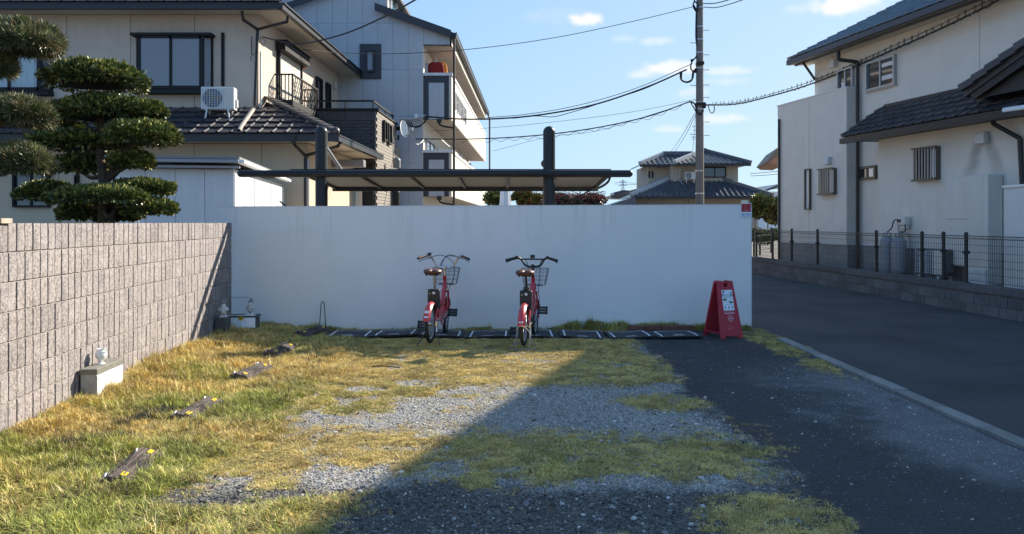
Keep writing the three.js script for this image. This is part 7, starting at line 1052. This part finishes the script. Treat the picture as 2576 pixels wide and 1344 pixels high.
// ---------------------------------------------------------------- red folding sign
{
  const t = thing('folding_sign', 'red plastic folding sign with a white poster at the right end of the white wall', 'sign', V(2.8, -0.01, -10.02)); t.rotation.y = -0.0; const yaw = 0.33;
  const H = 0.745, wb = 0.168, wt = 0.112, spread = 0.185, lean = Math.atan2(spread - 0.02, H);
  const shape = new THREE.Shape(); shape.moveTo(-wb, 0); shape.lineTo(-wb * 0.62, 0); shape.lineTo(-wb * 0.58, 0.03); shape.lineTo(wb * 0.58, 0.03); shape.lineTo(wb * 0.62, 0); shape.lineTo(wb, 0); shape.lineTo(wt, H); shape.lineTo(wt * 0.4, H + 0.004); shape.lineTo(wt * 0.36, H - 0.012); shape.lineTo(-wt * 0.36, H - 0.012); shape.lineTo(-wt * 0.4, H + 0.004); shape.lineTo(-wt, H);
  const hole = new THREE.Path(); hole.moveTo(-0.045, H - 0.022); hole.lineTo(0.045, H - 0.022); hole.lineTo(0.035, H - 0.075); hole.lineTo(-0.035, H - 0.075); shape.holes.push(hole);
  const g = new THREE.ExtrudeGeometry(shape, { depth: 0.02, bevelEnabled: true, bevelSize: 0.005, bevelThickness: 0.005, bevelSegments: 2 });
  const base = new THREE.Matrix4().makeRotationY(yaw);
  const fm = base.clone().multiply(new THREE.Matrix4().makeTranslation(0, 0, spread)).multiply(new THREE.Matrix4().makeRotationX(-lean)), bm = base.clone().multiply(new THREE.Matrix4().makeRotationY(Math.PI)).multiply(new THREE.Matrix4().makeTranslation(0, 0, spread)).multiply(new THREE.Matrix4().makeRotationX(-lean));
  const place = (name, geo, m, w) => { const o = sub(t, name, geo, m); o.applyMatrix4(w); return o; };
  const front = place('front_panel', g, M.redPlastic, fm); place('back_panel', g, M.redPlastic, bm);
  for (const s of [-1, 1]) place('hinge', rb(0.05, 0.03, 0.07, 0.008), M.redPlastic, base.clone().multiply(tmpM.makeTranslation(s * 0.09, H * 0.965, 0)));
  place('strap', merge([bar(V(-wb * 0.95, 0.07, spread * 0.9), V(-wb * 0.95, 0.07, -spread * 0.9), 0.012, 0.02)]), M.redPlastic, base);
  const poster = print(320, 512, (c, W, H) => {
    c.fillStyle = '#eef3f6'; c.fillRect(0, 0, W, H); c.fillStyle = '#9b2436'; c.fillRect(18, 18, 66, 62); c.strokeStyle = '#f0d6da'; c.lineWidth = 5; for (const x of [40, 62]) { c.beginPath(); c.arc(x, 56, 11, 0, 7); c.stroke(); } c.beginPath(); c.moveTo(40, 56); c.lineTo(50, 38); c.lineTo(60, 40); c.lineTo(62, 56); c.stroke();
    c.fillStyle = '#c9d6dd'; c.fillRect(100, 34, 90, 8); c.fillRect(100, 52, 120, 5); c.fillStyle = '#2c3c52'; c.fillRect(222, 60, 40, 10); c.fillRect(222, 74, 40, 6); c.fillRect(268, 52, 36, 32);
    c.fillStyle = '#35677c'; c.fillRect(0, 102, W, 56); c.fillStyle = '#eef3f6'; c.fillRect(62, 110, 178, 38); c.fillStyle = '#86a2ae'; c.fillRect(74, 118, 150, 7); c.fillRect(74, 132, 120, 6); c.fillStyle = '#c3d5dc'; c.beginPath(); c.arc(30, 130, 18, 0, 7); c.arc(280, 130, 20, 0, 7); c.fill();
    c.fillStyle = '#2e3c46'; for (let i = 0; i < 13; i++) c.fillRect(18 + i * 22, 176 + (i % 2) * 2, 16, 13); c.fillStyle = '#4f7d4a'; c.fillRect(18, 214, 106, 56); c.fillStyle = '#2f5a3a'; c.fillRect(18, 214, 106, 16); c.fillStyle = '#36454f'; c.font = 'bold 30px sans-serif'; c.fillText('7', 196, 248); c.fillRect(222, 234, 64, 10); c.fillRect(150, 226, 30, 6); c.fillText('17', 84, 322); c.fillRect(130, 308, 56, 9); c.fillRect(40, 308, 30, 8); c.fillStyle = '#3d7048'; c.fillRect(200, 286, 100, 52); c.fillStyle = '#26343c'; c.beginPath(); c.arc(204, 284, 16, 0, 7); c.fill();
    c.fillStyle = '#5e8a96'; for (let i = 0; i < 12; i++) c.fillRect(20 + i * 23, 366, 17, 10); c.fillStyle = '#2b3a44'; for (let i = 0; i < 3; i++) { c.beginPath(); c.arc(54 + i * 105, 424, 15, 0, 7); c.fill(); c.fillRect(40 + i * 105, 442, 30, 22); } c.fillStyle = '#b6c8d0'; for (let i = 0; i < 3; i++) { c.fillRect(72 + i * 105, 410, 22, 44); c.fillRect(36 + i * 105, 478, 52, 6); c.fillRect(36 + i * 105, 490, 40, 5); }
  });
  const letters = print(320, 512, (c, W, H) => {
    c.fillStyle = `rgb(${[0.45, 0.03, 0.045].map((v) => Math.round(255 * toS(v))).join(',')})`; c.fillRect(0, 0, W, H); c.fillStyle = '#e9cdd2'; c.font = 'bold 66px sans-serif'; c.textAlign = 'center'; c.fillRect(20, 14, 280, 4); c.fillText('Charichari', W / 2, 84, 310);
    c.lineWidth = 9; c.strokeStyle = '#e6c9ce'; c.beginPath(); c.arc(W / 2 + 14, 190, 74, 0, 7); c.stroke(); c.beginPath(); c.moveTo(W / 2 - 4, 262); c.lineTo(W / 2 + 16, 284); c.lineTo(W / 2 + 36, 260); c.closePath(); c.fill(); c.lineWidth = 7; for (const x of [148, 200]) { c.beginPath(); c.arc(x, 202, 21, 0, 7); c.stroke(); } c.beginPath(); c.moveTo(148, 202); c.lineTo(160, 166); c.lineTo(190, 170); c.lineTo(200, 202); c.moveTo(152, 164); c.lineTo(170, 160); c.stroke();
    c.fillStyle = 'rgba(230,200,205,0.55)'; c.fillRect(70, 398, 150, 5); c.fillRect(70, 440, 190, 8); c.fillRect(70, 470, 110, 4);
  });
  const on = (name, geo, m, x, y, rz = 0) => place(name, geo, m, fm.clone().multiply(new THREE.Matrix4().makeTranslation(x, y, 0.0275)));
  on('poster', new THREE.PlaneGeometry(0.165, 0.268), std(new THREE.Color(1, 1, 1), 0.35, { map: poster }), 0.004, 0.495);
  on('lettering', new THREE.PlaneGeometry(0.165, 0.264), std(new THREE.Color(1, 1, 1), 0.5, { map: letters }), 0.004, 0.226);
}
// ---------------------------------------------------------------- corner with gnomes and white notice, black hoop
{
  const gnome = (label, pos, yaw, pipe) => {
    const t = thing('garden_gnome', label, 'gnome', pos); t.rotation.y = yaw; const s = (r, x, y, z, a = 1, b = 1, c = 1) => new THREE.SphereGeometry(r, 14, 10).scale(a, b, c).translate(x, y, z);
    const body = new THREE.LatheGeometry([[0, 0.03], [0.036, 0.03], [0.042, 0.06], [0.045, 0.09], [0.036, 0.12], [0.026, 0.135], [0, 0.14]].map(([x, y]) => new THREE.Vector2(x, y)), 18);
    sub(t, 'statue', merge([body, s(0.028, 0, 0.15, 0), s(0.03, 0, 0.125, 0.022, 0.9, 1.1, 0.6), s(0.008, 0, 0.152, 0.028), ...[-1, 1].map((k) => tube([V(k * 0.035, 0.118, 0), V(k * 0.052, 0.09, 0.012), V(k * 0.02, 0.082, 0.045)], 0.012, 8)), ...[-1, 1].map((k) => cyl(0.017, 0.019, 0.04, 10, k * 0.02, 0.025, 0.005)), ...[-1, 1].map((k) => s(0.02, k * 0.022, 0.012, 0.02, 0.9, 0.6, 1.4)), rb(0.1, 0.012, 0.085, 0.004, 0, 0.004, 0.01), ...(pipe ? [tube([V(0.03, 0.085, 0.05), V(0.04, 0.14, 0.045)], 0.007, 6)] : [])]), M.statue);
    sub(t, 'hat', merge([new THREE.ConeGeometry(0.031, 0.062, 14).rotateX(-0.12).translate(0, 0.198, -0.006), new THREE.TorusGeometry(0.028, 0.006, 6, 16).rotateX(Math.PI / 2).translate(0, 0.168, 0)]), std(L3(0.2, 0.22, 0.25), 0.7));
    return t;
  };
  const Zc = 10.05, top = at(600, 791, Zc).y;
  const bk = thing('corner_block', 'dark concrete block standing in the corner under the left gnome', 'block', at(561, 830, 9.5).setY(0)); sub(bk, 'block', rb(0.14, at(558, 797, 9.5).y + 0.02, 0.16, 0.008, 0, at(558, 797, 9.5).y / 2 - 0.01, 0), M.concreteDark);
  gnome('white garden gnome on the dark corner block, leftmost of the two gnomes', at(562, 797, 9.5), 0.35, false);
  const bh = thing('notice_box', 'low dark block with a blank looking white notice panel in the wall corner', 'box', at(610, 830, 10.0).setY(0));
  const w0 = at(575, 0, 9.95).x, w1 = at(645, 0, 9.95).x, hx = (w0 + w1) / 2 - bh.position.x;
  const grp = [['top_slab', rb(w1 - w0 + 0.02, 0.03, 0.2, 0.006, hx, top - 0.015, 0), M.concreteDark], ['body', rb(w1 - w0, top - 0.05, 0.17, 0.006, hx, (top - 0.03) / 2, 0), M.concreteDark], ['base_slab', rb(w1 - w0 + 0.08, 0.045, 0.26, 0.006, hx + 0.02, 0.03, 0.02), M.concrete]];
  grp.forEach(([n, g, m]) => sub(bh, n, g, m));
  const faint = print(256, 128, (c, W, H) => { c.fillStyle = '#f2f5f8'; c.fillRect(0, 0, W, H); c.strokeStyle = '#a9b6c4'; c.lineWidth = 3; c.beginPath(); c.moveTo(44, 40); c.lineTo(44, 96); c.moveTo(44, 40); c.lineTo(74, 38); c.moveTo(44, 66); c.lineTo(66, 64); c.moveTo(100, 44); c.lineTo(104, 84); c.lineTo(128, 82); c.lineTo(128, 42); c.moveTo(178, 44); c.lineTo(152, 52); c.lineTo(176, 72); c.lineTo(150, 86); c.stroke(); c.fillStyle = '#8f9bab'; c.fillRect(20, 60, 3, 8); c.fillRect(246, 62, 5, 8); });
  const pn = sub(bh, 'notice_panel', rb(w1 - w0 - 0.0, 0.175, 0.012, 0.003, 0, 0, 0), M.white, [hx, 0.2, 0.1], [-0.16, 0, 0.03]); sub(pn, 'print', new THREE.PlaneGeometry(w1 - w0 - 0.01, 0.165), std(new THREE.Color(1, 1, 1), 0.5, { map: faint }), [0, 0, 0.0075]);
  const dia = new THREE.Shape(); dia.moveTo(-0.045, 0.005); dia.lineTo(-0.032, 0.018); dia.lineTo(0.032, 0.018); dia.lineTo(0.045, 0.005); dia.lineTo(0, -0.034);
  const dg = sub(bh, 'sticker', new THREE.ExtrudeGeometry(dia, { depth: 0.002, bevelEnabled: false }), M.yellow, [hx, top - 0.035, 0.115]); sub(dg, 'print', bx(0.05, 0.013, 0.001), std(L3(0.03, 0.03, 0.02), 0.5), [0, 0.0, 0.003]);
  bh.rotation.y = 0.0;
  gnome('white garden gnome standing on the notice box, right one of the two gnomes', at(631, 791, 10.0), -0.15, true);
  const hp = thing('metal_hoop', 'tall narrow black metal hoop leaning at the foot of the white wall', 'hoop', at(811, 830, 10.3).setY(0)); part(hp, 'rod', tube([at(803, 834, 10.25), at(807.5, 768, 10.35), at(809, 760, 10.36), at(812, 759, 10.36), at(814.5, 761, 10.36), at(815.5, 768, 10.35), at(820, 836, 10.25)], 0.006, 8, 40), M.blackPlastic);
}
// ---------------------------------------------------------------- white box with urn at the block wall
{
  const B0 = BW.hit(288, 960, 0.1), a0 = 1.04, L = 0.48, p = BW.to(a0 + L / 2, 0.06, 0.1), F = (a, b, c) => BW.m(a, b, c);
  const t = thing('planter_block', 'white painted concrete block with mossy top standing against the block wall', 'block', p);
  const w = 0.125, h = 0.25, y0 = 0.06, ac = a0 + L / 2;
  part(t, 'block', rb(L, h, w, 0.008, 0, h / 2, 0), std(L3(0.42, 0.41, 0.4), 0.9, { map: concTex }), F(ac, y0, 0.02 + w / 2));
  part(t, 'top_slab', rb(L + 0.01, 0.045, w + 0.015, 0.008, 0, 0.0225, 0), std(L3(0.3, 0.29, 0.25), 0.95, { map: splitTex, bumpMap: splitBump, bumpScale: 0.004 }), F(ac, y0 + h - 0.02, 0.02 + w / 2));
  part(t, 'painted_face', rb(L - 0.01, h - 0.06, 0.006, 0.002, 0, (h - 0.06) / 2, 0), M.white, F(ac, y0 + 0.03, 0.02 + w + 0.003));
  [['brown brick under the near end of the white block', 0.12, 0.0], ['brown brick under the far end of the white block', 0.4, 0.2]].forEach(([l, da, tw]) => { const b = thing('brick', l, 'brick', BW.to(a0 + da + 0.1, 0.09, 0.16)); const g = rb(0.21, 0.06, 0.1, 0.006, 0, 0, 0, 1); part(b, 'brick', g, M.brickRed, BW.m(a0 + da + 0.1, 0.085, 0.19).multiply(new THREE.Matrix4().makeRotationY(tw))); });
  const u = thing('urn', 'small white porcelain urn with a handle standing on the white block', 'urn', BW.to(ac - 0.02, y0 + h + 0.025, 0.02 + w / 2));
  const pr = [[0, 0], [0.042, 0], [0.042, 0.006], [0.02, 0.018], [0.016, 0.028], [0.024, 0.04], [0.046, 0.065], [0.056, 0.09], [0.056, 0.112], [0.046, 0.135], [0.036, 0.148], [0.042, 0.16], [0.037, 0.158], [0.03, 0.146], [0.0, 0.14]].map(([x, y]) => new THREE.Vector2(x, y));
  sub(u, 'body', new THREE.LatheGeometry(pr, 30), M.porcelain); sub(u, 'handle', tube([[0.05, 0.12, 0], [0.062, 0.15, 0], [0.045, 0.168, 0], [0.038, 0.15, 0]], 0.006, 7), M.porcelain); sub(u, 'handle', tube([[-0.05, 0.12, 0], [-0.058, 0.14, 0], [-0.04, 0.155, 0]], 0.005, 7), M.porcelain); u.rotation.y = -0.4; u.scale.setScalar(0.8);
}
// ---------------------------------------------------------------- log shaped wheel stops, spike strips, small litter
{
  const prof = []; for (let i = 0; i <= 40; i++) { const a = Math.PI * i / 40; prof.push(new THREE.Vector2(Math.cos(a) * 0.13 * (1 + 0.04 * Math.sin(i * 0.8)), Math.sin(a) * 0.11 * (1 + 0.04 * Math.sin(i * 0.6 + 1)))); }
  const g0 = new THREE.ExtrudeGeometry(new THREE.Shape(prof), { depth: 0.52, steps: 22, bevelEnabled: true, bevelSize: 0.006, bevelThickness: 0.008, bevelSegments: 2 }).translate(0, 0, -0.26), pp = g0.attributes.position; for (let i = 0; i < pp.count; i++) { const x = pp.getX(i), y = pp.getY(i), z = pp.getZ(i), a = Math.atan2(y, x), k = 1 + 0.12 * (vnoise(a * 6, z * 2.2, 4) - 0.5) + 0.16 * (vnoise(a * 11, z * 5, 7) - 0.5) - 0.06 * (vnoise(a * 4, z * 16, 8) > 0.72); pp.setXYZ(i, x * k, y * k, z); } g0.computeVertexNormals();
  const uv = g0.attributes.uv; for (let i = 0; i < uv.count; i++) uv.setXY(i, pp.getZ(i) * 1.4, Math.atan2(pp.getY(i), pp.getX(i)) * 0.22 + 0.1 * pp.getY(i));
  const list = [['wood grained concrete wheel stop in the shade below the black hoop', -2.66, 10.0, -0.35], ['wood grained wheel stop second from the white wall, farthest one in the sun', -2.63, 8.55, -0.1], ['wood grained concrete wheel stop third from the white wall', -2.53, 7.32, -0.12], ['wood grained concrete wheel stop fourth from the white wall, sunk in grass', -2.46, 5.9, -0.06], ['wood grained concrete wheel stop nearest the camera, sunk in long grass', -2.27, 4.5, 0.12]];
  list.forEach(([label, x, Z, yaw], i) => {
    const t = thing('wheel_stop', label, 'wheel stop', V(x, lotHeight(x, Z) + (i > 2 ? -0.025 : -0.01), -Z), 'log shaped wheel stops in a line along the left of the lot'); t.rotation.set(0, yaw, i > 2 ? 0.05 : 0);
    sub(t, 'log', g0, M.logStop, null, null, [1, 0.95, 1]);
    for (const s of [-1, 1]) { sub(t, 'reflector', i > 2 ? rb(0.03, 0.006, 0.06, 0.002) : cyl(0.02, 0.022, 0.01, 14), M.yellow, [0.045, 0.1, s * 0.21], [0, 0, -0.42]); sub(t, 'lifting_loop', new THREE.TorusGeometry(0.028, 0.007, 6, 14, Math.PI), M.steel, [-0.045, 0.09, s * 0.235], [0, Math.PI / 2, 0]); }
  });
  const strip = (label, x0, z0, x1, z1) => { const t = thing('spike_strip', label, 'spike strip', V((x0 + x1) / 2, 0.03, -(z0 + z1) / 2)), g = [], n = 26; const r = rngOf(7); for (let i = 0; i < n; i++) for (let j = 0; j < 5; j++) { const a = (i + 0.5) / n, x = lerp(x0, x1, a) + (j - 2) * 0.025, z = -lerp(z0, z1, a), y = lotHeight(x, -z) + 0.02; g.push(new THREE.ConeGeometry(0.006, 0.07, 5).rotateX(rr(-0.3, 0.3, r)).rotateZ(rr(-0.3, 0.3, r)).translate(x, y + 0.045, z)); } part(t, 'spikes', merge(g), M.blackPlastic); const b = []; for (let i = 0; i < 6; i++) { const a = (i + 0.5) / 6, x = lerp(x0, x1, a), Z = lerp(z0, z1, a); b.push(bx(0.14, 0.012, Math.hypot(x1 - x0, z1 - z0) / 6 - 0.01, 0, 0, 0, [0, Math.atan2(x1 - x0, -(z1 - z0)), 0]).translate(x, lotHeight(x, Z) + 0.025, -Z)); } part(t, 'base', merge(b), M.blackPlastic); };
  strip('black plastic spike strip in the grass, the farther of two', -2.8, 5.36, -2.67, 5.9); strip('black plastic spike strip in the grass, the nearer of two', -2.92, 4.85, -2.62, 5.15);
  const tw = thing('twig', 'thin dark twig lying on the sunlit dry grass in the middle', 'twig', at(985, 936, 7.5).setY(0.03)); part(tw, 'stick', tube([at(935, 935, 7.6).setY(0.05), at(965, 933, 7.6).setY(0.055), at(1005, 936, 7.55).setY(0.05)], 0.006, 5), M.bark);
  const wd = thing('weed', 'single tall dry weed standing in the shaded gravel at right', 'weed', V(1.49, 0, -5.85)); part(wd, 'stem', tube([V(1.49, 0, -5.85), V(1.485, 0.07, -5.85), V(1.5, 0.13, -5.86)], 0.003, 4), std(L3(0.35, 0.28, 0.17), 0.9)); part(wd, 'seed_head', new THREE.SphereGeometry(0.014, 8, 6), std(L3(0.45, 0.42, 0.38), 0.9), tmpM.makeTranslation(1.5, 0.14, -5.86));
  const r = rngOf(5), sg = new THREE.IcosahedronGeometry(1, 1).scale(1.2, 0.6, 0.9); [[1595, 1308, 'small bright white stone in the gravel at the bottom centre'], [905, 1240, 'flat pale stone at the shadow edge low in the picture']].forEach(([px, py, l]) => { const Z = 1.5 * LENS / (py - 560), t = thing('stone', l, 'stone', V((px - 1288) / LENS * Z, 0.0, -Z)); sub(t, 'stone', sg, std(L3(0.6, 0.6, 0.6), 0.8, { map: concTex }), [0, 0.008, 0], [0, r() * 6, 0], [0.016, 0.016, 0.016]); });
}
renderer.render(scene, camera);
